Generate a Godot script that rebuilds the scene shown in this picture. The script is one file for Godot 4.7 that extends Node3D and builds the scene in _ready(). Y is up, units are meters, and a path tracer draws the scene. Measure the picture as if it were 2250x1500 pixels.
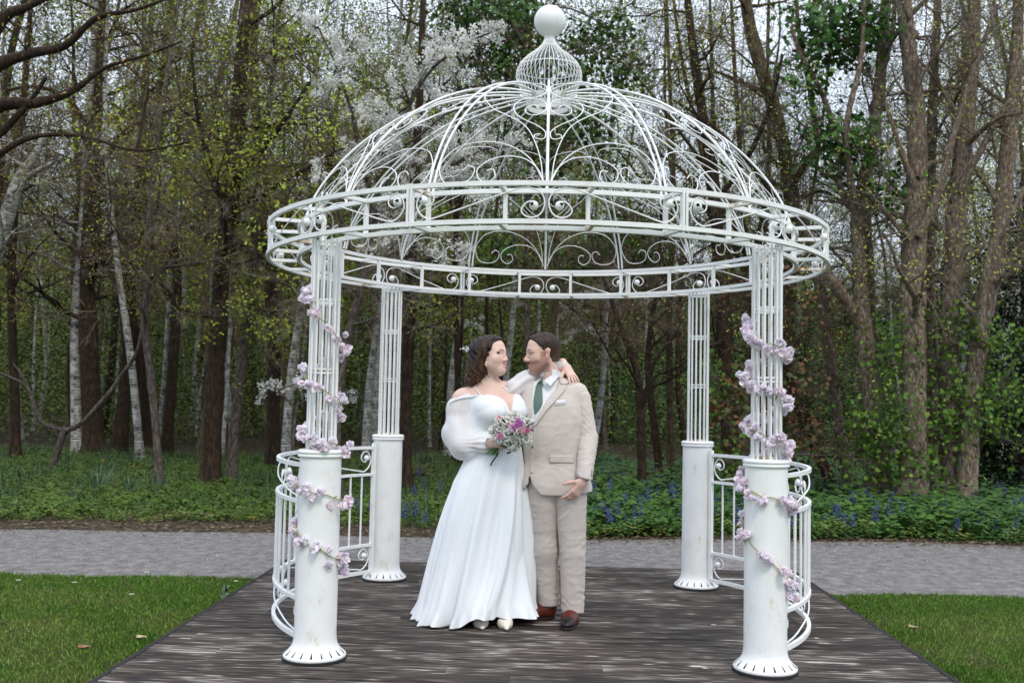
extends Node3D
# A white wrought-iron garden gazebo on a weathered deck at the edge of a spring wood, a couple under it.

class Geo:
	var v := PackedVector3Array()
	var n := PackedVector3Array()
	var c := PackedColorArray()
	var uv := PackedVector2Array()
	var ix := PackedInt32Array()

	func vert(p: Vector3, nn: Vector3, col := Color.WHITE, u := Vector2.ZERO) -> int:
		v.append(p); n.append(nn); c.append(col); uv.append(u)
		return v.size() - 1

	func tri(a: int, b: int, d: int) -> void:      # counter-clockwise from outside; stored clockwise
		ix.append(a); ix.append(d); ix.append(b)

	func quad(a: int, b: int, d: int, e: int) -> void:
		tri(a, b, d); tri(a, d, e)

	func face(pts: Array, col := Color.WHITE) -> void:      # flat polygon, counter-clockwise from outside
		var nn: Vector3 = (pts[1] - pts[0]).cross(pts[2] - pts[0]).normalized()
		var first := v.size()
		for p in pts:
			vert(p, nn, col)
		for i in range(1, pts.size() - 1):
			tri(first, first + i, first + i + 1)

	func tube(pts: PackedVector3Array, rad: PackedFloat32Array, sides := 6, col := Color.WHITE, caps := true, col2 := Color(0, 0, 0, 0)) -> void:
		var m := pts.size()
		if m < 2:
			return
		var t := (pts[1] - pts[0]).normalized()
		var a := t.cross(Vector3.UP if absf(t.y) < 0.9 else Vector3.RIGHT).normalized()
		var first := v.size()
		for i in m:
			var d: Vector3 = (pts[mini(i + 1, m - 1)] - pts[maxi(i - 1, 0)])
			if d.length_squared() > 1e-12:
				t = d.normalized()
			a = (a - t * a.dot(t)).normalized()
			var b := t.cross(a)
			var r: float = rad[mini(i, rad.size() - 1)]
			var k := col if col2.a == 0.0 else col.lerp(col2, float(i) / (m - 1))
			for j in sides:
				var an := TAU * j / sides
				var dir := a * cos(an) + b * sin(an)
				v.append(pts[i] + dir * r); n.append(dir); c.append(k)
				uv.append(Vector2(float(j) / sides, float(i)))
		for i in m - 1:
			for j in sides:
				var p := first + i * sides + j
				var q := first + i * sides + (j + 1) % sides
				ix.append(p); ix.append(p + sides); ix.append(q)
				ix.append(q); ix.append(p + sides); ix.append(q + sides)
		if caps:
			for e in 2:
				var row := first + (0 if e == 0 else (m - 1) * sides)
				var nn: Vector3 = (pts[0] - pts[1]).normalized() if e == 0 else (pts[m - 1] - pts[m - 2]).normalized()
				var k0 := v.size()
				for j in sides:
					vert(v[row + j], nn, c[row + j])
				for j in range(1, sides - 1):
					if e == 0:
						tri(k0, k0 + j + 1, k0 + j)
					else:
						tri(k0, k0 + j, k0 + j + 1)

	func sweep(pts: PackedVector3Array, ups: PackedVector3Array, prof: PackedVector2Array, closed := false) -> void:
		# prof: (sideways, up), counter-clockwise seen with the path coming towards you; flat faces
		var m := pts.size()
		var k := prof.size()
		var ring := []
		for i in m:
			var i0 := i - 1 if i > 0 else (m - 1 if closed else 0)
			var i1 := i + 1 if i < m - 1 else (0 if closed else m - 1)
			var t := (pts[i1] - pts[i0]).normalized()
			var s := t.cross(ups[mini(i, ups.size() - 1)]).normalized()
			var u := s.cross(t)
			var row := PackedVector3Array()
			for p in prof:
				row.append(pts[i] + s * p.x + u * p.y)
			ring.append(row)
		for j in k:
			var j1 := (j + 1) % k
			var prev := -1
			var count := m + 1 if closed else m
			for ii in count:
				var i := ii % m
				var a: Vector3 = ring[i][j]
				var b: Vector3 = ring[i][j1]
				var nx := (i + 1) % m if closed else mini(i + 1, m - 1)
				var pv := (i - 1 + m) % m if closed else maxi(i - 1, 0)
				var dir: Vector3 = ring[nx][j] - ring[pv][j]
				var nn := dir.cross(b - a).normalized()
				var x := vert(a, nn)
				vert(b, nn)
				if prev >= 0:
					quad(prev, x, x + 1, prev + 1)
				prev = x
		if not closed:
			var p0 := []
			var p1 := []
			for j in k:
				p0.append(ring[0][j])
				p1.append(ring[m - 1][k - 1 - j])
			face(p1); face(p0)

	func lathe(prof: PackedVector2Array, segs := 24, smooth := true, at := Vector3.ZERO, closed_prof := false) -> void:
		# prof (r, y) from the bottom up outside gives outward faces
		var k := prof.size()
		var last := k if closed_prof else k - 1
		var nn := PackedVector2Array()
		for i in last:
			var d := prof[(i + 1) % k] - prof[i]
			nn.append(Vector2(d.y, -d.x).normalized())
		for i in last:
			var n0 := nn[i]
			var n1 := nn[i]
			if smooth:
				var pi := i - 1 if i > 0 else (last - 1 if closed_prof else 0)
				var ni := i + 1 if i < last - 1 else (0 if closed_prof else last - 1)
				if nn[pi].dot(nn[i]) > 0.5:
					n0 = (nn[pi] + nn[i]).normalized()
				if nn[ni].dot(nn[i]) > 0.5:
					n1 = (nn[ni] + nn[i]).normalized()
			var p := prof[i]
			var q := prof[(i + 1) % k]
			var first := v.size()
			for s in segs + 1:
				var an := TAU * s / segs
				var dir := Vector3(sin(an), 0, cos(an))
				vert(at + dir * p.x + Vector3.UP * p.y, dir * n0.x + Vector3.UP * n0.y, Color.WHITE, Vector2(float(s) / segs, float(i) / last))
				vert(at + dir * q.x + Vector3.UP * q.y, dir * n1.x + Vector3.UP * n1.y, Color.WHITE, Vector2(float(s) / segs, float(i + 1) / last))
			for s in segs:
				var a := first + s * 2
				quad(a, a + 2, a + 3, a + 1)

	func ball(at: Vector3, r: Vector3, segs := 12, rows := 8, col := Color.WHITE, basis := Basis.IDENTITY) -> void:
		var first := v.size()
		for i in rows + 1:
			var th := PI * i / rows
			for s in segs + 1:
				var an := TAU * s / segs
				var d := Vector3(sin(th) * sin(an), cos(th), sin(th) * cos(an))
				vert(at + basis * (d * r), (basis * (d / r)).normalized(), col, Vector2(float(s) / segs, float(i) / rows))
		for i in rows:
			for s in segs:
				var a := first + i * (segs + 1) + s
				quad(a, a + segs + 1, a + segs + 2, a + 1)

	func box(t: Transform3D, size: Vector3, col := Color.WHITE) -> void:
		var h := size * 0.5
		for ax in 3:
			for sg in [-1.0, 1.0]:
				var d := Vector3.ZERO
				d[ax] = sg
				var u := Vector3.ZERO
				u[(ax + 1) % 3] = 1.0
				var w := d.cross(u)
				face([t * ((d - u - w) * h), t * ((d + u - w) * h), t * ((d + u + w) * h), t * ((d - u + w) * h)], col)

	func grid(f: Array, rows: int, cols: int, wrap := false, colors: Array = [], flip := false) -> void:
		# f: rows*cols points; smooth normals from neighbours; counter-clockwise when (row+, col+) turn right-handed
		var first := v.size()
		for i in rows:
			for j in cols:
				var a: Vector3 = f[mini(i + 1, rows - 1) * cols + j] - f[maxi(i - 1, 0) * cols + j]
				var j1 := (j + 1) % cols if wrap else mini(j + 1, cols - 1)
				var j0 := (j - 1 + cols) % cols if wrap else maxi(j - 1, 0)
				var b: Vector3 = f[i * cols + j1] - f[i * cols + j0]
				var nn := a.cross(b).normalized()
				vert(f[i * cols + j], -nn if flip else nn, colors[i * cols + j] if colors.size() else Color.WHITE, Vector2(float(j) / cols, float(i) / rows))
		for i in rows - 1:
			for j in (cols if wrap else cols - 1):
				var j1 := (j + 1) % cols
				var p := first + i * cols + j
				var q := first + (i + 1) * cols + j
				var r := first + (i + 1) * cols + j1
				var s := first + i * cols + j1
				if flip:
					quad(p, s, r, q)
				else:
					quad(p, q, r, s)

	func add(o: Geo, t: Transform3D) -> void:
		var first := v.size()
		var nb := t.basis.inverse().transposed()
		for i in o.v.size():
			v.append(t * o.v[i]); n.append((nb * o.n[i]).normalized())
		c.append_array(o.c); uv.append_array(o.uv)
		for i in o.ix:
			ix.append(i + first)

	func mesh() -> ArrayMesh:
		var m := ArrayMesh.new()
		if ix.is_empty():
			return m
		var a := []
		a.resize(Mesh.ARRAY_MAX)
		a[Mesh.ARRAY_VERTEX] = v
		a[Mesh.ARRAY_NORMAL] = n
		a[Mesh.ARRAY_COLOR] = c
		a[Mesh.ARRAY_TEX_UV] = uv
		a[Mesh.ARRAY_INDEX] = ix
		m.add_surface_from_arrays(Mesh.PRIMITIVE_TRIANGLES, a)
		return m


var M := {}                  # materials
var taken := {}
var rng := RandomNumberGenerator.new()


func numbered(called: String) -> String:
	taken[called] = taken.get(called, -1) + 1
	return called if taken[called] == 0 else "%s_%03d" % [called, taken[called]]


func thing(called: String, label: String, category: String, at := Vector3.ZERO, group := "") -> Node3D:
	var o := Node3D.new()
	o.name = numbered(called)
	add_child(o)
	o.position = at
	tag(o, label, category, group)
	return o


func tag(o: Node3D, label: String, category := "", group := "", kind := "") -> Node3D:
	o.set_meta("label", label)
	if category: o.set_meta("category", category)
	if group: o.set_meta("group", group)
	if kind: o.set_meta("kind", kind)
	return o


func obj(called: String, g, m: Material, parent: Node3D = null) -> MeshInstance3D:
	var o := MeshInstance3D.new()
	o.mesh = g if g is Mesh else g.mesh()
	o.material_override = m
	if parent == null:
		o.name = numbered(called)
		add_child(o)
	else:
		o.name = called
		parent.add_child(o, true)
	return o


func node(called: String, parent: Node3D, at := Vector3.ZERO) -> Node3D:
	var o := Node3D.new()
	o.name = called
	parent.add_child(o, true)
	o.position = at
	return o


func multi(called: String, mesh: Mesh, m: Material, xf: Array, parent: Node3D = null, cols: PackedColorArray = PackedColorArray()) -> MultiMeshInstance3D:
	var o := MultiMeshInstance3D.new()
	var mm := MultiMesh.new()
	mm.transform_format = MultiMesh.TRANSFORM_3D
	mm.use_colors = cols.size() > 0
	mm.mesh = mesh
	mm.instance_count = xf.size()
	for i in xf.size():
		mm.set_instance_transform(i, xf[i])
		if cols.size():
			mm.set_instance_color(i, cols[i])
	o.multimesh = mm
	o.material_override = m
	o.set_meta("kind", "stuff")
	if parent == null:
		o.name = numbered(called)
		add_child(o)
	else:
		o.name = called
		parent.add_child(o, true)
	return o


func lin(r: float, g: float, b: float) -> Color:      # a real-world base colour for albedo_color
	return Color(r, g, b).linear_to_srgb()


func mat(called: String, col: Color, rough := 0.8, vcol := false) -> StandardMaterial3D:
	var m := StandardMaterial3D.new()
	m.resource_name = called
	m.albedo_color = col
	m.roughness = rough
	m.metallic_specular = 0.4
	m.vertex_color_use_as_albedo = vcol
	m.cull_mode = BaseMaterial3D.CULL_DISABLED
	M[called] = m
	return m


func noise(w: int, h: int, freq: float, oct := 4, sd := 1, kind := FastNoiseLite.TYPE_SIMPLEX_SMOOTH, seamless := true) -> Image:
	var f := FastNoiseLite.new()
	f.seed = sd
	f.frequency = freq
	f.noise_type = kind
	f.fractal_octaves = oct
	var im: Image = f.get_seamless_image(w, h) if seamless else f.get_image(w, h)
	im.convert(Image.FORMAT_L8)
	return im


func ramp(im: Image, stops: Array) -> ImageTexture:      # stops: [offset, srgb colour] pairs
	var g := Gradient.new()
	var off := PackedFloat32Array()
	var cols := PackedColorArray()
	for s in stops:
		off.append(s[0]); cols.append(s[1])
	g.offsets = off
	g.colors = cols
	var lut := PackedByteArray()
	for i in 256:
		var c := g.sample(i / 255.0)
		lut.append(c.r8); lut.append(c.g8); lut.append(c.b8)
	var d := im.get_data()
	var out := PackedByteArray()
	out.resize(d.size() * 3)
	for i in d.size():
		var k := d[i] * 3
		out[i * 3] = lut[k]; out[i * 3 + 1] = lut[k + 1]; out[i * 3 + 2] = lut[k + 2]
	return ImageTexture.create_from_image(Image.create_from_data(im.get_width(), im.get_height(), false, Image.FORMAT_RGB8, out))


func blend(list: Array) -> Image:      # [[image, weight], ...] -> one grey image, contrast kept about the middle
	var w: int = list[0][0].get_width()
	var h: int = list[0][0].get_height()
	var acc := PackedFloat32Array()
	acc.resize(w * h)
	for e in list:
		var d: PackedByteArray = e[0].get_data()
		var k: float = e[1]
		for i in w * h:
			acc[i] += (d[i] - 127.5) * k
	var out := PackedByteArray()
	out.resize(w * h)
	for i in w * h:
		out[i] = clampi(int(acc[i] + 127.5), 0, 255)
	return Image.create_from_data(w, h, false, Image.FORMAT_L8, out)


func streaks(w: int, h: int, nw: int, nh: int, freq: float, sd: int, oct := 3) -> Image:      # noise drawn out along x
	var im := noise(nw, nh, freq, oct, sd, FastNoiseLite.TYPE_SIMPLEX_SMOOTH, false)
	im.resize(w, h, Image.INTERPOLATE_CUBIC)
	return im


func grey(im: Image) -> ImageTexture:
	return ImageTexture.create_from_image(im)


func smooth_path(pts: PackedVector3Array, per := 6) -> PackedVector3Array:      # Catmull-Rom through the points
	var out := PackedVector3Array()
	var m := pts.size()
	for i in m - 1:
		var p0 := pts[maxi(i - 1, 0)]
		var p3 := pts[mini(i + 2, m - 1)]
		for k in per:
			out.append(pts[i].cubic_interpolate(pts[i + 1], p0, p3, float(k) / per))
	out.append(pts[m - 1])
	return out


func around(r: float, deg: float, y := 0.0) -> Vector3:      # degrees from the front (+z) towards +x
	var a := deg_to_rad(deg)
	return Vector3(r * sin(a), y, r * cos(a))


func bone(a: Vector3, b: Vector3, ra: float, rb: float, k := 0.02, flat := 1.0, tint := 0) -> Array:
	return [a, b, ra, rb, k, flat, tint]


func _ready() -> void:
	rng.seed = 11
	camera_and_light()
	materials()
	ground()
	deck()
	gazebo()
	people()
	forest()
	small_things()


func camera_and_light() -> void:
	var cam := Camera3D.new()
	cam.name = "camera"
	add_child(cam)
	cam.basis = Basis(Vector3.UP, 0.031107) * Basis(Vector3.RIGHT, 0.057815) * Basis(Vector3.BACK, 0.020337)
	cam.position = Vector3(-0.004, 1.38, 6.575)
	var lens := CameraAttributesPhysical.new()
	lens.frustum_focal_length = 35.57
	lens.frustum_near = 0.05
	lens.frustum_far = 400.0
	lens.frustum_focus_distance = 6.1
	lens.exposure_aperture = 4.0
	cam.attributes = lens
	cam.current = true
	var we := WorldEnvironment.new()
	we.name = "environment"
	var e := Environment.new()
	e.background_mode = Environment.BG_SKY
	var sky := Sky.new()
	var sm := ProceduralSkyMaterial.new()
	sm.sky_top_color = Color(1.12, 1.17, 1.26)
	sm.sky_horizon_color = Color(0.86, 0.905, 0.97)
	sm.sky_curve = 0.5
	sm.ground_bottom_color = Color(0.2, 0.2, 0.16)
	sm.ground_horizon_color = Color(0.3, 0.32, 0.28)
	sky.sky_material = sm
	e.sky = sky
	e.background_energy_multiplier = 1.0
	e.tonemap_mode = Environment.TONE_MAPPER_LINEAR
	e.tonemap_exposure = EXPOSURE
	e.sdfgi_enabled = true
	e.ssao_enabled = true
	e.ssil_enabled = true
	we.environment = e
	add_child(we)
	var sun := DirectionalLight3D.new()
	sun.name = "sun"
	sun.light_energy = 0.45
	sun.light_color = Color(1.0, 0.96, 0.9)
	sun.light_angular_distance = 14.0
	sun.shadow_enabled = true
	sun.rotation_degrees = Vector3(-50, 22, 0)
	add_child(sun)


const EXPOSURE := 1.22


func materials() -> void:
	var mott := noise(512, 512, 0.012, 5, 3)
	var fine := noise(512, 512, 0.09, 3, 4)
	var w := mat("white_paint", Color.WHITE, 0.42)
	w.albedo_texture = ramp(blend([[mott, 1.0], [fine, 0.45]]), [[0.0, Color(0.82, 0.78, 0.68)], [0.11, Color(0.85, 0.84, 0.8)], [0.26, Color(0.89, 0.893, 0.885)], [1.0, Color(0.925, 0.93, 0.925)]])
	w.uv1_triplanar = true
	w.uv1_world_triplanar = true
	w.uv1_scale = Vector3(1.4, 0.7, 1.4)
	w.heightmap_enabled = true
	w.heightmap_texture = grey(fine)
	w.heightmap_scale = 0.05
	var r := mat("rusty_paint", Color.WHITE, 0.6)
	r.albedo_texture = ramp(blend([[mott, 1.2], [fine, 0.5]]), [[0.0, Color(0.42, 0.24, 0.13)], [0.3, Color(0.62, 0.42, 0.27)], [0.45, Color(0.8, 0.72, 0.6)], [0.6, Color(0.9, 0.9, 0.87)], [1.0, Color(0.93, 0.93, 0.92)]])
	r.uv1_triplanar = true
	r.uv1_world_triplanar = true
	r.uv1_scale = Vector3(2.7, 2.7, 2.7)
	mat("dark_rubber", lin(0.02, 0.02, 0.02), 0.8)
	mat("dark_hole", lin(0.012, 0.012, 0.012), 0.9)
	# weathered deck, one picture over the whole deck
	var s1 := streaks(1024, 1024, 34, 1024, 0.22, 21, 3)
	var s2 := streaks(1024, 1024, 56, 1024, 0.5, 22, 2)
	var big := noise(1024, 1024, 0.0035, 3, 23, FastNoiseLite.TYPE_SIMPLEX_SMOOTH, false)
	var d := mat("deck_wood", Color.WHITE, 0.72)
	var di := blend([[s1, 1.0], [s2, 1.1], [big, 0.42]])
	d.albedo_texture = ramp(di, [[0.0, Color(0.1, 0.08, 0.072)], [0.32, Color(0.19, 0.16, 0.143)], [0.56, Color(0.275, 0.24, 0.215)], [0.74, Color(0.36, 0.325, 0.295)], [0.86, Color(0.48, 0.45, 0.415)], [0.93, Color(0.62, 0.595, 0.56)], [1.0, Color(0.76, 0.74, 0.71)]])
	d.vertex_color_use_as_albedo = true
	d.heightmap_enabled = true
	d.heightmap_texture = grey(di)
	d.heightmap_scale = 0.35
	mat("deck_edge", lin(0.022, 0.019, 0.018), 0.75)
	# gravel path
	var g1 := noise(1024, 1024, 0.16, 2, 31)
	var g2 := noise(1024, 1024, 0.012, 4, 32)
	var g3 := noise(1024, 1024, 0.4, 1, 33)
	var p := mat("gravel", Color.WHITE, 0.95)
	var gi := blend([[g1, 0.25], [g2, 0.55], [g3, 0.75]])
	p.albedo_texture = ramp(gi, [[0.0, Color(0.24, 0.225, 0.215)], [0.3, Color(0.385, 0.37, 0.36)], [0.55, Color(0.46, 0.447, 0.44)], [0.75, Color(0.52, 0.505, 0.495)], [1.0, Color(0.66, 0.64, 0.62)]])
	p.heightmap_enabled = true
	p.heightmap_texture = grey(g1)
	p.heightmap_scale = 0.3
	p.uv1_scale = Vector3(0.5, 0.5, 0.5)
	mat("pebble", Color.WHITE, 0.95, true)
	# earth under the lawn and the wood
	var e1 := noise(512, 512, 0.02, 5, 41)
	var e := mat("earth", Color.WHITE, 1.0)
	e.albedo_texture = ramp(e1, [[0.0, Color(0.1, 0.085, 0.06)], [0.4, Color(0.2, 0.165, 0.115)], [0.6, Color(0.26, 0.22, 0.15)], [1.0, Color(0.4, 0.33, 0.24)]])
	e.uv1_scale = Vector3(0.6, 0.6, 0.6)
	var t := mat("turf", Color.WHITE, 1.0)
	t.albedo_texture = ramp(e1, [[0.0, Color(0.2, 0.3, 0.08)], [0.5, Color(0.27, 0.37, 0.11)], [1.0, Color(0.37, 0.43, 0.17)]])
	t.uv1_scale = Vector3(0.6, 0.6, 0.6)
	mat("blade", Color.WHITE, 0.7, true)
	M.blade.backlight_enabled = true
	M.blade.backlight = Color(0.3, 0.3, 0.3)
	mat("leaf", Color.WHITE, 0.6, true)
	M.leaf.backlight_enabled = true
	M.leaf.backlight = Color(0.35, 0.35, 0.3)
	mat("petal", Color.WHITE, 0.8, true)
	M.petal.backlight_enabled = true
	M.petal.backlight = Color(0.85, 0.85, 0.85)
	mat("tinted", Color.WHITE, 0.75, true)
	mat("glossy", Color.WHITE, 0.3, true)
	more_materials()


func edge_near(x: float) -> float:      # the near and far edge of the path
	return -1.52 + 0.055 * sin(x * 1.3) + 0.035 * sin(x * 3.1 + 1.0) - 0.012 * (x - 3.4) * (x + 3.7)  * 0.0


func edge_far(x: float) -> float:
	return -4.45 - 0.07 * x + 0.09 * sin(x * 0.9 + 2.0) + 0.05 * sin(x * 2.7)


func lie(x: float, z: float) -> float:      # height of the ground
	var y := -0.1
	var back := -z - 5.0
	if back > 0.0:
		y += minf(back, 6.0) * 0.012 + 0.05 * sin(x * 0.7) * sin(z * 0.5) * minf(1.0, back / 4.0)
		y += maxf(0.0, back - 14.0) * 0.022
	return y


func ground() -> void:
	var g := Geo.new()
	var pts := []
	var nx := 81
	var nz := 81
	for i in nz:
		var z := 16.0 - pow(float(i) / (nz - 1), 1.6) * 146.0
		for j in nx:
			var s := float(j) / (nx - 1) * 2.0 - 1.0
			var x := s * 25.0 + signf(s) * pow(absf(s), 4.0) * 85.0
			pts.append(Vector3(x, lie(x, z) - 0.012, z))
	g.grid(pts, nz, nx, false, [], true)
	for i in g.v.size():
		g.uv[i] = Vector2(g.v[i].x, g.v[i].z)
	tag(obj("woodland_ground", g, M.earth), "bare brown earth of the woodland floor", "", "", "structure")
	# the path, a long strip with uneven edges
	g = Geo.new()
	pts = []
	for j in 161:
		var x := -20.0 + j * 0.25
		for i in 9:
			var z := lerpf(edge_near(x) + 0.06, edge_far(x), i / 8.0)
			pts.append(Vector3(x, -0.1 + 0.02 * sin(PI * i / 8.0), z))
	g.grid(pts, 161, 9, false, [], false)
	for i in g.v.size():
		g.uv[i] = Vector2(g.v[i].x, g.v[i].z)
	tag(obj("gravel_path", g, M.gravel), "grey gravel path running across behind the deck", "", "", "structure")
	# loose stones on the path
	var st := Geo.new()
	st.ball(Vector3.ZERO, Vector3(1, 0.6, 0.8), 6, 4)
	var xf := []
	var cols := PackedColorArray()
	for i in 20000:
		var x := rng.randf_range(-7.5, 7.5)
		var z := lerpf(edge_near(x), edge_far(x), rng.randf())
		var s := rng.randf_range(0.003, 0.0075) * (1.0 if rng.randf() < 0.97 else 1.8)
		var yy := -0.1 + 0.02 * sin(PI * (z - edge_near(x)) / (edge_far(x) - edge_near(x)))
		xf.append(Transform3D(Basis(Vector3.UP, rng.randf() * TAU).scaled(Vector3(s, s, s)), Vector3(x, yy, z)))
		var k := lerpf(0.1, 0.42, pow(rng.randf(), 1.4))
		cols.append(Color(k, k * 0.96, k * 0.92))
	tag(multi("loose_gravel", st.mesh(), M.pebble, xf, null, cols), "loose grey stones scattered on the gravel path", "gravel")
	# lawn on both sides of the deck and towards the camera
	g = Geo.new()
	pts = []
	for j in 97:
		var x := -12.0 + j * 0.25
		for i in 13:
			var z := lerpf(9.0, edge_near(x), i / 12.0)
			pts.append(Vector3(x, -0.094, z))
	g.grid(pts, 97, 13, false, [], false)
	for i in g.v.size():
		g.uv[i] = Vector2(g.v[i].x, g.v[i].z)
	tag(obj("lawn", g, M.turf), "mown green lawn on both sides of the deck", "", "", "structure")
	# grass tufts
	var tuft := []
	for k in 3:
		var b := Geo.new()
		for i in 12:
			blade_at(b, Vector3(rng.randf_range(-0.03, 0.03), 0, rng.randf_range(-0.03, 0.03)), rng.randf_range(0.016, 0.034), 0.0021, rng.randf_range(0.35, 1.5))
		tuft.append(b.mesh())
	var patch := FastNoiseLite.new()
	patch.seed = 5
	patch.frequency = 0.9
	var lists := [[], [], []]
	var tints := [PackedColorArray(), PackedColorArray(), PackedColorArray()]
	for i in 64000:
		var x := rng.randf_range(2.17, 5.4) * (1.0 if rng.randf() < 0.5 else -1.0)
		var z := rng.randf_range(-1.7, 3.0)
		if z < edge_near(x) + rng.randf_range(-0.04, 0.03):
			continue
		var k := i % 3
		var s := rng.randf_range(0.7, 1.25)
		lists[k].append(Transform3D(Basis(Vector3.UP, rng.randf() * TAU).scaled(Vector3(s, s * rng.randf_range(0.7, 1.2), s)), Vector3(x, -0.094, z)))
		var m := clampf(0.5 + 1.1 * patch.get_noise_2d(x, z) + 0.4 * patch.get_noise_2d(x * 5.0, z * 5.0), 0.0, 1.0)
		var lush := clampf((-z + 0.2) * 0.6, 0.0, 1.0)
		var col := Color(0.17, 0.35, 0.043).lerp(Color(0.335, 0.435, 0.11), m * (1.0 - lush * 0.75))
		if rng.randf() < 0.06:
			col = Color(0.33, 0.29, 0.17)
		tints[k].append(col * rng.randf_range(0.75, 1.2))
	for k in 3:
		tag(multi("lawn_grass", tuft[k], M.blade, lists[k], null, tints[k]), "short mown grass growing on the lawn", "grass")


func blade_at(g: Geo, at: Vector3, h: float, w: float, lean: float, col := Color.WHITE) -> void:
	var a := rng.randf() * TAU
	var side := Vector3(cos(a), 0, sin(a)) * w
	var out := Vector3(-sin(a), 0, cos(a)) * lean * h
	var p := [at, at + Vector3.UP * h * 0.55 + out * 0.35, at + Vector3.UP * h + out]
	var nn := Vector3(-sin(a), 0.6, cos(a)).normalized()
	var i := g.vert(p[0] - side, nn, col)
	g.vert(p[0] + side, nn, col)
	g.vert(p[1] - side * 0.8, nn, col)
	g.vert(p[1] + side * 0.8, nn, col)
	g.vert(p[2], nn, col)
	g.quad(i, i + 1, i + 3, i + 2)
	g.tri(i + 2, i + 3, i + 4)


func deck() -> void:
	var t := thing("wooden_deck", "weathered dark plank deck that carries the white gazebo", "deck")
	var z := -2.0
	while z < 2.3:
		var w := 0.134
		var g := Geo.new()
		var slip := rng.randf()
		var shade := rng.randf_range(0.66, 1.16)
		var h := rng.randf_range(-0.002, 0.002)
		var prof := PackedVector2Array([Vector2(-w / 2, -0.03), Vector2(w / 2, -0.03), Vector2(w / 2, -0.006), Vector2(w / 2 - 0.006, 0.0), Vector2(-w / 2 + 0.006, 0.0), Vector2(-w / 2, -0.006)])
		g.sweep(PackedVector3Array([Vector3(-2.112, h, z + w / 2), Vector3(2.112, h, z + w / 2)]), PackedVector3Array([Vector3.UP]), prof)
		for i in g.v.size():
			g.uv[i] = Vector2((g.v[i].x + 2.2) / 4.4 + slip, (g.v[i].z + 2.05) / 4.4)
			g.c[i] = Color(shade, shade * 0.985, shade * 0.97)
		obj("plank", g, M.deck_wood, t)
		z += w + rng.randf_range(0.009, 0.023)
	for s: float in [-1.0, 1.0]:
		var g := Geo.new()
		g.box(Transform3D(Basis.IDENTITY, Vector3(2.128 * s, -0.052, 0.15)), Vector3(0.028, 0.106, 4.32))
		obj("edge_board", g, M.deck_edge, t)
	var f := Geo.new()
	f.box(Transform3D(Basis.IDENTITY, Vector3(0, -0.052, -2.018)), Vector3(4.284, 0.1, 0.028))
	obj("edge_board", f, M.deck_edge, t)


func s_curve(length: float, height: float) -> PackedVector2Array:
	# an iron S: a low spiral that rises over the middle of a panel and sweeps down to a high spiral at its end
	var src := [0.062, 0.062, 0.058, 0.079, 0.093, 0.079, 0.122, 0.042, 0.106, 0.013, 0.067, 0.003, 0.029, 0.022, 0.01, 0.068, 0.019, 0.113, 0.048, 0.14, 0.1, 0.152, 0.151, 0.142, 0.228, 0.117, 0.357, 0.074, 0.5, 0.03, 0.57, 0.01, 0.61, 0.005, 0.652, 0.03, 0.675, 0.073, 0.664, 0.118, 0.637, 0.146, 0.603, 0.14, 0.582, 0.114, 0.588, 0.086, 0.618, 0.072, 0.643, 0.09, 0.636, 0.1]
	var out := PackedVector2Array()
	for i in range(0, src.size(), 2):
		var u: float = src[i]
		if u > 0.57:
			u += length - 0.69
		elif u > 0.151:
			u += (length - 0.69) * (u - 0.151) / 0.419
		out.append(Vector2(u, src[i + 1] / 0.156 * height))
	return out


var dome_r := PackedFloat32Array()
var dome_s := PackedFloat32Array()


func dome_y(r: float) -> float:
	return 2.44 + 0.94 * pow(maxf(0.0, 1.0 - pow(r / 1.56, 2.2)), 0.7)


func dome_at(deg: float, s: float, lift := 0.0) -> Vector3:      # s: metres along the dome from its foot
	var i := clampi(dome_s.bsearch(s), 1, dome_s.size() - 1)
	var k := inverse_lerp(dome_s[i - 1], dome_s[i], s)
	var r := lerpf(dome_r[i - 1], dome_r[i], clampf(k, 0.0, 1.0))
	return around(r + lift * 0.5, deg, dome_y(r) + lift)


func bar(r: float, w: float, y: float, h: float) -> Geo:      # a square ring
	var g := Geo.new()
	g.lathe(PackedVector2Array([Vector2(r - w / 2, y), Vector2(r + w / 2, y), Vector2(r + w / 2, y + h), Vector2(r - w / 2, y + h)]), 96, false, Vector3.ZERO, true)
	return g


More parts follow.
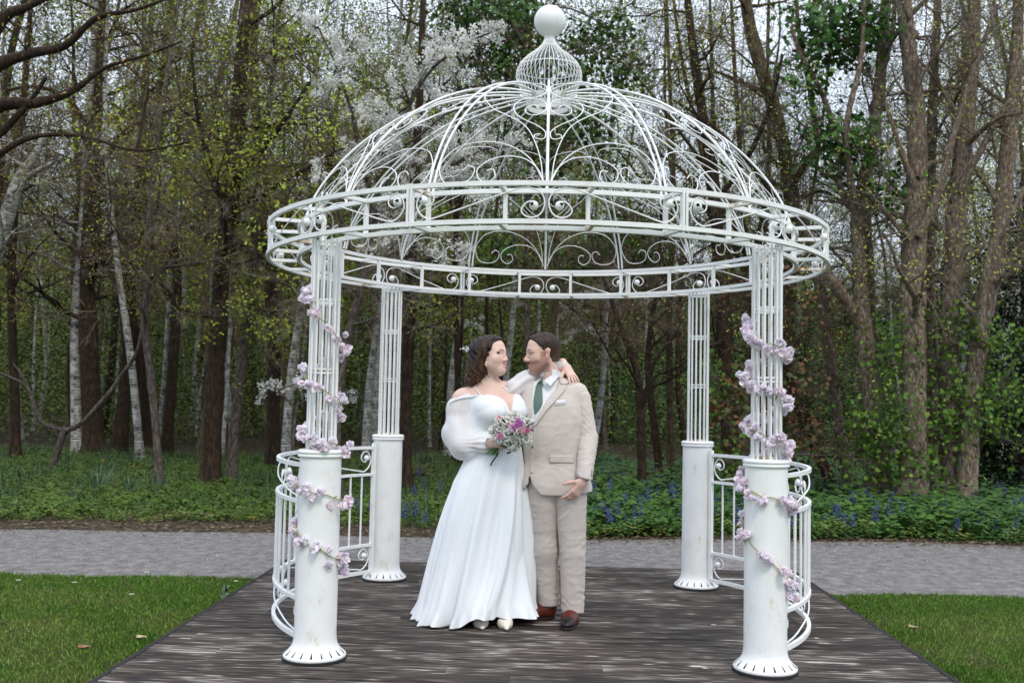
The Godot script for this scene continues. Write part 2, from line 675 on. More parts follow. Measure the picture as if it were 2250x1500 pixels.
func gazebo() -> void:
	var t := thing("gazebo", "round white wrought iron gazebo with domed openwork roof standing on the deck", "gazebo")
	var wp: Material = M.white_paint
	# columns
	for q in [[-45.0, ""], [45.0, ""], [-135.0, ""], [135.0, ""]]:
		var at := around(1.671, q[0])
		var col := node("column", t, at)
		var g := Geo.new()
		g.lathe(PackedVector2Array([Vector2(0.163, 0.014), Vector2(0.166, 0.02), Vector2(0.162, 0.03), Vector2(0.143, 0.046), Vector2(0.127, 0.062), Vector2(0.117, 0.082), Vector2(0.113, 0.105), Vector2(0.111, 0.14), Vector2(0.111, 0.6), Vector2(0.1105, 1.06)]), 48)
		obj("pedestal", g, wp, col)
		g = Geo.new()
		g.lathe(PackedVector2Array([Vector2(0.1, 0.0), Vector2(0.169, 0.0), Vector2(0.169, 0.012), Vector2(0.165, 0.0145), Vector2(0.1, 0.0145)]), 48, false)
		obj("rubber_foot", g, M.dark_rubber, col)
		for k in 18:      # cut slots round the flared foot
			g = Geo.new()
			var a: float = 20.0 * k + 6.0
			var w := 0.0045 if k % 3 else 0.006
			for s in [0]:
				var p := [around(0.1605, a - w / 0.166 * 57.3, 0.0335), around(0.1605, a + w / 0.166 * 57.3, 0.0335), around(0.1325, a + 0.5, 0.059), around(0.1325, a - 0.5, 0.059)]
				g.face(p)
			obj("slot", g, M.dark_hole, col)
		g = Geo.new()
		g.lathe(PackedVector2Array([Vector2(0.11, 1.055), Vector2(0.119, 1.058), Vector2(0.122, 1.064), Vector2(0.119, 1.071), Vector2(0.117, 1.074), Vector2(0.121, 1.078), Vector2(0.123, 1.085), Vector2(0.12, 1.093), Vector2(0.112, 1.098), Vector2(0.0, 1.098)]), 48)
		obj("cap", g, wp, col)
		for k in 14:
			g = Geo.new()
			var p := around(0.0745, k * 360.0 / 14.0 + 5.0)
			g.tube(PackedVector3Array([p + Vector3.UP * 1.097, p + Vector3.UP * 2.226]), PackedFloat32Array([0.0064]), 8, Color.WHITE, false)
			obj("rod", g, wp, col)
		for y in [1.1, 1.5, 1.52, 1.87, 1.89, 2.2]:
			g = Geo.new()
			g.lathe(PackedVector2Array([Vector2(0.063, y), Vector2(0.0665, y), Vector2(0.0665, y + 0.009), Vector2(0.063, y + 0.009)]), 24, false, Vector3.ZERO, true)
			obj("hoop", g, M.rusty_paint if y == 1.1 else wp, col)
	# the ring beam
	var rb := node("ring_beam", t)
	for r in [1.765, 1.58]:
		for y in [2.224, 2.41]:
			obj("ring_bar", bar(r, 0.024, y + 0.0015, 0.023), wp, rb)
	for k in 24:
		var a: float = 7.5 + 15.0 * k
		for y in [2.237, 2.423]:
			var g := Geo.new()
			g.box(Transform3D(Basis(Vector3.UP, deg_to_rad(a)), around(1.6725, a, y)), Vector3(0.023, 0.02, 0.16))
			obj("cross_bar", g, M.rusty_paint if (k * 7 + int(y > 2.3)) % 5 == 0 else wp, rb)
		var g2 := Geo.new()
		g2.box(Transform3D(Basis(Vector3.UP, deg_to_rad(a)), around(1.58, a, 2.33)), Vector3(0.02, 0.164, 0.02))
		obj("post", g2, wp, rb)
		if k % 3 == 1:
			for s in [-0.3, 0.3]:
				g2 = Geo.new()
				g2.box(Transform3D(Basis(Vector3.UP, deg_to_rad(a + s)), around(1.766, a + s, 2.33)), Vector3(0.013, 0.214, 0.0275))
				obj("joint_plate", g2, wp, rb)
	var sc := s_curve(0.672, 0.152)
	for k in 8:
		for s: float in [-1.0, 1.0]:
			var pts := PackedVector3Array()
			for p in sc:
				pts.append(around(1.765, 45.0 * k + s * rad_to_deg(p.x / 1.765), 2.254 + p.y))
			var g := Geo.new()
			g.tube(smooth_path(pts, 4), PackedFloat32Array([0.0039]), 6)
			obj("scroll", g, wp, rb)
			for e in [0, pts.size() - 1]:
				scroll_ball(pts[e], rb, s, 0.0225)
	# the dome
	var n := 400
	var acc := 0.0
	var prev := Vector2(1.56, dome_y(1.56))
	for i in n + 1:
		var r := lerpf(1.56, 0.13, float(i) / n)
		var p := Vector2(r, dome_y(r))
		acc += p.distance_to(prev)
		prev = p
		dome_r.append(r)
		dome_s.append(acc)
	var dm := node("dome", t)
	var full: float = dome_s[n]
	for k in 8:
		for e: float in [-1.0, 0.0, 1.0]:
			var pts := PackedVector3Array()
			for i in 33:
				var s := full * i / 32.0
				var p := dome_at(45.0 * k + (22.5 if e != 0.0 else 0.0), s)
				var side := around(1.0, 45.0 * k + 22.5 + 90.0)
				pts.append(p + side * e * lerpf(0.014, 0.036, smoothstep(0.0, 1.2, s)))
			var g := Geo.new()
			g.tube(pts, PackedFloat32Array([0.0064 if e != 0.0 else 0.0078]), 8)
			obj("rib", g, wp, dm)
		var lines := [
			[0.7, 0.02, 1.3, 0.164, 2.5, 0.288, 4.1, 0.392, 6.4, 0.472, 9.4, 0.536, 13.5, 0.612, 16.9, 0.714, 19.7, 0.827, 20.6, 0.985, 17.3, 1.1, 7.0, 1.09, 1.5, 1.02, 0.6, 0.904, 1.2, 0.826, 3.3, 0.772, 6.5, 0.756, 8.3, 0.802, 6.9, 0.829, 5.0, 0.803],
			[2.3, 0.614, 3.9, 0.658, 5.8, 0.605, 4.8, 0.551, 2.8, 0.543, 0.9, 0.585, 0.5, 0.654, 1.6, 0.716, 5.1, 0.748, 7.9, 0.721, 8.9, 0.64, 7.8, 0.557, 5.4, 0.493, 2.7, 0.443, 0.8, 0.391, 0.5, 0.357, 0.8, 0.327, 1.8, 0.321, 2.9, 0.339, 2.6, 0.358, 1.6, 0.361],
			[0.6, 0.03, 3.2, 0.171, 7.6, 0.269, 13.3, 0.309, 18.8, 0.278, 21.2, 0.194, 21.5, 0.126, 20.0, 0.05, 17.1, 0.034, 14.7, 0.059, 14.1, 0.118, 15.4, 0.141, 16.5, 0.114],
			[0.6, 0.03, 1.9, 0.115, 4.8, 0.182, 8.6, 0.195, 11.8, 0.165, 13.5, 0.116, 13.1, 0.063, 11.4, 0.035, 9.9, 0.066, 10.4, 0.111, 11.6, 0.108],
		]
		for line in lines:
			for s: float in [-1.0, 1.0]:
				var pts := PackedVector3Array()
				for i in range(0, line.size(), 2):
					pts.append(dome_at(45.0 * k + s * line[i], line[i + 1]))
				var g := Geo.new()
				g.tube(smooth_path(pts, 4), PackedFloat32Array([0.0031]), 5)
				obj("scroll", g, wp, dm)
	for y in [3.352, 3.3]:
		var g := Geo.new()
		g.lathe(PackedVector2Array([Vector2(0.134, y), Vector2(0.141, y), Vector2(0.141, y + 0.034), Vector2(0.134, y + 0.034)]), 40, false, Vector3.ZERO, true)
		obj("crown_band", g, wp, dm)
	# the onion cage and ball on top
	var fin := node("finial", t)
	var op := PackedVector3Array()
	for p in [[0.139, 3.3], [0.148, 3.35], [0.172, 3.41], [0.201, 3.46], [0.216, 3.51], [0.212, 3.555], [0.186, 3.605], [0.14, 3.65], [0.088, 3.69], [0.052, 3.73], [0.036, 3.765], [0.03, 3.8]]:
		op.append(Vector3(p[0], p[1], 0))
	op = smooth_path(op, 3)
	for k in 44:
		var pts := PackedVector3Array()
		for p in op:
			pts.append(around(p.x, k * 360.0 / 44.0, p.y))
		var g := Geo.new()
		g.tube(pts, PackedFloat32Array([0.0026]), 5, Color.WHITE, false)
		obj("wire", g, wp, fin)
	for h in [[0.2065, 3.565], [0.064, 3.713]]:
		var g := Geo.new()
		g.lathe(PackedVector2Array([Vector2(h[0] - 0.003, h[1]), Vector2(h[0] + 0.003, h[1]), Vector2(h[0] + 0.003, h[1] + 0.006), Vector2(h[0] - 0.003, h[1] + 0.006)]), 36, false, Vector3.ZERO, true)
		obj("hoop", g, wp, fin)
	var fb := Geo.new()
	fb.lathe(PackedVector2Array([Vector2(0.033, 3.76), Vector2(0.034, 3.79), Vector2(0.033, 3.81)]), 20)
	obj("neck", fb, wp, fin)
	fb = Geo.new()
	fb.ball(Vector3(0, 3.889, 0), Vector3.ONE * 0.1055, 40, 24)
	obj("ball", fb, wp, fin)
	# the two curved railings between front and back columns
	for side: float in [-1.0, 1.0]:
		var rl := node("railing", t)
		var r := 1.662
		var a0 := 49.6
		var a1 := 130.4
		for h in [[1.0, 0.022], [0.8, 0.02], [0.275, 0.02], [0.075, 0.024]]:
			var pts := PackedVector3Array()
			for i in 33:
				pts.append(around(r, side * lerpf(a0, a1, i / 32.0), h[0]))
			var g := Geo.new()
			var w := 0.011
			var hh: float = h[1] / 2
			g.sweep(pts, PackedVector3Array([Vector3.UP]), PackedVector2Array([Vector2(-w, -hh), Vector2(w, -hh), Vector2(w, hh), Vector2(-w, hh)]))
			obj("rail", g, wp, rl)
		for k in 19:
			var a: float = side * lerpf(a0 + 4.1, a1 - 4.1, k / 18.0)
			var g := Geo.new()
			g.tube(PackedVector3Array([around(r, a, 0.284), around(r, a, 0.792)]), PackedFloat32Array([0.0075]), 6, Color.WHITE, false)
			obj("baluster", g, wp, rl)
		for a in [a0 + 0.2, a1 - 0.2]:
			var g := Geo.new()
			g.box(Transform3D(Basis(Vector3.UP, deg_to_rad(side * a)), around(r, side * a, 0.54)), Vector3(0.024, 0.99, 0.028))
			obj("end_post", g, wp, rl)
		var arc := r * deg_to_rad((a1 - a0) / 2.0)
		var sc2 := s_curve(arc - 0.022, 0.165)
		for y in [0.093, 0.818]:
			for s: float in [-1.0, 1.0]:
				var pts := PackedVector3Array()
				for p in sc2:
					pts.append(around(r, side * 90.0 + s * rad_to_deg(p.x / r), y + p.y))
				var g := Geo.new()
				g.tube(smooth_path(pts, 4), PackedFloat32Array([0.005]), 6)
				obj("scroll", g, wp, rl)
				for e in [0, pts.size() - 1]:
					scroll_ball(pts[e], rl, s, 0.021)


func scroll_ball(at: Vector3, parent: Node3D, s: float, r: float) -> void:
	var g := Geo.new()
	g.ball(at, Vector3.ONE * r, 14, 10)
	obj("scroll_ball", g, M.white_paint, parent)
	# the dark star-shaped hole in each hollow ball
	var out := Vector3(at.x, 0, at.z).normalized()
	var side := Vector3.UP.cross(out)
	var c := (out * 0.86 + side * 0.42 * s + Vector3.UP * 0.25).normalized()
	var u := c.cross(Vector3.UP).normalized()
	var w := u.cross(c)
	g = Geo.new()
	var ring := []
	for k in 10:
		var rr := (0.6 if k % 2 == 0 else 0.3) * r
		var an := TAU * k / 10.0
		var d := u * cos(an) * rr + w * sin(an) * rr
		ring.append(at + (c * sqrt(r * r - rr * rr) + d) * 1.03)
	var mid := g.vert(at + c * r * 1.03, c)
	for k in 10:
		g.vert(ring[k], c)
	for k in 10:
		g.tri(mid, mid + 1 + k, mid + 1 + (k + 1) % 10)
	obj("ball_opening", g, M.dark_hole, parent)


class Prim:      # a tapered capsule, flattened along an axis if asked; op 0 joins, 1 carves
	var a: Vector3
	var ba: Vector3
	var inv := 0.0
	var ra := 0.0
	var rb := 0.0
	var k := 0.02
	var squash := 0.0
	var ax := Vector3.BACK
	var op := 0
	var tint := 0
	var safe := 1.0

	func dist(p: Vector3) -> float:
		var e := p - a
		var h := clampf(e.dot(ba) * inv, 0.0, 1.0)
		e -= ba * h
		if squash != 0.0:
			e += ax * (e.dot(ax) * squash)
		return (e.length() - ra - (rb - ra) * h) * safe


func prim(a: Vector3, b: Vector3, ra: float, rb: float, k := 0.02, flat := 1.0, ax := Vector3.BACK, tint := 0, op := 0) -> Prim:
	var q := Prim.new()
	q.a = a
	q.ba = b - a
	q.inv = 1.0 / q.ba.length_squared() if a != b else 0.0
	q.ra = ra
	q.rb = rb
	q.k = k
	q.squash = 1.0 / flat - 1.0
	q.safe = minf(1.0, flat)
	q.ax = ax
	q.tint = tint
	q.op = op
	return q


func moved(list: Array, t: Transform3D) -> Array:      # prims from a figure's own axes into the scene's
	var out := []
	var s := t.basis.get_scale().x
	for p: Prim in list:
		var q := Prim.new()
		q.a = t * p.a
		q.ba = t.basis * p.ba
		q.inv = 1.0 / q.ba.length_squared() if p.inv > 0.0 else 0.0
		q.ra = p.ra * s
		q.rb = p.rb * s
		q.k = p.k * s
		q.squash = p.squash
		q.safe = p.safe
		q.ax = (t.basis * p.ax).normalized()
		q.tint = p.tint
		q.op = p.op
		out.append(q)
	return out


func swollen(list: Array, by: float) -> Array:
	var out := moved(list, Transform3D.IDENTITY)
	for p: Prim in out:
		p.ra += by
		p.rb += by
	return out


func field(list: Array, p: Vector3) -> float:
	var d := 1e9
	for q: Prim in list:
		var e := q.dist(p)
		if q.op == 0:
			var h := q.k - absf(d - e)
			d = minf(d, e) - (h * h * 0.25 / q.k if h > 0.0 else 0.0)
		else:
			var h := q.k - absf(d + e)
			d = maxf(d, -e) + (h * h * 0.25 / q.k if h > 0.0 else 0.0)
	return d


func tint_of(list: Array, p: Vector3) -> int:
	var best := 1e9
	var t := 0
	for q: Prim in list:
		if q.op == 0:
			var e := q.dist(p)
			if e < best:
				best = e
				t = q.tint
	return t


func nets(list: Array, cell: float, cut = null) -> Geo:      # surface nets of the joined prims
	var lo := Vector3.ONE * 1e9
	var hi := -lo
	var maxk := 0.0
	for q: Prim in list:
		if q.op == 0:
			var r := Vector3.ONE * (maxf(q.ra, q.rb) * maxf(1.0, 1.0 / (1.0 + q.squash)) + cell * 2.0)
			lo = lo.min(q.a - r).min(q.a + q.ba - r)
			hi = hi.max(q.a + r).max(q.a + q.ba + r)
			maxk = maxf(maxk, q.k)
	var B := 6
	var nb := Vector3i(((hi - lo) / (cell * B)).ceil())
	var nx := nb.x * B + 1
	var ny := nb.y * B + 1
	var half := cell * B * 0.866
	var at := {}
	var edges := PackedInt32Array()
	var g := Geo.new()
	var S := B + 1
	var val := PackedFloat32Array()
	val.resize(S * S * S)
	for bx in nb.x:
		for by in nb.y:
			for bz in nb.z:
				var o := lo + Vector3(bx, by, bz) * (cell * B)
				var mid := o + Vector3.ONE * (cell * B * 0.5)
				var dm := field(list, mid)
				if absf(dm) > half * 1.25 + maxk * 0.3:
					if cut == null or dm > 0.0:
						continue
					if cut.call(mid) < -half * 2.5 or cut.call(mid) > half * 2.5:
						continue
				var near := []
				for q: Prim in list:
					var e := q.dist(mid)
					if q.op == 0 and e < dm + 2.0 * half + q.k * 1.3 + maxk * 0.3:
						near.append(q)
					elif q.op == 1 and e < absf(dm) + 2.0 * half + q.k:
						near.append(q)
				var any_in := false
				var any_out := false
				var w := 0
				for z in S:
					for y in S:
						for x in S:
							var p := o + Vector3(x, y, z) * cell
							var d := field(near, p)
							if cut != null:
								d = maxf(d, cut.call(p))
							val[w] = d
							w += 1
							if d < 0.0: any_in = true
							else: any_out = true
				if not (any_in and any_out):
					continue
				for z in B:
					for y in B:
						for x in B:
							var i := x + y * S + z * S * S
							var m := 0
							for c in 8:
								if val[i + (c & 1) + ((c >> 1) & 1) * S + (c >> 2) * S * S] < 0.0:
									m |= 1 << c
							if m == 0 or m == 255:
								continue
							var sum := Vector3.ZERO
							var cnt := 0
							for c in 8:
								for axis in 3:
									var c2 := c | (1 << axis)
									if c2 == c:
										continue
									if ((m >> c) & 1) == ((m >> c2) & 1):
										continue
									var v0 := val[i + (c & 1) + ((c >> 1) & 1) * S + (c >> 2) * S * S]
									var v1 := val[i + (c2 & 1) + ((c2 >> 1) & 1) * S + (c2 >> 2) * S * S]
									var f := v0 / (v0 - v1)
									var pc := Vector3(c & 1, (c >> 1) & 1, c >> 2)
									pc[axis] += f
									sum += pc
									cnt += 1
							var gx := bx * B + x
							var gy := by * B + y
							var gz := bz * B + z
							var key := gx + gy * nx + gz * nx * ny
							at[key] = g.vert(o + (Vector3(x, y, z) + sum / cnt) * cell, Vector3.ZERO)
							var in0 := m & 1
							for axis in 3:
								if ((m >> (1 << axis)) & 1) != in0:
									edges.append(key)
									edges.append(axis)
									edges.append(in0)
	var step := [1, nx, nx * ny]
	for e in range(0, edges.size(), 3):
		var key := edges[e]
		var axis := edges[e + 1]
		var s1: int = step[(axis + 1) % 3]
		var s2: int = step[(axis + 2) % 3]
		var p = at.get(key)
		var q = at.get(key - s1)
		var r = at.get(key - s1 - s2)
		var t = at.get(key - s2)
		if q == null or r == null or t == null:
			continue
		if edges[e + 2]:
			g.quad(p, q, r, t)
		else:
			g.quad(p, t, r, q)
	renormal(g)
	return g


func renormal(g: Geo) -> void:
	for i in g.n.size():
		g.n[i] = Vector3.ZERO
	for i in range(0, g.ix.size(), 3):
		var a := g.ix[i]
		var b := g.ix[i + 1]
		var c := g.ix[i + 2]
		var nn := (g.v[c] - g.v[a]).cross(g.v[b] - g.v[a])
		g.n[a] += nn
		g.n[b] += nn
		g.n[c] += nn
	for i in g.n.size():
		g.n[i] = g.n[i].normalized()


func relax(g: Geo, times := 1, by := 0.5) -> void:
	for t in times:
		var sum := PackedVector3Array()
		var cnt := PackedInt32Array()
		sum.resize(g.v.size())
		cnt.resize(g.v.size())
		for i in range(0, g.ix.size(), 3):
			for j in 3:
				var a := g.ix[i + j]
				sum[a] += g.v[g.ix[i + (j + 1) % 3]]
				cnt[a] += 1
		for i in g.v.size():
			if cnt[i]:
				g.v[i] = g.v[i].lerp(sum[i] / cnt[i], by)
	renormal(g)


func front_z(list: Array, x: float, y: float, from := 0.7) -> float:      # where a ray from the front meets the prims
	var z := from
	for i in 60:
		var d := field(list, Vector3(x, y, z))
		if d < 0.0006:
			break
		z -= d * 0.9
		if z < -0.5:
			return -0.5
	return z


func drape(list: Array, left: Array, right: Array, cols: int, lift: float, per := 5, edge := 0.0) -> Geo:
	# a strip between two outlines, laid on the figure from the front; its rim comes down to the cloth below
	var lp := PackedVector3Array()
	var rp := PackedVector3Array()
	for p in left: lp.append(Vector3(p[0], p[1], 0))
	for p in right: rp.append(Vector3(p[0], p[1], 0))
	lp = smooth_path(lp, per)
	rp = smooth_path(rp, per)
	var pts := []
	var rows := lp.size()
	for i in rows + 2:
		var ii := clampi(i - 1, 0, rows - 1)
		for j in cols + 2:
			var jj := clampi(j - 1, 0, cols - 1)
			var p := lp[ii].lerp(rp[ii], float(jj) / (cols - 1))
			var rim := i == 0 or i == rows + 1 or j == 0 or j == cols + 1
			pts.append(Vector3(p.x, p.y, front_z(list, p.x, p.y) + (edge if rim else lift)))
	var g := Geo.new()
	g.grid(pts, rows + 2, cols + 2)
	return g


func hand(t: Transform3D, side: float, curl: Array, thumb: Vector3, size := 1.0, spread := 1.0) -> Array:
	# wrist at the origin, fingers along +y, back of the hand +z, thumb towards side * x
	var out := []
	var s := size
	for x in [-0.021, -0.007, 0.008, 0.022]:
		out.append(prim(Vector3(x * 0.75, 0.006, 0) * s, Vector3(x * 1.05, 0.078, 0.002) * s, 0.0145 * s, 0.0125 * s, 0.012 * s))
	out.append(prim(Vector3(0, -0.05, 0) * s, Vector3(0, 0.012, 0) * s, 0.026 * s, 0.025 * s, 0.02 * s, 0.75))
	var lens := [0.074, 0.082, 0.076, 0.06]
	for f in 4:
		var x: float = side * (0.026 - f * 0.0175) * s
		var p := Vector3(x, 0.083 * s - absf(f - 1.2) * 0.004 * s, 0.003 * s)
		var ang := 0.0
		var out_a := -side * (f - 1.3) * 0.06 * spread
		var ks := [0.48, 0.3, 0.24]
		for seg in 3:
			ang += curl[f] * [0.85, 1.15, 0.75][seg]
			var dir := Vector3(-sin(out_a) * -1.0, cos(ang), -sin(ang))
			var q = p + dir.normalized() * lens[f] * ks[seg] * s
			var r0: float = [0.0088, 0.008, 0.0073][seg] * s
			out.append(prim(p, q, r0, r0 * 0.9, 0.0035 * s, 1.0, Vector3.BACK, 4 if seg == 2 else 0))
			p = q
	var p0 := Vector3(side * 0.02, 0.018, -0.006) * s
	var p1 := p0 + thumb.normalized() * 0.042 * s
	out.append(prim(p0, p1, 0.0145 * s, 0.0105 * s, 0.012 * s))
	var d2 := (thumb.normalized() + Vector3(-side * 0.12, 0.25, -0.05)).normalized()
	var p2 := p1 + d2 * 0.03 * s
	out.append(prim(p1, p2, 0.0105 * s, 0.0095 * s, 0.004 * s))
	out.append(prim(p2, p2 + (d2 + Vector3(0, 0.2, -0.1)).normalized() * 0.024 * s, 0.0098 * s, 0.0078 * s, 0.004 * s, 1.0, Vector3.BACK, 4))
	return moved(out, t)


func frame(at: Vector3, fingers: Vector3, back: Vector3) -> Transform3D:      # a hand's axes
	var y := fingers.normalized()
	var z := (back - y * back.dot(y)).normalized()
	return Transform3D(Basis(y.cross(z), y, z), at)


func head_prims(w: float, female: bool) -> Array:
	# eyes at y = 0, facing +z, its left ear at +x; w widens face and jaw
	var o := []
	var X := Vector3.RIGHT
	o.append(prim(Vector3(0, 0.034, -0.036), Vector3(0, 0.03, 0.012), 0.081, 0.076, 0.03, 0.92, X))
	o.append(prim(Vector3(0, 0.05, 0.03), Vector3(0, 0.015, 0.036), 0.054, 0.05, 0.03, 1.08, X))
	o.append(prim(Vector3(0, -0.015, 0.03), Vector3(0, -0.068, 0.038), 0.057 * w, 0.042 * w, 0.035, 1.0, X))
	for s: float in [-1.0, 1.0]:
		o.append(prim(Vector3(0.041 * s * w, -0.031, 0.05), Vector3(0.035 * s * w, -0.04, 0.056), 0.026 * w, 0.024 * w, 0.026))
		o.append(prim(Vector3(0.052 * s * w, -0.055, -0.006), Vector3(0.016 * s, -0.103, 0.06), 0.022 * w, 0.018 * w, 0.035))
		o.append(prim(Vector3(0.006 * s, 0.017, 0.075), Vector3(0.044 * s, 0.018, 0.058), 0.0115, 0.011, 0.03))
		o.append(prim(Vector3(0.0315 * s, 0.0, 0.098), Vector3(0.033 * s, 0.0, 0.096), 0.0105, 0.0105, 0.022, 1.0, X, 0, 1))
		o.append(prim(Vector3(0.031 * s, -0.001, 0.0685), Vector3(0.031 * s, -0.001, 0.0685), 0.0128, 0.0128, 0.004, 1.0, X, 3))
		o.append(prim(Vector3(0.018 * s, 0.005, 0.0795), Vector3(0.046 * s, 0.003, 0.0695), 0.0048, 0.0044, 0.006, 1.0, X, 5))
		o.append(prim(Vector3(0.019 * s, -0.0075, 0.0785), Vector3(0.045 * s, -0.0065, 0.069), 0.0046, 0.0042, 0.008))
		o.append(prim(Vector3(0.0115 * s, -0.042, 0.097), Vector3(0.0115 * s, -0.042, 0.095), 0.0088, 0.0088, 0.01))
		o.append(prim(Vector3(0.079 * s, 0.012, -0.02), Vector3(0.0765 * s, -0.034, -0.008), 0.0165, 0.0105, 0.008, 0.4, X, 6))
		o.append(prim(Vector3(0.088 * s, -0.004, -0.01), Vector3(0.086 * s, -0.02, -0.006), 0.0085, 0.006, 0.006, 1.0, X, 0, 1))
		if female:      # a smile that shows the teeth
			o.append(prim(Vector3(0.0, -0.067, 0.0885), Vector3(0.03 * s, -0.0645, 0.066), 0.0046, 0.003, 0.006, 1.0, X, 2))
			o.append(prim(Vector3(0.0, -0.0865, 0.0855), Vector3(0.029 * s, -0.0665, 0.066), 0.0056, 0.003, 0.006, 1.0, X, 2))
		else:
			o.append(prim(Vector3(0.0, -0.0685, 0.0885), Vector3(0.024 * s, -0.0695, 0.075), 0.0056, 0.0034, 0.008, 1.0, X, 2))
			o.append(prim(Vector3(0.0, -0.0805, 0.0868), Vector3(0.0215 * s, -0.0725, 0.0745), 0.0064, 0.0034, 0.008, 1.0, X, 2))
	var nz := -0.005 if female else 0.0
	var nr := 0.84 if female else 1.0
	o.append(prim(Vector3(0, 0.008, 0.086 + nz * 0.3), Vector3(0, -0.034, 0.1125 + nz), 0.0078 * nr, 0.0098 * nr, 0.012))
	o.append(prim(Vector3(0, -0.036, 0.1135 + nz), Vector3(0, -0.0395, 0.112 + nz), 0.0105 * nr, 0.0095 * nr, 0.008))
	o.append(prim(Vector3(0, -0.105, 0.066), Vector3(0, -0.1, 0.068), 0.02, 0.019, 0.02))
	if female:
		for s: float in [-1.0, 1.0]:
			o.append(prim(Vector3(0.043 * s, -0.04, 0.04), Vector3(0.04 * s, -0.06, 0.028), 0.032, 0.034, 0.03))
		for s: float in [-1.0, 1.0]:
			o.append(prim(Vector3(0.0, -0.0755, 0.082), Vector3(0.02 * s, -0.0695, 0.071), 0.0062, 0.0044, 0.002, 1.0, X, 7))
		o.append(prim(Vector3(0, -0.085, 0.02), Vector3(0, -0.1, 0.035), 0.036, 0.03, 0.04))
	return o


func paint_head(g: Geo, list: Array, t: Transform3D, skin: Color, beard: Color, brow: Color, strength: float) -> void:
	var inv := t.affine_inverse()
	var fl := FastNoiseLite.new()
	fl.frequency = 60.0
	for i in g.v.size():
		var p := inv * g.v[i]
		var c := skin
		var flush := exp(-(pow((absf(p.x) - 0.042) / 0.022, 2.0) + pow((p.y + 0.036) / 0.022, 2.0))) * (1.0 if p.z > 0.02 else 0.0)
		c = c.lerp(Color(0.66, 0.3, 0.24), flush * 0.28)
		c = c.lerp(Color(0.64, 0.3, 0.25), exp(-p.distance_squared_to(Vector3(0, -0.038, 0.112)) / 0.0003) * 0.25)
		match tint_of(list, g.v[i]):
			2: c = Color(0.55, 0.24, 0.22) if strength < 0.1 else Color(0.5, 0.25, 0.21)
			3:
				var e := Vector2(absf(p.x) - 0.0305, p.y + 0.001).length()
				c = Color(0.02, 0.014, 0.01) if e < 0.0055 else Color(0.42, 0.36, 0.33)
			5: c = Color(0.05, 0.03, 0.025) if strength < 0.1 else c * 0.55
			6: c = c.lerp(Color(0.62, 0.28, 0.22), 0.35)
			7: c = Color(0.78, 0.76, 0.72)
		if p.z > 0.045 and absf(p.y - 0.0215 - 0.004 * sin((absf(p.x) - 0.012) * 70.0)) < 0.0042 and absf(p.x) > 0.011 and absf(p.x) < 0.05:
			c = c.lerp(brow, 0.7)
		if strength > 0.0:
			var b := smoothstep(0.0, 0.018, -0.038 - p.y - maxf(0.0, 0.05 - p.z) * -0.25)
			b *= smoothstep(-0.045, -0.02, p.z)
			var side := smoothstep(0.05, 0.062, absf(p.x)) * smoothstep(-0.012, 0.0, p.z) * smoothstep(0.04, 0.02, p.z) * smoothstep(0.02, 0.0, p.y)
			b = maxf(b, side)
			if p.z > 0.07 and absf(p.x) < 0.026 and p.y < -0.049:
				b = maxf(b, 0.75)
			b *= smoothstep(-0.132, -0.112, p.y)
			if tint_of(list, g.v[i]) == 2:
				b = 0.0
			c = c.lerp(beard, b * strength * (0.85 + 0.3 * fl.get_noise_3dv(p)))
		g.c[i] = c


func paint_skin(g: Geo, list: Array, skin: Color) -> void:
	for i in g.v.size():
		g.c[i] = skin.lerp(Color(0.62, 0.28, 0.22), 0.3) if tint_of(list, g.v[i]) == 4 else skin


func cloth(called: String, col: Color, rough: float, weave: float) -> StandardMaterial3D:
	var m := mat(called, col, rough)
	m.albedo_texture = M.weave_color
	m.uv1_triplanar = true
	m.uv1_scale = Vector3.ONE * 3.0
	m.heightmap_enabled = true
	m.heightmap_texture = M.weave_height
	m.heightmap_scale = weave
	m.rim_enabled = true
	m.rim = 0.25
	return m


func wrinkle(g: Geo, amount: float, scale: Vector3, sd: int, ridge := 0.5) -> void:
	var f := FastNoiseLite.new()
	f.seed = sd
	f.frequency = 1.0
	f.fractal_octaves = 2
	for i in g.v.size():
		var p := g.v[i] * scale
		var q := f.get_noise_3dv(p)
		g.v[i] += g.n[i] * amount * (q * (1.0 - ridge) * 1.5 + (pow(maxf(0.0, 1.0 - absf(q) * 2.6), 3.0) - 0.3) * ridge)
	renormal(g)


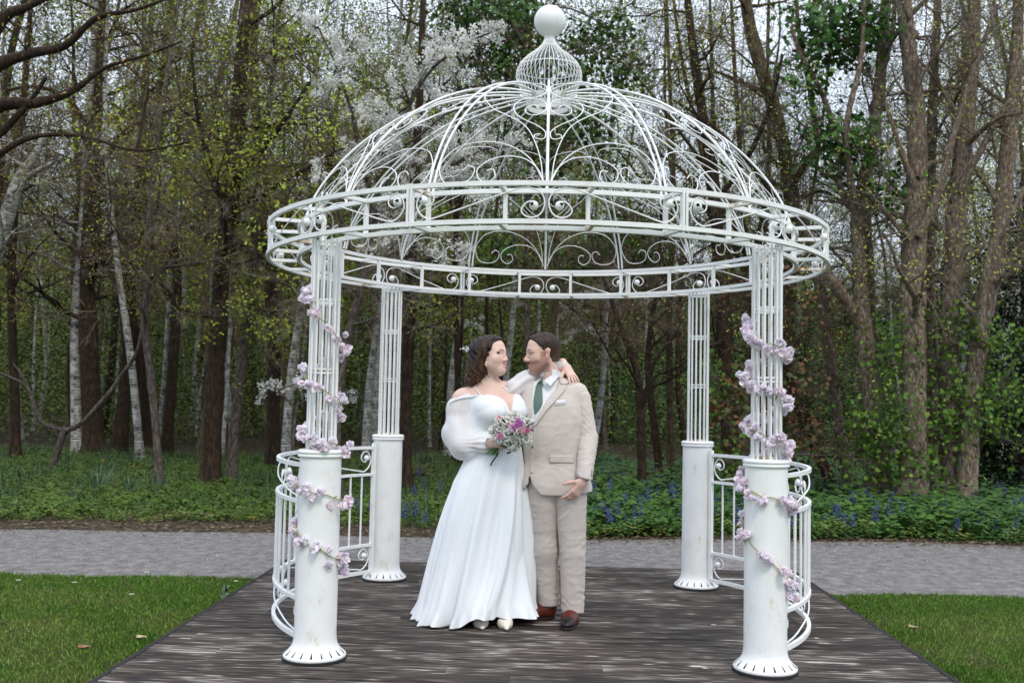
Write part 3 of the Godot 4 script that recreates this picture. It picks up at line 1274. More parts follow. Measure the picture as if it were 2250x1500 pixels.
func people() -> void:
	# a linen-like weave, shared by the cloths
	var wv := blend([[streaks(256, 256, 256, 64, 0.35, 51, 2), 0.5], [streaks(256, 256, 64, 256, 0.35, 52, 2), 0.5], [noise(256, 256, 0.02, 3, 53), 0.35]])
	M.weave_color = ramp(wv, [[0.0, Color(0.86, 0.86, 0.86)], [0.5, Color(0.96, 0.96, 0.96)], [1.0, Color(1, 1, 1)]])
	M.weave_height = grey(wv)
	mat("skin", Color.WHITE, 0.5, true)
	M.skin.subsurf_scatter_enabled = true
	M.skin.subsurf_scatter_strength = 0.12
	mat("hair", Color.WHITE, 0.45, true)
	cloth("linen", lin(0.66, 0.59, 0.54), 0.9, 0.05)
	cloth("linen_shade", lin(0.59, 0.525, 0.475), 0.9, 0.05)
	cloth("shirt", lin(0.8, 0.81, 0.84), 0.7, 0.02)
	cloth("tie_silk", lin(0.1, 0.165, 0.145), 0.5, 0.02)
	cloth("dress", lin(0.79, 0.815, 0.835), 0.75, 0.0)
	M.dress.albedo_texture = null
	M.dress.heightmap_enabled = false
	var sheer := cloth("chiffon", Color(0.95, 0.96, 0.97, 0.7), 0.8, 0.0)
	sheer.albedo_texture = null
	sheer.heightmap_enabled = false
	sheer.transparency = BaseMaterial3D.TRANSPARENCY_ALPHA
	sheer.backlight_enabled = true
	sheer.backlight = Color(0.5, 0.5, 0.5)
	mat("button", lin(0.2, 0.15, 0.1), 0.4)
	mat("gold", Color(0.9, 0.72, 0.4), 0.25)
	M.gold.metallic = 1.0
	mat("thread", lin(0.16, 0.14, 0.12), 0.9)
	groom()
	bride()
	bouquet()


func groom() -> void:
	var t := thing("person", "bearded man in a beige linen suit and green tie, standing beside the woman", "person")
	var skin := Color(0.71, 0.475, 0.4)
	# body: neck, torso, arms and legs as one surface; head and hands on finer grids
	var ht := Transform3D(Basis(Vector3.UP, deg_to_rad(-77)) * Basis(Vector3.RIGHT, deg_to_rad(5)), Vector3(-0.01, 1.683, 0.1))
	var head := moved(head_prims(1.04, false), ht)
	var neck := [prim(Vector3(0.03, 1.61, 0.085), Vector3(0.052, 1.46, 0.075), 0.056, 0.064, 0.03)]
	head.append(neck[0])
	var torso := [
		prim(Vector3(0.0, 1.3, 0.09), Vector3(0.115, 1.3, 0.09), 0.115, 0.115, 0.04, 0.75),
		prim(Vector3(0.03, 1.1, 0.11), Vector3(0.09, 1.1, 0.11), 0.11, 0.11, 0.04, 0.75),
		prim(Vector3(0.03, 0.88, 0.11), Vector3(0.14, 0.88, 0.11), 0.1, 0.1, 0.04, 0.8),
		prim(Vector3(-0.07, 1.42, 0.07), Vector3(0.22, 1.42, 0.07), 0.055, 0.055, 0.06)]
	var body := torso.duplicate()
	body.append_array(neck)
	var wl := Vector3(0.258, 0.915, 0.262)
	body.append_array([
		prim(Vector3(0.245, 1.41, 0.07), Vector3(0.29, 1.14, 0.115), 0.045, 0.036, 0.03), prim(Vector3(0.29, 1.14, 0.115), wl, 0.036, 0.028, 0.02),
		prim(Vector3(-0.1, 1.41, 0.05), Vector3(-0.25, 1.2, -0.06), 0.055, 0.045, 0.03), prim(Vector3(-0.25, 1.2, -0.06), Vector3(-0.43, 1.12, -0.04), 0.043, 0.03, 0.02),
		prim(Vector3(0.02, 0.82, 0.11), Vector3(0.03, 0.44, 0.105), 0.07, 0.05, 0.02), prim(Vector3(0.03, 0.44, 0.105), Vector3(0.066, 0.08, 0.055), 0.045, 0.035, 0.02),
		prim(Vector3(0.18, 0.82, 0.13), Vector3(0.205, 0.43, 0.172), 0.07, 0.05, 0.02), prim(Vector3(0.205, 0.43, 0.172), Vector3(0.21, 0.08, 0.165), 0.045, 0.035, 0.02)])
	var g := nets(body, 0.016)
	paint_skin(g, body, skin)
	var hg := nets(head, 0.0032, func(p: Vector3) -> float: return 1.5 - p.y)
	paint_head(hg, head, ht, skin, Color(0.26, 0.115, 0.065), Color(0.09, 0.045, 0.03), 0.72)
	g.add(hg, Transform3D.IDENTITY)
	# his left hand, hanging half closed with the thumb out
	var hl := hand(frame(wl + Vector3(-0.004, -0.03, 0.01), Vector3(-0.55, -0.8, 0.1), Vector3(0.5, -0.25, 0.8)), 1.0, [0.3, 0.42, 0.52, 0.6], Vector3(0.9, 0.45, 0.05), 1.08)
	var hm := nets(hl, 0.0032)
	paint_skin(hm, hl, Color(0.7, 0.45, 0.38))
	g.add(hm, Transform3D.IDENTITY)
	# his right hand behind her back
	var hr := hand(frame(Vector3(-0.45, 1.115, -0.035), Vector3(-0.9, -0.1, 0.3), Vector3(-0.3, 0.0, -1.0)), -1.0, [0.2, 0.2, 0.22, 0.25], Vector3(-0.5, 0.8, 0.2), 1.0)
	var hb := nets(hr, 0.005)
	paint_skin(hb, hr, skin)
	g.add(hb, Transform3D.IDENTITY)
	obj("body", g, M.skin, t)
	var ring := Geo.new()
	ring.lathe(PackedVector2Array([Vector2(0.0088, -0.002), Vector2(0.0098, -0.002), Vector2(0.0098, 0.002), Vector2(0.0088, 0.002)]), 20, false, Vector3.ZERO, true)
	var rp: Prim = hl[11]
	var ry := rp.ba.normalized()
	var rx := ry.cross(Vector3.BACK).normalized()
	var ro := obj("ring", ring, M.gold, t)
	ro.transform = Transform3D(Basis(rx, ry, rx.cross(ry)), rp.a + rp.ba * 0.45)
	# short hair
	var hp := moved([
		prim(Vector3(0, 0.036, -0.037), Vector3(0, 0.034, 0.013), 0.0845, 0.079, 0.03, 0.92, Vector3.RIGHT),
		prim(Vector3(0, 0.066, 0.03), Vector3(0, 0.07, -0.02), 0.056, 0.062, 0.03, 1.05, Vector3.RIGHT),
		prim(Vector3(0, -0.01, -0.068), Vector3(0, -0.055, -0.058), 0.05, 0.046, 0.02, 1.1, Vector3.RIGHT)], ht)
	var inv := ht.affine_inverse()
	var hair := nets(hp, 0.004, func(p: Vector3) -> float:
		var q := inv * p
		var line := 0.0 if q.y > 0.03 else (0.03 - q.y) * 0.25
		var hairline := 0.466 * (q.y - 0.0) - 0.885 * (q.z - 0.022 + line) - maxf(0.0, absf(q.x) - 0.03) * 0.25
		var ear := 0.024 - Vector2(q.y + 0.012, q.z + 0.012).length() if absf(q.x) > 0.04 else -1.0
		return maxf(maxf(-hairline, ear), -0.058 - q.y))
	for i in hair.v.size():
		var q := inv * hair.v[i]
		var fade := smoothstep(0.055, -0.05, q.y)
		hair.c[i] = Color(0.028, 0.014, 0.01).lerp(Color(0.13, 0.075, 0.055), fade * 0.8)
	wrinkle(hair, 0.004, Vector3(90, 60, 90), 7, 0.6)
	obj("hair", hair, M.hair, t)
	# jacket
	var jk := [
		prim(Vector3(0.0, 1.3, 0.095), Vector3(0.125, 1.3, 0.095), 0.142, 0.142, 0.05, 0.76),
		prim(Vector3(0.02, 1.1, 0.115), Vector3(0.1, 1.1, 0.115), 0.136, 0.138, 0.12, 0.74),
		prim(Vector3(0.012, 0.87, 0.12), Vector3(0.168, 0.87, 0.12), 0.126, 0.126, 0.12, 0.78),
		prim(Vector3(0.012, 0.78, 0.12), Vector3(0.172, 0.78, 0.12), 0.128, 0.128, 0.1, 0.8),
		prim(Vector3(-0.08, 1.42, 0.07), Vector3(0.22, 1.425, 0.07), 0.066, 0.07, 0.06),
		prim(Vector3(0.053, 1.49, 0.055), Vector3(0.2, 1.445, 0.065), 0.062, 0.052, 0.05),
		prim(Vector3(0.053, 1.49, 0.055), Vector3(-0.08, 1.44, 0.065), 0.062, 0.052, 0.05)]
	var arms := [
		prim(Vector3(0.236, 1.398, 0.08), Vector3(0.288, 1.15, 0.115), 0.07, 0.064, 0.006), prim(Vector3(0.29, 1.15, 0.115), Vector3(0.262, 0.89, 0.268), 0.066, 0.051, 0.006),
		prim(Vector3(-0.095, 1.405, 0.06), Vector3(-0.25, 1.2, -0.06), 0.076, 0.066, 0.014), prim(Vector3(-0.25, 1.2, -0.06), Vector3(-0.42, 1.125, -0.045), 0.062, 0.05, 0.04)]
	var right_arm := [arms[2], arms[3]]
	var left_arm := [arms[0], arms[1]]
	var cut := func(p: Vector3) -> float:
		var hem := 0.79
		if p.z > 0.1:
			if p.x < -0.078: hem = 0.86 + (p.x + 0.078) * 1.2
			elif p.x < 0.03: hem = 0.79 + 0.125 * pow(clampf((0.03 - p.x) / 0.108, 0.0, 1.0), 2.6)
		hem += maxf(0.0, p.x - 0.2) * 0.2
		var collar := (p.y - 1.545) * 0.8
		return maxf(hem - p.y, collar)
	var jg := nets(jk, 0.0095, cut)
	wrinkle(jg, 0.004, Vector3(5, 9, 5), 3, 0.7)
	# sleeve folds at the elbow
	var jacket := obj("jacket", jg, M.linen, t)
	for s in 2:
		var ag := nets(left_arm if s == 0 else right_arm, 0.0075, func(p: Vector3) -> float: return 0.905 + (0.264 - p.x) * 0.25 - p.y if s == 0 else -0.4 - p.x)
		wrinkle(ag, 0.0035, Vector3(8, 12, 8), 5, 0.8)
		for i in ag.v.size():
			var p := ag.v[i]
			for w in [[1.13, 0.16, 0.005, 85.0], [1.33, 0.07, 0.0035, 70.0], [0.97, 0.05, 0.0025, 100.0]]:
				var q: float = (p.y - w[0]) / w[1]
				var e: float = sin((p.y * 0.85 + p.x * 0.9 - p.z * 0.5 + 0.01 * sin(p.z * 60.0)) * w[3])
				ag.v[i] += ag.n[i] * w[2] * exp(-q * q) * (1.0 - pow(absf(e), 0.5) * 1.6) * (0.55 + 0.45 * sin(p.y * 31.0 + p.z * 40.0))
		renormal(ag)
		obj("sleeve", ag, M.linen, jacket)
	# shirt front, tie and lapels, laid on the chest
	var sh := drape(jk, [[-0.062, 1.515], [-0.066, 1.42], [-0.07, 1.32], [-0.072, 1.215]], [[0.1, 1.53], [0.07, 1.43], [0.01, 1.33], [-0.066, 1.215]], 8, 0.004)
	obj("shirt", sh, M.shirt, t)
	var tie := drape(jk, [[-0.034, 1.49], [-0.048, 1.46], [-0.06, 1.36], [-0.05, 1.295]], [[0.004, 1.487], [-0.006, 1.458], [-0.004, 1.36], [-0.046, 1.295]], 6, 0.011)
	obj("tie", tie, M.tie_silk, t)
	var kn := Geo.new()
	kn.ball(Vector3(-0.02, 1.502, front_z(jk, -0.02, 1.5) + 0.012), Vector3(0.019, 0.022, 0.014), 14, 10)
	obj("tie_knot", kn, M.tie_silk, t)
	var ll := drape(jk, [[0.105, 1.535], [0.09, 1.47], [0.032, 1.4], [-0.005, 1.33], [-0.062, 1.218]], [[0.147, 1.525], [0.142, 1.458], [0.075, 1.375], [0.02, 1.31], [-0.05, 1.212]], 6, 0.009)
	obj("lapel", ll, M.linen, jacket)
	var lc := drape(jk, [[0.118, 1.545], [0.105, 1.51], [0.112, 1.487]], [[0.16, 1.525], [0.162, 1.505], [0.15, 1.488]], 5, 0.013)
	obj("collar", lc, M.linen, jacket)
	var lr := drape(jk, [[-0.112, 1.49], [-0.135, 1.44], [-0.13, 1.37], [-0.1, 1.28], [-0.077, 1.218]], [[-0.062, 1.515], [-0.064, 1.44], [-0.068, 1.37], [-0.07, 1.28], [-0.071, 1.214]], 6, 0.009)
	obj("lapel", lr, M.linen, jacket)
	# shirt collar: a band round the neck with two points
	var cb := []
	for i in 2:
		for j in 25:
			var a := deg_to_rad(-158.0 + 316.0 * j / 24.0)
			var r := 0.0665 + 0.006 * i
			cb.append(Vector3(0.047, 1.566 - 0.045 * i, 0.078) + Vector3(sin(a + PI - 0.3) * r, 0.018 * -cos(a) * 0.9, cos(a + PI - 0.3) * r))
	var cg := Geo.new()
	cg.grid(cb, 2, 25, false, [], true)
	obj("shirt_collar", cg, M.shirt, t)
	for s in 2:
		var q := [Vector3(0.094, 1.572, 0.148), Vector3(0.118, 1.56, 0.13), Vector3(0.045, 1.475, 0.198), Vector3(0.004, 1.51, 0.172)] if s == 0 else [Vector3(-0.01, 1.528, 0.14), Vector3(-0.035, 1.508, 0.15), Vector3(-0.055, 1.482, 0.16), Vector3(-0.03, 1.5, 0.17)]
		var g2 := Geo.new()
		var pts := []
		for i in 5:
			for j in 5:
				var e: Vector3 = q[0].lerp(q[1], j / 4.0).lerp(q[3].lerp(q[2], j / 4.0), i / 4.0)
				pts.append(Vector3(e.x, e.y, maxf(e.z, front_z(jk, e.x, e.y) + 0.008)))
		g2.grid(pts, 5, 5)
		obj("collar_point", g2, M.shirt, t)
	# pocket flap, breast pocket with a folded cloth, buttons
	var fl := drape(jk, [[0.047, 1.038], [0.049, 0.995]], [[0.2, 1.041], [0.2, 0.997]], 14, 0.006, 5)
	obj("pocket_flap", fl, M.linen, jacket)
	var we := drape(jk, [[0.075, 1.372], [0.077, 1.352]], [[0.148, 1.378], [0.146, 1.36]], 8, 0.004, 3)
	obj("breast_pocket", we, M.linen, jacket)
	var ps := drape(jk, [[0.08, 1.384], [0.082, 1.366]], [[0.143, 1.391], [0.141, 1.371]], 8, 0.006, 3, 0.002)
	obj("pocket_square", ps, M.shirt, jacket)
	for y in [1.195, 1.09]:
		var b := Geo.new()
		b.ball(Vector3(-0.058, y, front_z(jk, -0.058, y) + 0.003), Vector3(0.009, 0.009, 0.004), 12, 6)
		obj("button", b, M.button, jacket)
	# the front edge of the jacket, one side over the other
	var fe := drape(jk, [[-0.066, 1.215], [-0.072, 1.1], [-0.075, 1.0], [-0.076, 0.925]], [[-0.04, 1.215], [-0.046, 1.1], [-0.05, 1.0], [-0.052, 0.93]], 4, 0.0045)
	obj("front_edge", fe, M.linen, jacket)
	for y in [0.925, 0.94, 0.955]:
		var b := Geo.new()
		b.ball(Vector3(0.308, y + (0.0), 0.285 - (y - 0.925) * 0.5), Vector3(0.005, 0.005, 0.005), 8, 6)
		obj("cuff_button", b, M.button, jacket)
	# trousers
	var tr := [
		prim(Vector3(0.03, 0.86, 0.115), Vector3(0.165, 0.86, 0.12), 0.115, 0.115, 0.04, 0.82),
		prim(Vector3(0.016, 0.8, 0.11), Vector3(0.03, 0.44, 0.105), 0.108, 0.08, 0.01), prim(Vector3(0.03, 0.44, 0.105), Vector3(0.066, 0.06, 0.05), 0.08, 0.069, 0.05),
		prim(Vector3(0.184, 0.8, 0.13), Vector3(0.205, 0.43, 0.175), 0.106, 0.081, 0.006), prim(Vector3(0.205, 0.43, 0.175), Vector3(0.21, 0.05, 0.165), 0.081, 0.071, 0.006)]
	for leg in 2:
		var part := [tr[0], tr[1], tr[2]] if leg == 0 else [tr[3], tr[4]]
		var tg := nets(part, 0.0085, func(p: Vector3) -> float: return maxf((0.085 if leg == 0 else 0.068) - p.y, p.y - (0.95 if leg == 0 else 0.86)))
		wrinkle(tg, 0.0045, Vector3(4, 9, 4), 9 + leg, 0.75)
		for i in tg.v.size():
			var p := tg.v[i]
			for w in [[0.15, 0.07, 0.006, 70.0, 0.5], [0.45, 0.1, 0.004, 60.0, -0.7], [0.7, 0.08, 0.004, 75.0, 0.8 if leg == 0 else -0.7]]:
				var q: float = (p.y - w[0]) / w[1]
				var e: float = sin((p.y + w[4] * p.x + 0.3 * p.z + 0.008 * sin(p.x * 70.0)) * w[3])
				tg.v[i] += tg.n[i] * w[2] * exp(-q * q) * (1.0 - pow(absf(e), 0.5) * 1.6) * (0.5 + 0.5 * sin(p.y * 23.0 + p.x * 30.0 + leg))
		renormal(tg)
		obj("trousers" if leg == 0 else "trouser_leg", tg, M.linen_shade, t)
	# brown brogues with dark toes
	for s in 2:
		var heel := Vector3(0.062, 0.045, 0.05) if s == 0 else Vector3(0.212, 0.045, 0.135)
		var toe := Vector3(-0.1, 0.03, 0.12) if s == 0 else Vector3(0.168, 0.03, 0.36)
		var d := (toe - heel)
		d.y = 0.0
		d = d.normalized()
		var up := Vector3.UP
		var sl := [
			prim(heel + up * 0.03, heel + up * -0.005, 0.042, 0.036, 0.02), prim(heel + up * 0.02, heel + d * 0.11 + up * 0.002, 0.042, 0.043, 0.04),
			prim(heel + d * 0.1, toe - d * 0.025, 0.043, 0.034, 0.04, 0.75, Vector3.UP), prim(toe - d * 0.03, toe - up * 0.004, 0.033, 0.022, 0.03, 0.75, Vector3.UP)]
		var sg := nets(sl, 0.005, func(p: Vector3) -> float: return maxf(0.014 - p.y, p.y - 0.105))
		for i in sg.v.size():
			var al := (sg.v[i] - toe).dot(d)
			var c := Color(0.105, 0.022, 0.014)
			c = c.lerp(Color(0.012, 0.009, 0.01), smoothstep(-0.075, -0.045, al) + smoothstep(0.024, 0.014, sg.v[i].y) * 0.5)
			sg.c[i] = c
		var sh2 := obj("shoe", sg, M.glossy, t)
		var so := nets([prim(heel - up * 0.03, heel + d * 0.06 - up * 0.03, 0.041, 0.037, 0.02), prim(heel + d * 0.05 - up * 0.03, toe - d * 0.02 - up * 0.016, 0.04, 0.042, 0.04), prim(toe - d * 0.03 - up * 0.016, toe - up * 0.016, 0.04, 0.027, 0.03)], 0.006, func(p: Vector3) -> float: return maxf(0.001 - p.y, p.y - 0.017))
		for i in so.c.size():
			so.c[i] = Color(0.02, 0.012, 0.01)
		obj("sole", so, M.tinted, sh2)


func bride() -> void:
	var t := thing("person", "woman in white off-shoulder wedding dress with long dark wavy hair, holding a bouquet", "person")
	var skin := Color(0.74, 0.505, 0.425)
	var ht := Transform3D(Basis(Vector3.UP, deg_to_rad(64)) * Basis(Vector3.RIGHT, deg_to_rad(-6)) * Basis(Vector3.BACK, deg_to_rad(-3)), Vector3(-0.332, 1.66, 0.12)).scaled_local(Vector3.ONE * 0.97)
	var head := moved(head_prims(1.12, true), ht)
	var neck := [prim(Vector3(-0.345, 1.6, 0.105), Vector3(-0.35, 1.47, 0.09), 0.05, 0.056, 0.03), prim(Vector3(-0.35, 1.47, 0.09), Vector3(-0.34, 1.42, 0.1), 0.058, 0.07, 0.05)]
	head.append_array(neck)
	var chest := [
		prim(Vector3(-0.4, 1.37, 0.09), Vector3(-0.23, 1.38, 0.09), 0.1, 0.095, 0.06, 0.85),
		prim(Vector3(-0.385, 1.25, 0.1), Vector3(-0.21, 1.25, 0.1), 0.115, 0.11, 0.06, 0.85),
		prim(Vector3(-0.35, 1.1, 0.11), Vector3(-0.255, 1.1, 0.11), 0.112, 0.112, 0.08, 0.85),
		prim(Vector3(-0.345, 1.322, 0.182), Vector3(-0.335, 1.3, 0.185), 0.078, 0.082, 0.04),
		prim(Vector3(-0.182, 1.335, 0.172), Vector3(-0.178, 1.31, 0.175), 0.07, 0.075, 0.03)]
	var sr := Vector3(-0.525, 1.375, 0.085)
	var el := Vector3(-0.55, 1.09, 0.12)
	var wr := Vector3(-0.335, 1.108, 0.285)
	var body := chest + neck
	body.append_array([
		prim(Vector3(-0.35, 1.45, 0.08), Vector3(-0.5, 1.395, 0.08), 0.05, 0.055, 0.05), prim(Vector3(-0.35, 1.45, 0.08), Vector3(-0.21, 1.43, 0.075), 0.05, 0.055, 0.05),
		prim(sr, el, 0.062, 0.047, 0.04), prim(el, wr, 0.045, 0.028, 0.03),
		prim(Vector3(-0.21, 1.425, 0.085), Vector3(-0.05, 1.53, -0.02), 0.056, 0.046, 0.04), prim(Vector3(-0.05, 1.53, -0.02), Vector3(0.142, 1.603, 0.045), 0.044, 0.027, 0.03),
		prim(Vector3(-0.36, 0.95, 0.11), Vector3(-0.28, 0.95, 0.11), 0.11, 0.11, 0.08, 0.9),
		prim(Vector3(-0.36, 0.9, 0.12), Vector3(-0.355, 0.48, 0.16), 0.1, 0.065, 0.05), prim(Vector3(-0.355, 0.48, 0.16), Vector3(-0.352, 0.09, 0.25), 0.06, 0.036, 0.03),
		prim(Vector3(-0.24, 0.9, 0.12), Vector3(-0.22, 0.48, 0.16), 0.1, 0.065, 0.05), prim(Vector3(-0.22, 0.48, 0.16), Vector3(-0.21, 0.09, 0.25), 0.06, 0.036, 0.03),
		prim(Vector3(-0.352, 0.08, 0.25), Vector3(-0.352, 0.055, 0.34), 0.036, 0.03, 0.03), prim(Vector3(-0.21, 0.08, 0.25), Vector3(-0.207, 0.055, 0.34), 0.036, 0.03, 0.03)])
	var g := nets(body, 0.012)
	relax(g, 1)
	paint_skin(g, body, skin)
	var hg := nets(head, 0.0032, func(p: Vector3) -> float: return 1.47 - p.y)
	paint_head(hg, head, ht, skin, skin, Color(0.05, 0.025, 0.018), 0.0)
	g.add(hg, Transform3D.IDENTITY)
	# right hand closed round the stems, left hand laid over his shoulder
	var hr := hand(frame(wr + Vector3(0.008, 0.0, 0.005), Vector3(0.93, 0.1, 0.22), Vector3(-0.15, 0.25, 0.95)), -1.0, [0.85, 0.9, 0.92, 0.95], Vector3(-0.6, 0.7, -0.35), 0.93)
	var h1 := nets(hr, 0.003)
	paint_skin(h1, hr, Color(0.7, 0.46, 0.38))
	g.add(h1, Transform3D.IDENTITY)
	var hl := hand(frame(Vector3(0.146, 1.6, 0.048), Vector3(0.42, -0.72, 0.5), Vector3(0.35, 0.55, 0.75)), 1.0, [0.22, 0.2, 0.2, 0.2], Vector3(0.7, 0.65, -0.1), 0.95, 2.2)
	var h2 := nets(hl, 0.003)
	paint_skin(h2, hl, Color(0.73, 0.5, 0.42))
	g.add(h2, Transform3D.IDENTITY)
	obj("body", g, M.skin, t)
	# bodice with a plunging neckline
	var dress := node("dress", t)
	var neck_x := [-0.6, -0.5, -0.4, -0.343, -0.285, -0.245, -0.219, -0.203, -0.194, -0.183, -0.165, -0.13, -0.05]
	var neck_y := [1.36, 1.385, 1.405, 1.412, 1.402, 1.376, 1.342, 1.292, 1.35, 1.432, 1.45, 1.425, 1.33]
	var line := func(x: float) -> float:
		var i := clampi(neck_x.bsearch(x), 1, neck_x.size() - 1)
		return lerpf(neck_y[i - 1], neck_y[i], clampf(inverse_lerp(neck_x[i - 1], neck_x[i], x), 0.0, 1.0))
	var bo := swollen(chest, 0.0065)
	var bg := nets(bo, 0.008, func(p: Vector3) -> float: return maxf(p.y - (line.call(p.x) if p.z > 0.08 else 1.32), 1.06 - p.y))
	obj("bodice", bg, M.dress, dress)
	# straps
	for s in [[[-0.452, 1.47], [-0.42, 1.44], [-0.39, 1.402]], [[-0.268, 1.47], [-0.24, 1.452], [-0.205, 1.425]]]:
		var pts := PackedVector3Array()
		for p in s:
			pts.append(Vector3(p[0], p[1], front_z(body, p[0], p[1]) + 0.002))
		var sg := Geo.new()
		sg.tube(smooth_path(pts, 5), PackedFloat32Array([0.0042]), 6)
		obj("strap", sg, M.dress, dress)
	# skirt: soft folds from a high waist to the floor, the left side trailing
	var ys := [1.17, 1.12, 1.0, 0.85, 0.6, 0.35, 0.1, 0.012]
	var xl := [-0.44, -0.45, -0.49, -0.555, -0.622, -0.684, -0.745, -0.785]
	var xr := [-0.145, -0.138, -0.118, -0.1, -0.074, -0.05, -0.034, -0.02]
	var fn := FastNoiseLite.new()
	fn.seed = 12
	fn.frequency = 1.0
	fn.fractal_octaves = 1
	for layer in 2:
		var rows := 64
		var cols := 220
		var pts := []
		for i in rows:
			var f := float(i) / (rows - 1)
			var y := lerpf(1.17, 0.012, f)
			var k := 1
			while k < 7 and ys[k] > y:
				k += 1
			var q := inverse_lerp(ys[k - 1], ys[k], y)
			var a := lerpf(xl[k - 1], xl[k], q)
			var b := lerpf(xr[k - 1], xr[k], q)
			var w := (b - a) * 0.5 * (0.97 if layer == 0 else 1.0)
			var cx := (a + b) * 0.5
			var dz := lerpf(0.125, 0.31, pow(f, 0.8)) * (0.95 if layer == 0 else 1.0)
			for j in cols:
				var an := TAU * j / cols
				var grow := smoothstep(0.03, 0.5, f)
				var fold := 0.0
				var tw := an + 0.35 * f * sin(an * 2.0 + 1.0) + 0.12 * f
				var big := fn.get_noise_3d(cos(tw) * 1.9, sin(tw) * 1.9, f * 0.55 + layer * 3.0)
				var mid := fn.get_noise_3d(cos(tw) * 4.2 + 9.0, sin(tw) * 4.2, f * 0.7)
				var small := fn.get_noise_3d(cos(tw) * 13.0 + 20.0, sin(tw) * 13.0, f * 0.9)
				fold = (big * 1.6 + mid * 0.5 + small * 0.06) * (0.016 + 0.05 * f) * grow + 0.0022 * sin(an * 63.0) * (1.0 - grow)
				var rim := 0.0
				if f > 0.94:
					rim = (f - 0.94) / 0.06 * 0.012 * sin(an * 31.0 + layer + 2.0 * sin(an * 5.0))
				var front := maxf(0.0, cos(an))
				var lift := 0.0
				# the hem rides up in front, over the shoes
				var fx := cx + w * sin(an)
				lift = front * smoothstep(-0.5, -0.38, fx) * 0.056 * smoothstep(0.7, 1.0, f)
				var right_up := smoothstep(-0.3, 0.0, fx) * 0.028 * smoothstep(0.75, 1.0, f)
				var yy := y + lift + right_up * (1.0 - front) + (0.01 if layer == 0 else 0.0) + 0.004 * sin(an * 17.0) * smoothstep(0.9, 1.0, f)
				pts.append(Vector3(cx + (w + fold + rim) * sin(an), yy, 0.115 + lerpf(0.0, 0.02, f) + (dz + fold + rim) * cos(an)))
		var sg := Geo.new()
		sg.grid(pts, rows, cols, true)
		obj("skirt" if layer == 0 else "overskirt", sg, M.dress, dress)
	# balloon sleeve
	var sl := [
		prim(Vector3(-0.475, 1.365, 0.1), Vector3(-0.535, 1.335, 0.095), 0.075, 0.072, 0.05),
		prim(Vector3(-0.52, 1.27, 0.1), Vector3(-0.525, 1.17, 0.12), 0.088, 0.1, 0.06),
		prim(Vector3(-0.53, 1.15, 0.13), Vector3(-0.49, 1.09, 0.19), 0.1, 0.09, 0.06),
		prim(Vector3(-0.48, 1.09, 0.19), Vector3(-0.38, 1.098, 0.255), 0.088, 0.05, 0.05),
		prim(Vector3(-0.38, 1.1, 0.26), Vector3(-0.335, 1.107, 0.285), 0.042, 0.034, 0.03)]
	var sgm := nets(sl, 0.0085, func(p: Vector3) -> float: return maxf(p.y - (1.4 + (p.x + 0.53) * 0.3), (p - wr).dot((wr - el).normalized()) - 0.004))
	for i in sgm.v.size():      # gathers running along the sleeve, strongest at band and cuff
		var p := sgm.v[i]
		var top := smoothstep(1.2, 1.32, p.y) * smoothstep(1.39, 1.34, p.y)
		var low := smoothstep(0.2, 0.03, p.distance_to(wr))
		var turn := atan2(p.z - 0.11, p.x + 0.52)
		sgm.v[i] += sgm.n[i] * (0.005 * top * sin(turn * 24.0) + 0.006 * low * sin(atan2(p.z - 0.25, p.y - 1.1) * 11.0) + 0.006 * sin(p.x * 45.0 + p.y * 22.0 + sin(p.y * 30.0)) * (1.0 - top) * 0.6)
	renormal(sgm)
	obj("sleeve", sgm, M.chiffon, dress)
	var cf := Geo.new()
	cf.tube(PackedVector3Array([wr - (wr - el).normalized() * 0.03, wr + (wr - el).normalized() * 0.006]), PackedFloat32Array([0.034, 0.034]), 20, Color.WHITE, false)
	obj("cuff", cf, M.dress, dress)
	# band of the off-shoulder sleeve
	var bp := PackedVector3Array()
	var under := body + sl
	for p in [[-0.59, 1.352], [-0.565, 1.37], [-0.52, 1.385], [-0.47, 1.394], [-0.42, 1.402], [-0.392, 1.404]]:
		bp.append(Vector3(p[0], p[1], front_z(under, p[0], p[1]) + 0.002))
	var bd := Geo.new()
	bd.tube(smooth_path(bp, 5), PackedFloat32Array([0.006]), 6)
	obj("sleeve_band", bd, M.dress, dress)
	# the other sleeve, over his shoulder and behind his neck
	var s2 := [
		prim(Vector3(-0.185, 1.462, 0.125), Vector3(-0.125, 1.5, 0.085), 0.056, 0.056, 0.05),
		prim(Vector3(-0.125, 1.5, 0.085), Vector3(-0.035, 1.54, -0.03), 0.056, 0.055, 0.05),
		prim(Vector3(-0.035, 1.54, -0.03), Vector3(0.1, 1.595, 0.0), 0.055, 0.05, 0.05),
		prim(Vector3(0.1, 1.595, 0.01), Vector3(0.135, 1.602, 0.035), 0.04, 0.033, 0.03)]
	var s2g := nets(s2, 0.0085, func(p: Vector3) -> float: return p.x - 0.137)
	for i in s2g.v.size():
		var p := s2g.v[i]
		s2g.v[i] += s2g.n[i] * 0.005 * sin((p.x * 0.8 - p.y) * 90.0 + sin(p.z * 50.0))
	renormal(s2g)
	obj("sleeve", s2g, M.chiffon, dress)
	# cream pumps
	for x in [-0.352, -0.205]:
		var sp := [prim(Vector3(x + 0.002, 0.05, 0.28), Vector3(x, 0.03, 0.36), 0.037, 0.04, 0.03), prim(Vector3(x, 0.028, 0.36), Vector3(x + 0.014, 0.018, 0.445), 0.041, 0.014, 0.03, 0.8, Vector3.UP)]
		var sg := nets(sp, 0.0045, func(p: Vector3) -> float: return maxf(0.003 - p.y, p.y - (0.056 if p.z > 0.3 else 0.075)))
		for i in sg.c.size():
			sg.c[i] = Color(0.72, 0.66, 0.55)
		obj("shoe", sg, M.glossy, t)
	bride_hair(t, ht)
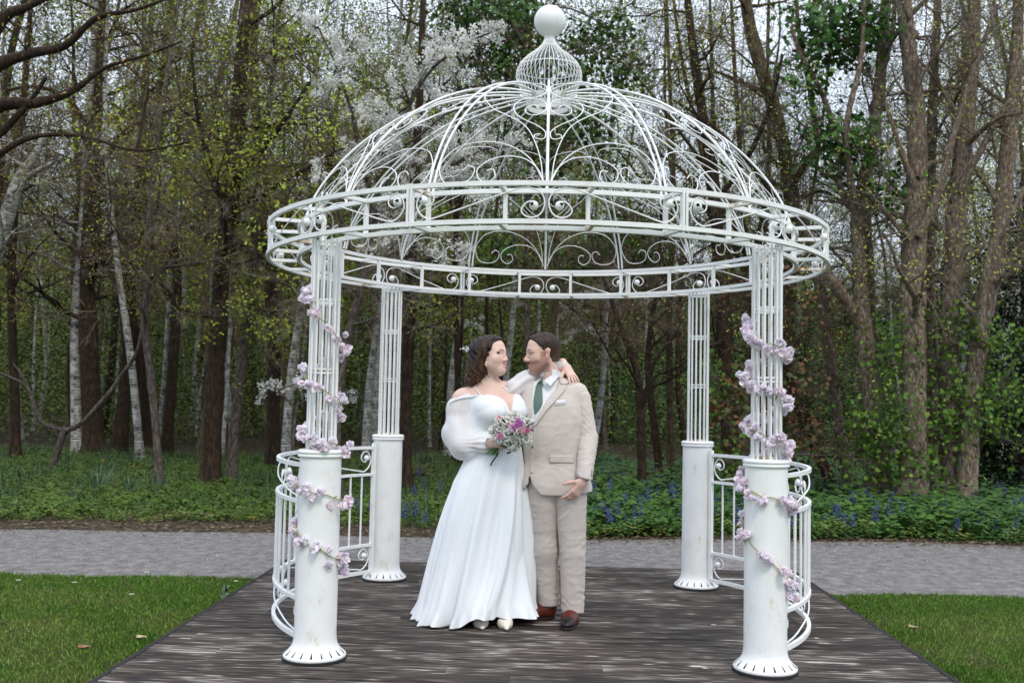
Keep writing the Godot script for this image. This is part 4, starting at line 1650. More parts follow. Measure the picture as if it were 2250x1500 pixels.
	# earring and hair flowers
	var er := Geo.new()
	for k in 4:
		er.ball(ht * Vector3(-0.09, -0.046 - 0.009 * k, 0.006), Vector3.ONE * (0.0035 + 0.0012 * (k % 2)), 8, 6, Color(0.8, 0.78, 0.72))
	obj("earring", er, M.glossy, t)
	var fw := Geo.new()
	var fl := RandomNumberGenerator.new()
	fl.seed = 4
	for k in 26:
		var p := Vector3(-0.497, 1.697, 0.15) + Vector3(fl.randfn() * 0.013, fl.randfn() * 0.013, fl.randfn() * 0.01)
		fw.ball(p, Vector3.ONE * 0.0048, 6, 4, Color(0.85, 0.84, 0.8))
	obj("hair_flower", fw, M.petal, t)


func bride_hair(t: Node3D, ht: Transform3D) -> void:
	var inv := ht.affine_inverse()
	var hp := moved([
		prim(Vector3(0, 0.046, -0.04), Vector3(0, 0.048, 0.012), 0.094, 0.086, 0.03, 0.98, Vector3.RIGHT),
		prim(Vector3(0, 0.02, -0.082), Vector3(0, -0.06, -0.09), 0.086, 0.08, 0.05),
		prim(Vector3(-0.05, -0.03, -0.03), Vector3(-0.045, -0.085, -0.06), 0.04, 0.04, 0.04),
		prim(Vector3(0, -0.06, -0.09), Vector3(-0.03, -0.15, -0.135), 0.08, 0.055, 0.05)], ht)
	var hair := nets(hp, 0.005, func(p: Vector3) -> float:
		var q := inv * p
		return -(0.464 * (q.y - 0.078) - 0.886 * (q.z - 0.058) + maxf(0.0, 0.02 - q.y) * 0.2))
	for i in hair.v.size():
		var q := inv * hair.v[i]
		hair.c[i] = Color(0.018, 0.01, 0.008).lerp(Color(0.06, 0.028, 0.016), smoothstep(0.0, -0.14, q.y))
	for i in hair.v.size():
		var q := inv * hair.v[i]
		hair.v[i] += hair.n[i] * 0.005 * sin(q.z * 120.0 + q.y * 75.0 + sin(q.y * 50.0) * 1.5)
	renormal(hair)
	var ho := obj("hair", hair, M.hair, t)
	# loose locks swept back from the parting and falling in waves
	var r := RandomNumberGenerator.new()
	r.seed = 77
	for k in 230:
		var side := -1.0 if k < 170 else 1.0
		var a := r.randf_range(0.05, 1.0)
		var start := Vector3(side * lerpf(0.004, 0.08, a), lerpf(0.128, 0.045, a * a), lerpf(0.06, 0.024, a)) + Vector3(0, 0.0, r.randf_range(-0.07, 0.0))
		var midp := Vector3(side * r.randf_range(0.078, 0.102), r.randf_range(-0.03, 0.03), r.randf_range(-0.05, 0.0))
		var low := Vector3(side * r.randf_range(0.03, 0.09), r.randf_range(-0.12, -0.06), r.randf_range(-0.12, -0.04))
		var tip := low + Vector3(side * r.randf_range(-0.03, 0.02), r.randf_range(-0.09, -0.02), r.randf_range(-0.06, 0.03))
		var base := smooth_path(PackedVector3Array([start, start.lerp(midp, 0.5) + Vector3(side * 0.014, 0.012, 0.0), midp, low, tip]), 7)
		var pts := PackedVector3Array()
		var rad := PackedFloat32Array()
		var ph := r.randf() * 1.6
		var freq := r.randf_range(1.5, 2.1)
		for i in base.size():
			var f := float(i) / (base.size() - 1)
			var amp := 0.011 * f * f + 0.003
			pts.append(ht * (base[i] + Vector3(sin(ph + f * TAU * freq) * amp * 0.6, cos(ph + f * TAU * freq) * amp * 0.5, cos(ph + f * TAU * freq) * amp)))
			var over := field(hp, pts[i])
			if over < 0.001 and f < 0.75:
				pts[i] += (pts[i] - ht * Vector3(0, 0, -0.04)).normalized() * (0.0015 - over)
			rad.append(lerpf(0.0036, 0.0012, f * f) * (0.8 if i == 0 else 1.0))
		var g := Geo.new()
		var warm := r.randf()
		g.tube(pts, rad, 6, Color(0.028, 0.014, 0.01), true, Color(0.03, 0.015, 0.01).lerp(Color(0.27, 0.13, 0.06), pow(warm, 2.2)))
		obj("lock", g, M.hair, ho)


func rose(size: float, col: Color, r: RandomNumberGenerator) -> Geo:      # cupped petals in three whorls
	var g := Geo.new()
	for ringi in 3:
		var count := [3, 5, 6][ringi] as int
		for k in count:
			var a := TAU * (k + ringi * 0.37) / count
			var open: float = [0.25, 0.55, 0.95][ringi]
			var pts := []
			var cols := []
			for i in 5:
				var f := i / 4.0
				for j in 5:
					var u := (j / 4.0 - 0.5)
					var w := sin(PI * (0.15 + 0.8 * f)) * 0.9
					var rr := (0.18 + open * f * 0.75) + 0.05 * r.randf()
					var an := a + u * w * 1.5 / maxf(0.5, open + 0.3) * 0.9
					var h := f * (1.15 - 0.35 * ringi) - 0.25 * u * u
					if ringi == 2 and f > 0.7:
						h -= (f - 0.7) * 0.5
					pts.append(Vector3(cos(an) * rr, h, sin(an) * rr) * size)
					cols.append(col.lerp(Color(0.85, 0.7, 0.78), 0.25 * f * r.randf()) * r.randf_range(0.85, 1.05))
			g.grid(pts, 5, 5, false, cols)
	return g


func bouquet() -> void:
	var t := thing("bouquet", "round bouquet of white baby's breath with pink and mauve roses held by the woman", "bouquet")
	var r := RandomNumberGenerator.new()
	r.seed = 19
	var c := Vector3(-0.185, 1.192, 0.37)
	var grip := Vector3(-0.272, 1.1, 0.288)
	var bud := Geo.new()
	for k in 5:
		var a := TAU * k / 5.0
		bud.ball(Vector3(cos(a), 0.3, sin(a)) * 0.0032, Vector3(0.0036, 0.0028, 0.0036), 6, 4, Color(0.88, 0.88, 0.83))
	bud.ball(Vector3(0, 0.0014, 0), Vector3.ONE * 0.002, 5, 3, Color(0.55, 0.62, 0.4))
	var xf := []
	var stems := Geo.new()
	for k in 1700:
		var d := Vector3(r.randfn(), r.randfn(), r.randfn()).normalized()
		if d.z < -0.55:
			continue
		var rad := lerpf(0.6, 1.0, pow(r.randf(), 0.5)) * (0.86 + 0.2 * sin(d.x * 5.0 + 1.0) * cos(d.y * 6.0))
		var p := c + Vector3(d.x * 0.148, d.y * 0.125, d.z * 0.1) * rad
		var up := (p - grip).normalized()
		var b := Basis(Quaternion(Vector3.UP, up)) * Basis(Vector3.UP, r.randf() * TAU)
		xf.append(Transform3D(b.scaled(Vector3.ONE * r.randf_range(0.8, 1.3)), p))
		if k % 4 == 0:
			var m := grip.lerp(p, 0.55) + Vector3(r.randfn(), r.randfn(), r.randfn()) * 0.008
			stems.tube(PackedVector3Array([grip.lerp(p, 0.2), m, p]), PackedFloat32Array([0.0014, 0.001, 0.0006]), 4, Color(0.1, 0.17, 0.05))
	multi("small_blossoms", bud.mesh(), M.petal, xf, t)
	var so := obj("fine_stems", stems, M.leaf, t)
	so.set_meta("kind", "stuff")
	# roses, mauve and pale pink
	for q in [[0.038, 0.07, 0.024, 0], [0.056, 0.052, 0.03, 0], [0.012, 0.02, 0.033, 0], [0.03, 0.036, 0.028, 0], [0.1, 0.012, 0.026, 1], [0.075, -0.005, 0.02, 2], [-0.068, -0.03, 0.026, 1], [-0.078, 0.082, 0.022, 2], [0.06, 0.015, 0.018, 2], [-0.02, 0.05, 0.016, 2]]:
		var col: Color = [Color(0.7, 0.3, 0.62), Color(0.78, 0.3, 0.52), Color(0.88, 0.55, 0.56)][q[3]]
		var p := c + Vector3(q[0], q[1], 0.0)
		p.z = c.z + 0.1 * sqrt(maxf(0.05, 1.0 - pow(q[0] / 0.148, 2.0) - pow(q[1] / 0.13, 2.0))) + 0.004
		var up := ((p - grip).normalized() + Vector3(0, 0, 0.7)).normalized()
		var o := obj("rose", rose(q[2], col, r), M.petal, t)
		o.transform = Transform3D(Basis(Quaternion(Vector3.UP, up)), p - up * q[2] * 0.7)
	# leaves among the flowers, cut stems and a dark ribbon below the hand
	for k in 14:
		var g := Geo.new()
		var d := Vector3(r.randfn(), r.randfn() * 0.8, absf(r.randfn()) + 0.3).normalized()
		var p := c + Vector3(d.x * 0.13, d.y * 0.11, d.z * 0.09)
		leaf_shape(g, p, (d + Vector3(0, 0.5, 0)).normalized(), d, 0.035, 0.012, Color(0.05, 0.12, 0.03))
		obj("leaf", g, M.leaf, t)
	for k in 11:
		var g := Geo.new()
		var off := Vector3(r.randfn(), 0, r.randfn()) * 0.01
		g.tube(PackedVector3Array([grip + off * 0.4 + Vector3(0.01, 0.03, 0), grip + off, grip + Vector3(-0.04, -0.06, 0.01) + off * 2.0]), PackedFloat32Array([0.0035]), 6, Color(0.09, 0.2, 0.04))
		obj("stem", g, M.leaf, t)
	var rb := Geo.new()
	rb.tube(smooth_path(PackedVector3Array([grip + Vector3(0.0, -0.02, 0.02), grip + Vector3(-0.004, -0.06, 0.022), grip + Vector3(-0.032, -0.1, 0.018), grip + Vector3(-0.044, -0.126, 0.02)]), 5), PackedFloat32Array([0.0045]), 5, Color(0.012, 0.014, 0.022))
	obj("ribbon", rb, M.tinted, t)
	rb = Geo.new()
	rb.tube(smooth_path(PackedVector3Array([grip + Vector3(0.03, -0.0, 0.02), grip + Vector3(0.075, -0.03, 0.03), grip + Vector3(0.07, -0.045, 0.03), grip + Vector3(0.055, -0.045, 0.03)]), 5), PackedFloat32Array([0.0055]), 5, Color(0.012, 0.014, 0.022))
	obj("ribbon", rb, M.tinted, t)


func leaf_shape(g: Geo, at: Vector3, along: Vector3, up: Vector3, length: float, width: float, col: Color) -> void:
	var s := along.cross(up).normalized()
	var nn := s.cross(along).normalized()
	var pts := [at, at + along * length * 0.35 + s * width - nn * width * 0.2, at + along * length * 0.4 + nn * width * 0.15, at + along * length * 0.35 - s * width - nn * width * 0.2, at + along * length - nn * length * 0.12]
	var i := g.vert(pts[0], nn, col)
	g.vert(pts[1], (nn + s * 0.3).normalized(), col)
	g.vert(pts[2], nn, col)
	g.vert(pts[3], (nn - s * 0.3).normalized(), col)
	g.vert(pts[4], nn, col)
	g.tri(i, i + 1, i + 2)
	g.tri(i, i + 2, i + 3)
	g.tri(i + 1, i + 4, i + 2)
	g.tri(i + 2, i + 4, i + 3)


var sprays := {}
var twig_mesh: ArrayMesh


func bark(called: String, stops: Array, sd: int, stretch: Vector3, bump: float) -> void:
	var m := mat(called, Color.WHITE, 0.95)
	var im := blend([[noise(512, 512, 0.018, 5, sd), 0.85], [noise(512, 512, 0.09, 3, sd + 1), 0.6]])
	m.albedo_texture = ramp(im, stops)
	m.uv1_triplanar = true
	m.uv1_scale = stretch
	m.heightmap_enabled = true
	m.heightmap_texture = grey(im)
	m.heightmap_scale = bump


func more_materials() -> void:
	bark("bark_dark", [[0.0, Color(0.09, 0.065, 0.045)], [0.45, Color(0.18, 0.135, 0.1)], [0.7, Color(0.26, 0.2, 0.15)], [1.0, Color(0.34, 0.3, 0.22)]], 61, Vector3(1.6, 0.5, 1.6), 2.5)
	bark("bark_olive", [[0.0, Color(0.14, 0.11, 0.07)], [0.45, Color(0.28, 0.24, 0.16)], [0.7, Color(0.4, 0.35, 0.26)], [1.0, Color(0.5, 0.47, 0.38)]], 63, Vector3(1.5, 0.6, 1.5), 1.5)
	bark("bark_grey", [[0.0, Color(0.15, 0.125, 0.11)], [0.45, Color(0.29, 0.255, 0.235)], [0.7, Color(0.4, 0.37, 0.34)], [1.0, Color(0.52, 0.5, 0.46)]], 65, Vector3(1.6, 0.8, 1.6), 1.0)
	bark("bark_pale", [[0.0, Color(0.17, 0.12, 0.09)], [0.35, Color(0.4, 0.33, 0.28)], [0.55, Color(0.5, 0.44, 0.38)], [0.72, Color(0.58, 0.53, 0.47)], [0.82, Color(0.68, 0.66, 0.62)], [1.0, Color(0.8, 0.79, 0.76)]], 67, Vector3(2.4, 0.8, 2.4), 1.2)
	# birch: white with dark dashes across
	var im := blend([[streaks(512, 512, 24, 256, 0.22, 71, 3), 1.1], [noise(512, 512, 0.012, 4, 72), 0.55]])
	var m := mat("bark_birch", Color.WHITE, 0.8)
	m.albedo_texture = ramp(im, [[0.0, Color(0.07, 0.06, 0.055)], [0.3, Color(0.2, 0.18, 0.17)], [0.4, Color(0.55, 0.54, 0.52)], [0.55, Color(0.7, 0.7, 0.68)], [1.0, Color(0.82, 0.82, 0.8)]])
	m.uv1_triplanar = true
	m.uv1_scale = Vector3(0.9, 0.9, 0.9)
	mat("twig", lin(0.105, 0.073, 0.048), 0.9)
	mat("twig_pale", lin(0.17, 0.14, 0.11), 0.9)


func spray(count: int, reach: float, size: float, wide: float, droop: float, cols: Array, sd: int, round_leaf := false) -> ArrayMesh:
	var r := RandomNumberGenerator.new()
	r.seed = sd
	var g := Geo.new()
	for k in count:
		var f := r.randf()
		var p := Vector3(r.randfn() * reach * 0.33, f * reach - reach * 0.2, r.randfn() * reach * 0.33)
		var d := (Vector3(r.randfn(), 0.5 - droop + r.randfn() * 0.35, r.randfn())).normalized()
		var up := (Vector3(r.randfn() * 0.5, 1.0, r.randfn() * 0.5)).normalized()
		var s := size * r.randf_range(0.65, 1.25)
		var c: Color = cols[r.randi() % cols.size()] * r.randf_range(0.8, 1.2)
		if round_leaf:
			maple_leaf(g, p, d, up, s, c)
		else:
			leaf_shape(g, p, d, up, s, s * wide, c)
	return g.mesh()


func maple_leaf(g: Geo, at: Vector3, along: Vector3, up: Vector3, size: float, col: Color) -> void:
	var s := along.cross(up).normalized()
	var nn := s.cross(along).normalized()
	if nn.y < 0.0:
		nn = -nn
	var mid := g.vert(at + along * size * 0.35, nn, col)
	var out := [[0.0, 0.0], [0.62, 0.1], [0.42, 0.38], [0.6, 0.72], [0.22, 0.66], [0.0, 1.1], [-0.22, 0.66], [-0.6, 0.72], [-0.42, 0.38], [-0.62, 0.1]]
	for o in out:
		g.vert(at + along * size * o[1] + s * size * o[0] * 0.8 - nn * size * 0.14 * absf(o[0]), (nn + s * o[0] * 0.4).normalized(), col)
	for k in out.size():
		g.tri(mid, mid + 1 + k, mid + 1 + (k + 1) % out.size())


func blossom_spray(sd: int) -> ArrayMesh:
	var r := RandomNumberGenerator.new()
	r.seed = sd
	var g := Geo.new()
	for k in 54:
		var p := Vector3(r.randfn() * 0.045, r.randf_range(-0.15, 0.15), r.randfn() * 0.045)
		var nn := Vector3(r.randfn(), r.randfn() + 0.3, r.randfn() + 0.3).normalized()
		var u := nn.cross(Vector3(0.3, 1, 0.2)).normalized()
		var w := nn.cross(u)
		var s := r.randf_range(0.019, 0.027)
		var col := Color(0.9, 0.9, 0.89) * r.randf_range(0.9, 1.0)
		var mid := g.vert(p - nn * s * 0.25, nn, Color(0.8, 0.8, 0.66))
		for j in 10:
			var a := TAU * j / 10.0
			var rr := s * (1.0 if j % 2 == 0 else 0.55)
			g.vert(p + u * cos(a) * rr + w * sin(a) * rr, (nn + (u * cos(a) + w * sin(a)) * 0.3).normalized(), col)
		for j in 10:
			g.tri(mid, mid + 1 + j, mid + 1 + (j + 1) % 10)
	return g.mesh()


func make_twigs(sd: int) -> ArrayMesh:
	var r := RandomNumberGenerator.new()
	r.seed = sd
	var g := Geo.new()
	var main := PackedVector3Array([Vector3.ZERO, Vector3(0.02, 0.2, 0.01), Vector3(0.0, 0.42, 0.03), Vector3(0.05, 0.62, 0.0), Vector3(0.03, 0.8, 0.03)])
	g.tube(main, PackedFloat32Array([0.0062, 0.0052, 0.0042, 0.0032, 0.0018]), 3, Color.WHITE, false)
	for k in 7:
		var f := r.randf_range(0.1, 0.95)
		var p := main[0].lerp(main[4], f)
		var d := Vector3(r.randfn(), 0.75 + r.randfn() * 0.3, r.randfn()).normalized()
		var l := r.randf_range(0.2, 0.5) * (1.1 - f * 0.5)
		var q := p + d * l * 0.5 + Vector3(r.randfn(), r.randfn(), r.randfn()) * 0.03
		var e := p + d * l + Vector3(r.randfn(), r.randfn() + 0.8, r.randfn()) * 0.05
		g.tube(PackedVector3Array([p, q, e]), PackedFloat32Array([0.004, 0.003, 0.0015]), 3, Color.WHITE, false)
		for j in 2:
			var d2 := (d + Vector3(r.randfn(), r.randfn(), r.randfn()) * 0.7).normalized()
			var b := p.lerp(e, r.randf_range(0.3, 0.9))
			g.tube(PackedVector3Array([b, b + d2 * r.randf_range(0.08, 0.2)]), PackedFloat32Array([0.0024, 0.001]), 3, Color.WHITE, false)
	return g.mesh()


func branch(g: Geo, p: Vector3, dir: Vector3, length: float, r: float, level: int, ends: Array, rg: RandomNumberGenerator, lift: float) -> void:
	var n := 6 if level == 0 else (5 if level == 1 else 4)
	var pts := PackedVector3Array([p])
	var rad := PackedFloat32Array([r])
	var d := dir
	for i in n:
		d = (d + Vector3(rg.randfn(), rg.randfn() + lift, rg.randfn()) * 0.24).normalized()
		pts.append(pts[i] + d * length / n)
		rad.append(r * (1.0 - 0.85 * float(i + 1) / n))
	g.tube(pts, rad, 6 if level == 0 else (4 if level == 1 else 3), Color.WHITE, false)
	ends.append([pts[n], d])
	if level >= 2:
		ends.append([pts[n - 2], (d + Vector3(rg.randfn(), rg.randfn(), rg.randfn()) * 0.6).normalized()])
		return
	var kids := 5 if level == 0 else 3
	for k in kids:
		var i := clampi(int(lerpf(1.0, n, (k + 0.6) / kids)), 1, n - 1)
		var side := Vector3(rg.randfn(), rg.randfn() * 0.7, rg.randfn()).normalized()
		var t := (pts[i + 1] - pts[i]).normalized()
		side = (side - t * side.dot(t)).normalized()
		branch(g, pts[i], (t * 0.75 + side).normalized(), length * rg.randf_range(0.4, 0.62), rad[i] * 0.6, level + 1, ends, rg, lift)


func orient(d: Vector3, spin: float) -> Basis:
	return Basis(Quaternion(Vector3.UP, d)) * Basis(Vector3.UP, spin)


func knobbly(pts: PackedVector3Array, rad: PackedFloat32Array, sides: int, rg: RandomNumberGenerator, flare: float) -> Geo:      # a trunk with uneven outline
	var per := 5
	var sp := smooth_path(pts, per)
	var sr := PackedFloat32Array()
	for i in sp.size():
		var f := float(i) / per
		var k := mini(int(f), rad.size() - 2)
		var r := lerpf(rad[k], rad[k + 1], f - k)
		if flare > 0.0:
			r *= 1.0 + 0.55 * exp(-float(i) * 0.75)
		sr.append(r * rg.randf_range(0.95, 1.06))
	var g := Geo.new()
	g.tube(sp, sr, sides, Color.WHITE, true)
	for i in g.v.size():
		var ring := i / sides
		if ring < sp.size():
			var j := i % sides
			var lump := 1.0 + 0.07 * sin(j * 2.4 + ring * 0.33) + 0.05 * sin(j * 4.1 + ring * 0.9 + 1.0)
			if flare > 0.0 and ring < 3:
				lump += 0.22 * sin(j * 3.0 * TAU / sides + 1.0) * (1.0 - ring / 3.0)
			g.v[i] = sp[ring] + (g.v[i] - sp[ring]) * lump
	renormal(g)
	return g


const LEAFY := {0: "", 1: "leaves", 2: "leaves", 3: "leaves", 4: "blossom", 5: "buds", 6: "leaves", 7: "leaves", 8: "leaves"}


func build_tree(e: Array, sd: int) -> void:
	var rg := RandomNumberGenerator.new()
	rg.seed = 1000 + sd
	var base := Vector3(e[4][0][0], e[4][0][1] - 0.06, e[4][0][2])
	base.y = minf(base.y, lie(base.x, base.z) - 0.04)
	var t := thing(e[0], e[1], e[2], base)
	var bm: Material = M["bark_" + e[3]]
	var tm: Material = M.twig_pale if e[3] in ["pale", "grey"] else M.twig
	var pts := PackedVector3Array()
	var rad := PackedFloat32Array()
	for p in e[4]:
		pts.append(Vector3(p[0], p[1], p[2]) - base)
		rad.append(p[3])
	pts[0] = Vector3(pts[0].x, 0.0, pts[0].z)
	obj("trunk", knobbly(pts, rad, 12, rg, 1.0), bm, t)
	var anchors := []
	for i in pts.size():
		if i > 1 or pts.size() < 6: anchors.append(pts[i])
	for l in e[5]:
		var lp := PackedVector3Array()
		var lr := PackedFloat32Array()
		for p in l:
			lp.append(Vector3(p[0], p[1], p[2]) - base)
			lr.append(p[3])
			anchors.append(lp[lp.size() - 1])
		obj("limb", knobbly(lp, lr, 7, rg, 0.0), bm, t)
	var br := Geo.new()
	var twigs := []
	var leaves := {}
	var tints := {}
	# leaf clumps on branches of their own
	for c in e[6]:
		var mid := Vector3(c[0], c[1], c[2]) - base
		var best := 1e9
		var from: Vector3 = anchors[0]
		for a: Vector3 in anchors:
			var dd := a.distance_to(mid) + maxf(0.0, a.y - mid.y) * 0.8
			if dd < best:
				best = dd
				from = a
		var r: float = c[3]
		var bend := from.lerp(mid, 0.5) + Vector3(rg.randfn(), rg.randfn() + 0.6, rg.randfn()) * 0.12 * from.distance_to(mid)
		var arm := smooth_path(PackedVector3Array([from, bend, mid, mid + (mid - bend).normalized() * r * 0.7]), 5)
		var ar := PackedFloat32Array()
		for i in arm.size():
			ar.append(lerpf(0.02 + 0.006 * from.distance_to(mid), 0.005, float(i) / (arm.size() - 1)))
		br.tube(arm, ar, 5, Color.WHITE, false)
		var kind: int = c[4]
		if not leaves.has(kind):
			leaves[kind] = []
			tints[kind] = PackedColorArray()
		if kind == 4:      # blossom sits thickly along fine side shoots
			for k in int(c[5] * 0.3) + 1:
				var a := arm[rg.randi_range(arm.size() / 3, arm.size() - 1)]
				var tip := a + Vector3(rg.randfn(), rg.randfn() * 0.8 + 0.25, rg.randfn()).normalized() * r * rg.randf_range(0.5, 1.25)
				var shoot := smooth_path(PackedVector3Array([a, a.lerp(tip, 0.5) + Vector3(rg.randfn(), rg.randfn(), rg.randfn()) * 0.05, tip]), 4)
				br.tube(shoot, PackedFloat32Array([0.008, 0.007, 0.006, 0.006, 0.005, 0.004, 0.004, 0.003, 0.002]), 3, Color.WHITE, false)
				var run := a.distance_to(tip)
				for q in int(run / 0.13) + 1:
					var f := 1.0 - (q + rg.randf() * 0.6) * 0.13 / maxf(run, 0.13)
					if f < 0.12:
						continue
					var p := shoot[clampi(int(f * 8.0), 0, 8)].lerp(shoot[clampi(int(f * 8.0) + 1, 0, 8)], fmod(f * 8.0, 1.0))
					leaves[kind].append(Transform3D(orient((tip - a).normalized(), rg.randf() * TAU).scaled(Vector3.ONE * rg.randf_range(0.55, 1.05)), p + Vector3(rg.randfn(), rg.randfn(), rg.randfn()) * 0.02))
					tints[kind].append(Color.WHITE * rg.randf_range(0.85, 1.1))
			continue
		for k in int(c[5] * (1.5 if kind in [3, 7] else 1.0)):
			var d := Vector3(rg.randfn(), rg.randfn() * 0.85, rg.randfn() * 1.1)
			d = d.normalized() * pow(rg.randf(), 0.45) * r
			var p := mid + d
			var a := arm[rg.randi_range(arm.size() / 2, arm.size() - 1)]
			br.tube(PackedVector3Array([a, a.lerp(p, 0.5) + Vector3(rg.randfn(), rg.randfn() + 0.5, rg.randfn()) * 0.1 * a.distance_to(p), p]), PackedFloat32Array([0.006, 0.0045, 0.003]), 3, Color.WHITE, false)
			var dir := (p - a).normalized()
			if rg.randf() < 0.5:
				twigs.append(Transform3D(orient((dir + Vector3(rg.randfn(), rg.randfn(), rg.randfn()) * 0.4).normalized(), rg.randf() * TAU).scaled(Vector3.ONE * rg.randf_range(0.3, 0.6)), p.lerp(a, 0.3)))
			if kind > 0:
				var b := orient((dir * 0.6 + Vector3(rg.randfn(), rg.randfn() + 0.6, rg.randfn()) * 0.5).normalized(), rg.randf() * TAU)
				leaves[kind].append(Transform3D(b.scaled(Vector3.ONE * rg.randf_range(0.75, 1.2)), p))
				tints[kind].append(Color.WHITE * rg.randf_range(0.75, 1.2))
	# side branches
	var au: Array = e[7]
	var ends := []
	for k in au[0]:
		var f := lerpf(0.32, 0.98, (k + rg.randf()) / au[0]) * (pts.size() - 1)
		var i := mini(int(f), pts.size() - 2)
		var p := pts[i].lerp(pts[i + 1], f - i)
		if p.y < 1.9 and au[0] > 8:
			continue
		var an := rg.randf() * TAU
		var up := rg.randf_range(0.1, 0.8) if e[3] != "pale" else rg.randf_range(0.5, 1.4)
		branch(br, p, Vector3(cos(an), up, sin(an)).normalized(), au[1] * rg.randf_range(0.6, 1.15), lerpf(rad[i], rad[i + 1], f - i) * 0.32 + 0.006, 0, ends, rg, 0.12)
	for q in ends:
		if rg.randf() < 0.72:
			twigs.append(Transform3D(orient((q[1] + Vector3(rg.randfn(), rg.randfn(), rg.randfn()) * 0.25).normalized(), rg.randf() * TAU).scaled(Vector3.ONE * rg.randf_range(0.5, 1.0)), q[0]))
		var kind: int = au[2]
		if kind > 0 and rg.randf() < 0.55:
			if not leaves.has(kind):
				leaves[kind] = []
				tints[kind] = PackedColorArray()
			leaves[kind].append(Transform3D(orient((q[1] + Vector3.UP * 0.4).normalized(), rg.randf() * TAU).scaled(Vector3.ONE * rg.randf_range(0.6, 1.1)), q[0] + q[1] * rg.randf_range(0.1, 0.5)))
			tints[kind].append(Color.WHITE * rg.randf_range(0.75, 1.2))
	if br.ix.size():
		var bo := obj("branches", br, bm, t)
		bo.set_meta("kind", "stuff")
	if twigs.size():
		multi("twigs", twig_mesh, tm, twigs, t)
	for kind in leaves:
		if leaves[kind].size():
			multi(LEAFY[kind], sprays[kind], M.petal if kind == 4 else M.leaf, leaves[kind], t, tints[kind])


func forest() -> void:
	twig_mesh = make_twigs(3)
	sprays[1] = spray(16, 0.42, 0.05, 0.26, 0.1, [Color(0.25, 0.25, 0.03), Color(0.19, 0.23, 0.025), Color(0.26, 0.17, 0.03)], 31)
	sprays[2] = spray(26, 0.42, 0.065, 0.3, 0.2, [Color(0.25, 0.3, 0.028), Color(0.2, 0.26, 0.022), Color(0.3, 0.33, 0.04)], 32)
	sprays[3] = spray(24, 0.5, 0.085, 0.5, 0.75, [Color(0.035, 0.105, 0.015), Color(0.022, 0.072, 0.01), Color(0.06, 0.15, 0.02)], 33, true)
	sprays[4] = blossom_spray(34)
	sprays[5] = spray(17, 0.5, 0.055, 0.2, 0.0, [Color(0.42, 0.46, 0.08), Color(0.3, 0.36, 0.05)], 35)
	sprays[6] = spray(13, 0.45, 0.075, 0.4, 0.7, [Color(0.12, 0.05, 0.022), Color(0.08, 0.06, 0.02), Color(0.06, 0.08, 0.02)], 36, true)
	sprays[7] = spray(20, 0.5, 0.065, 0.5, 0.7, [Color(0.09, 0.185, 0.02), Color(0.14, 0.235, 0.028), Color(0.06, 0.13, 0.016)], 37, true)
	sprays[8] = spray(60, 0.75, 0.09, 0.3, 0.3, [Color(0.008, 0.019, 0.008), Color(0.012, 0.026, 0.01), Color(0.005, 0.012, 0.005)], 38)
	var plan := wood_plan()
	for i in plan.size():
		build_tree(plan[i], i)
	far_wood()
	undergrowth()


func slim_tree(called: String, label: String, grp: String, bk: String, h: float, r: float, sd: int, leaf_n: int) -> Node3D:
	var rg := RandomNumberGenerator.new()
	rg.seed = sd
	var t := thing(called, label, "tree", Vector3.ZERO, grp)
	var pts := PackedVector3Array()
	var rad := PackedFloat32Array()
	var p := Vector3(0, -0.1, 0)
	var lean := Vector3(rg.randfn() * 0.06, 0, rg.randfn() * 0.05)
	for i in 8:
		pts.append(p)
		rad.append(r * (1.0 - 0.8 * i / 7.0))
		p += Vector3(rg.randfn() * 0.12, h / 7.0, rg.randfn() * 0.12) + lean * h / 7.0
	obj("trunk", knobbly(pts, rad, 7, rg, 0.6), M[bk], t)
	var br := Geo.new()
	var ends := []
	for k in 9:
		var f := lerpf(2.2, 6.8, (k + rg.randf()) / 9.0)
		var i := mini(int(f), 6)
		var an := rg.randf() * TAU
		branch(br, pts[i].lerp(pts[i + 1], f - i), Vector3(cos(an), rg.randf_range(0.3, 1.1), sin(an)).normalized(), rg.randf_range(1.2, 2.4), rad[i] * 0.35 + 0.006, 1, ends, rg, 0.15)
	var bo := obj("branches", br, M[bk] if bk != "bark_birch" else M.twig, t)
	bo.set_meta("kind", "stuff")
	var tw := []
	var lv := []
	var tint := PackedColorArray()
	for q in ends:
		if rg.randf() < 0.16:
			tw.append(Transform3D(orient((q[1] + Vector3(rg.randfn(), rg.randfn(), rg.randfn()) * 0.5).normalized(), rg.randf() * TAU).scaled(Vector3.ONE * rg.randf_range(0.8, 1.5)), q[0]))
		for j in leaf_n:
			lv.append(Transform3D(orient((q[1] + Vector3.UP).normalized(), rg.randf() * TAU).scaled(Vector3.ONE * rg.randf_range(0.9, 1.8)), q[0] + Vector3(rg.randfn(), rg.randfn(), rg.randfn()) * 0.35))
			tint.append(Color(0.9, 1.35, 0.7) * rg.randf_range(0.6, 1.1))
	multi("twigs", twig_mesh, M.twig, tw, t)
	if lv.size():
		multi("leaves", sprays[1], M.leaf, lv, t, tint)
	return t


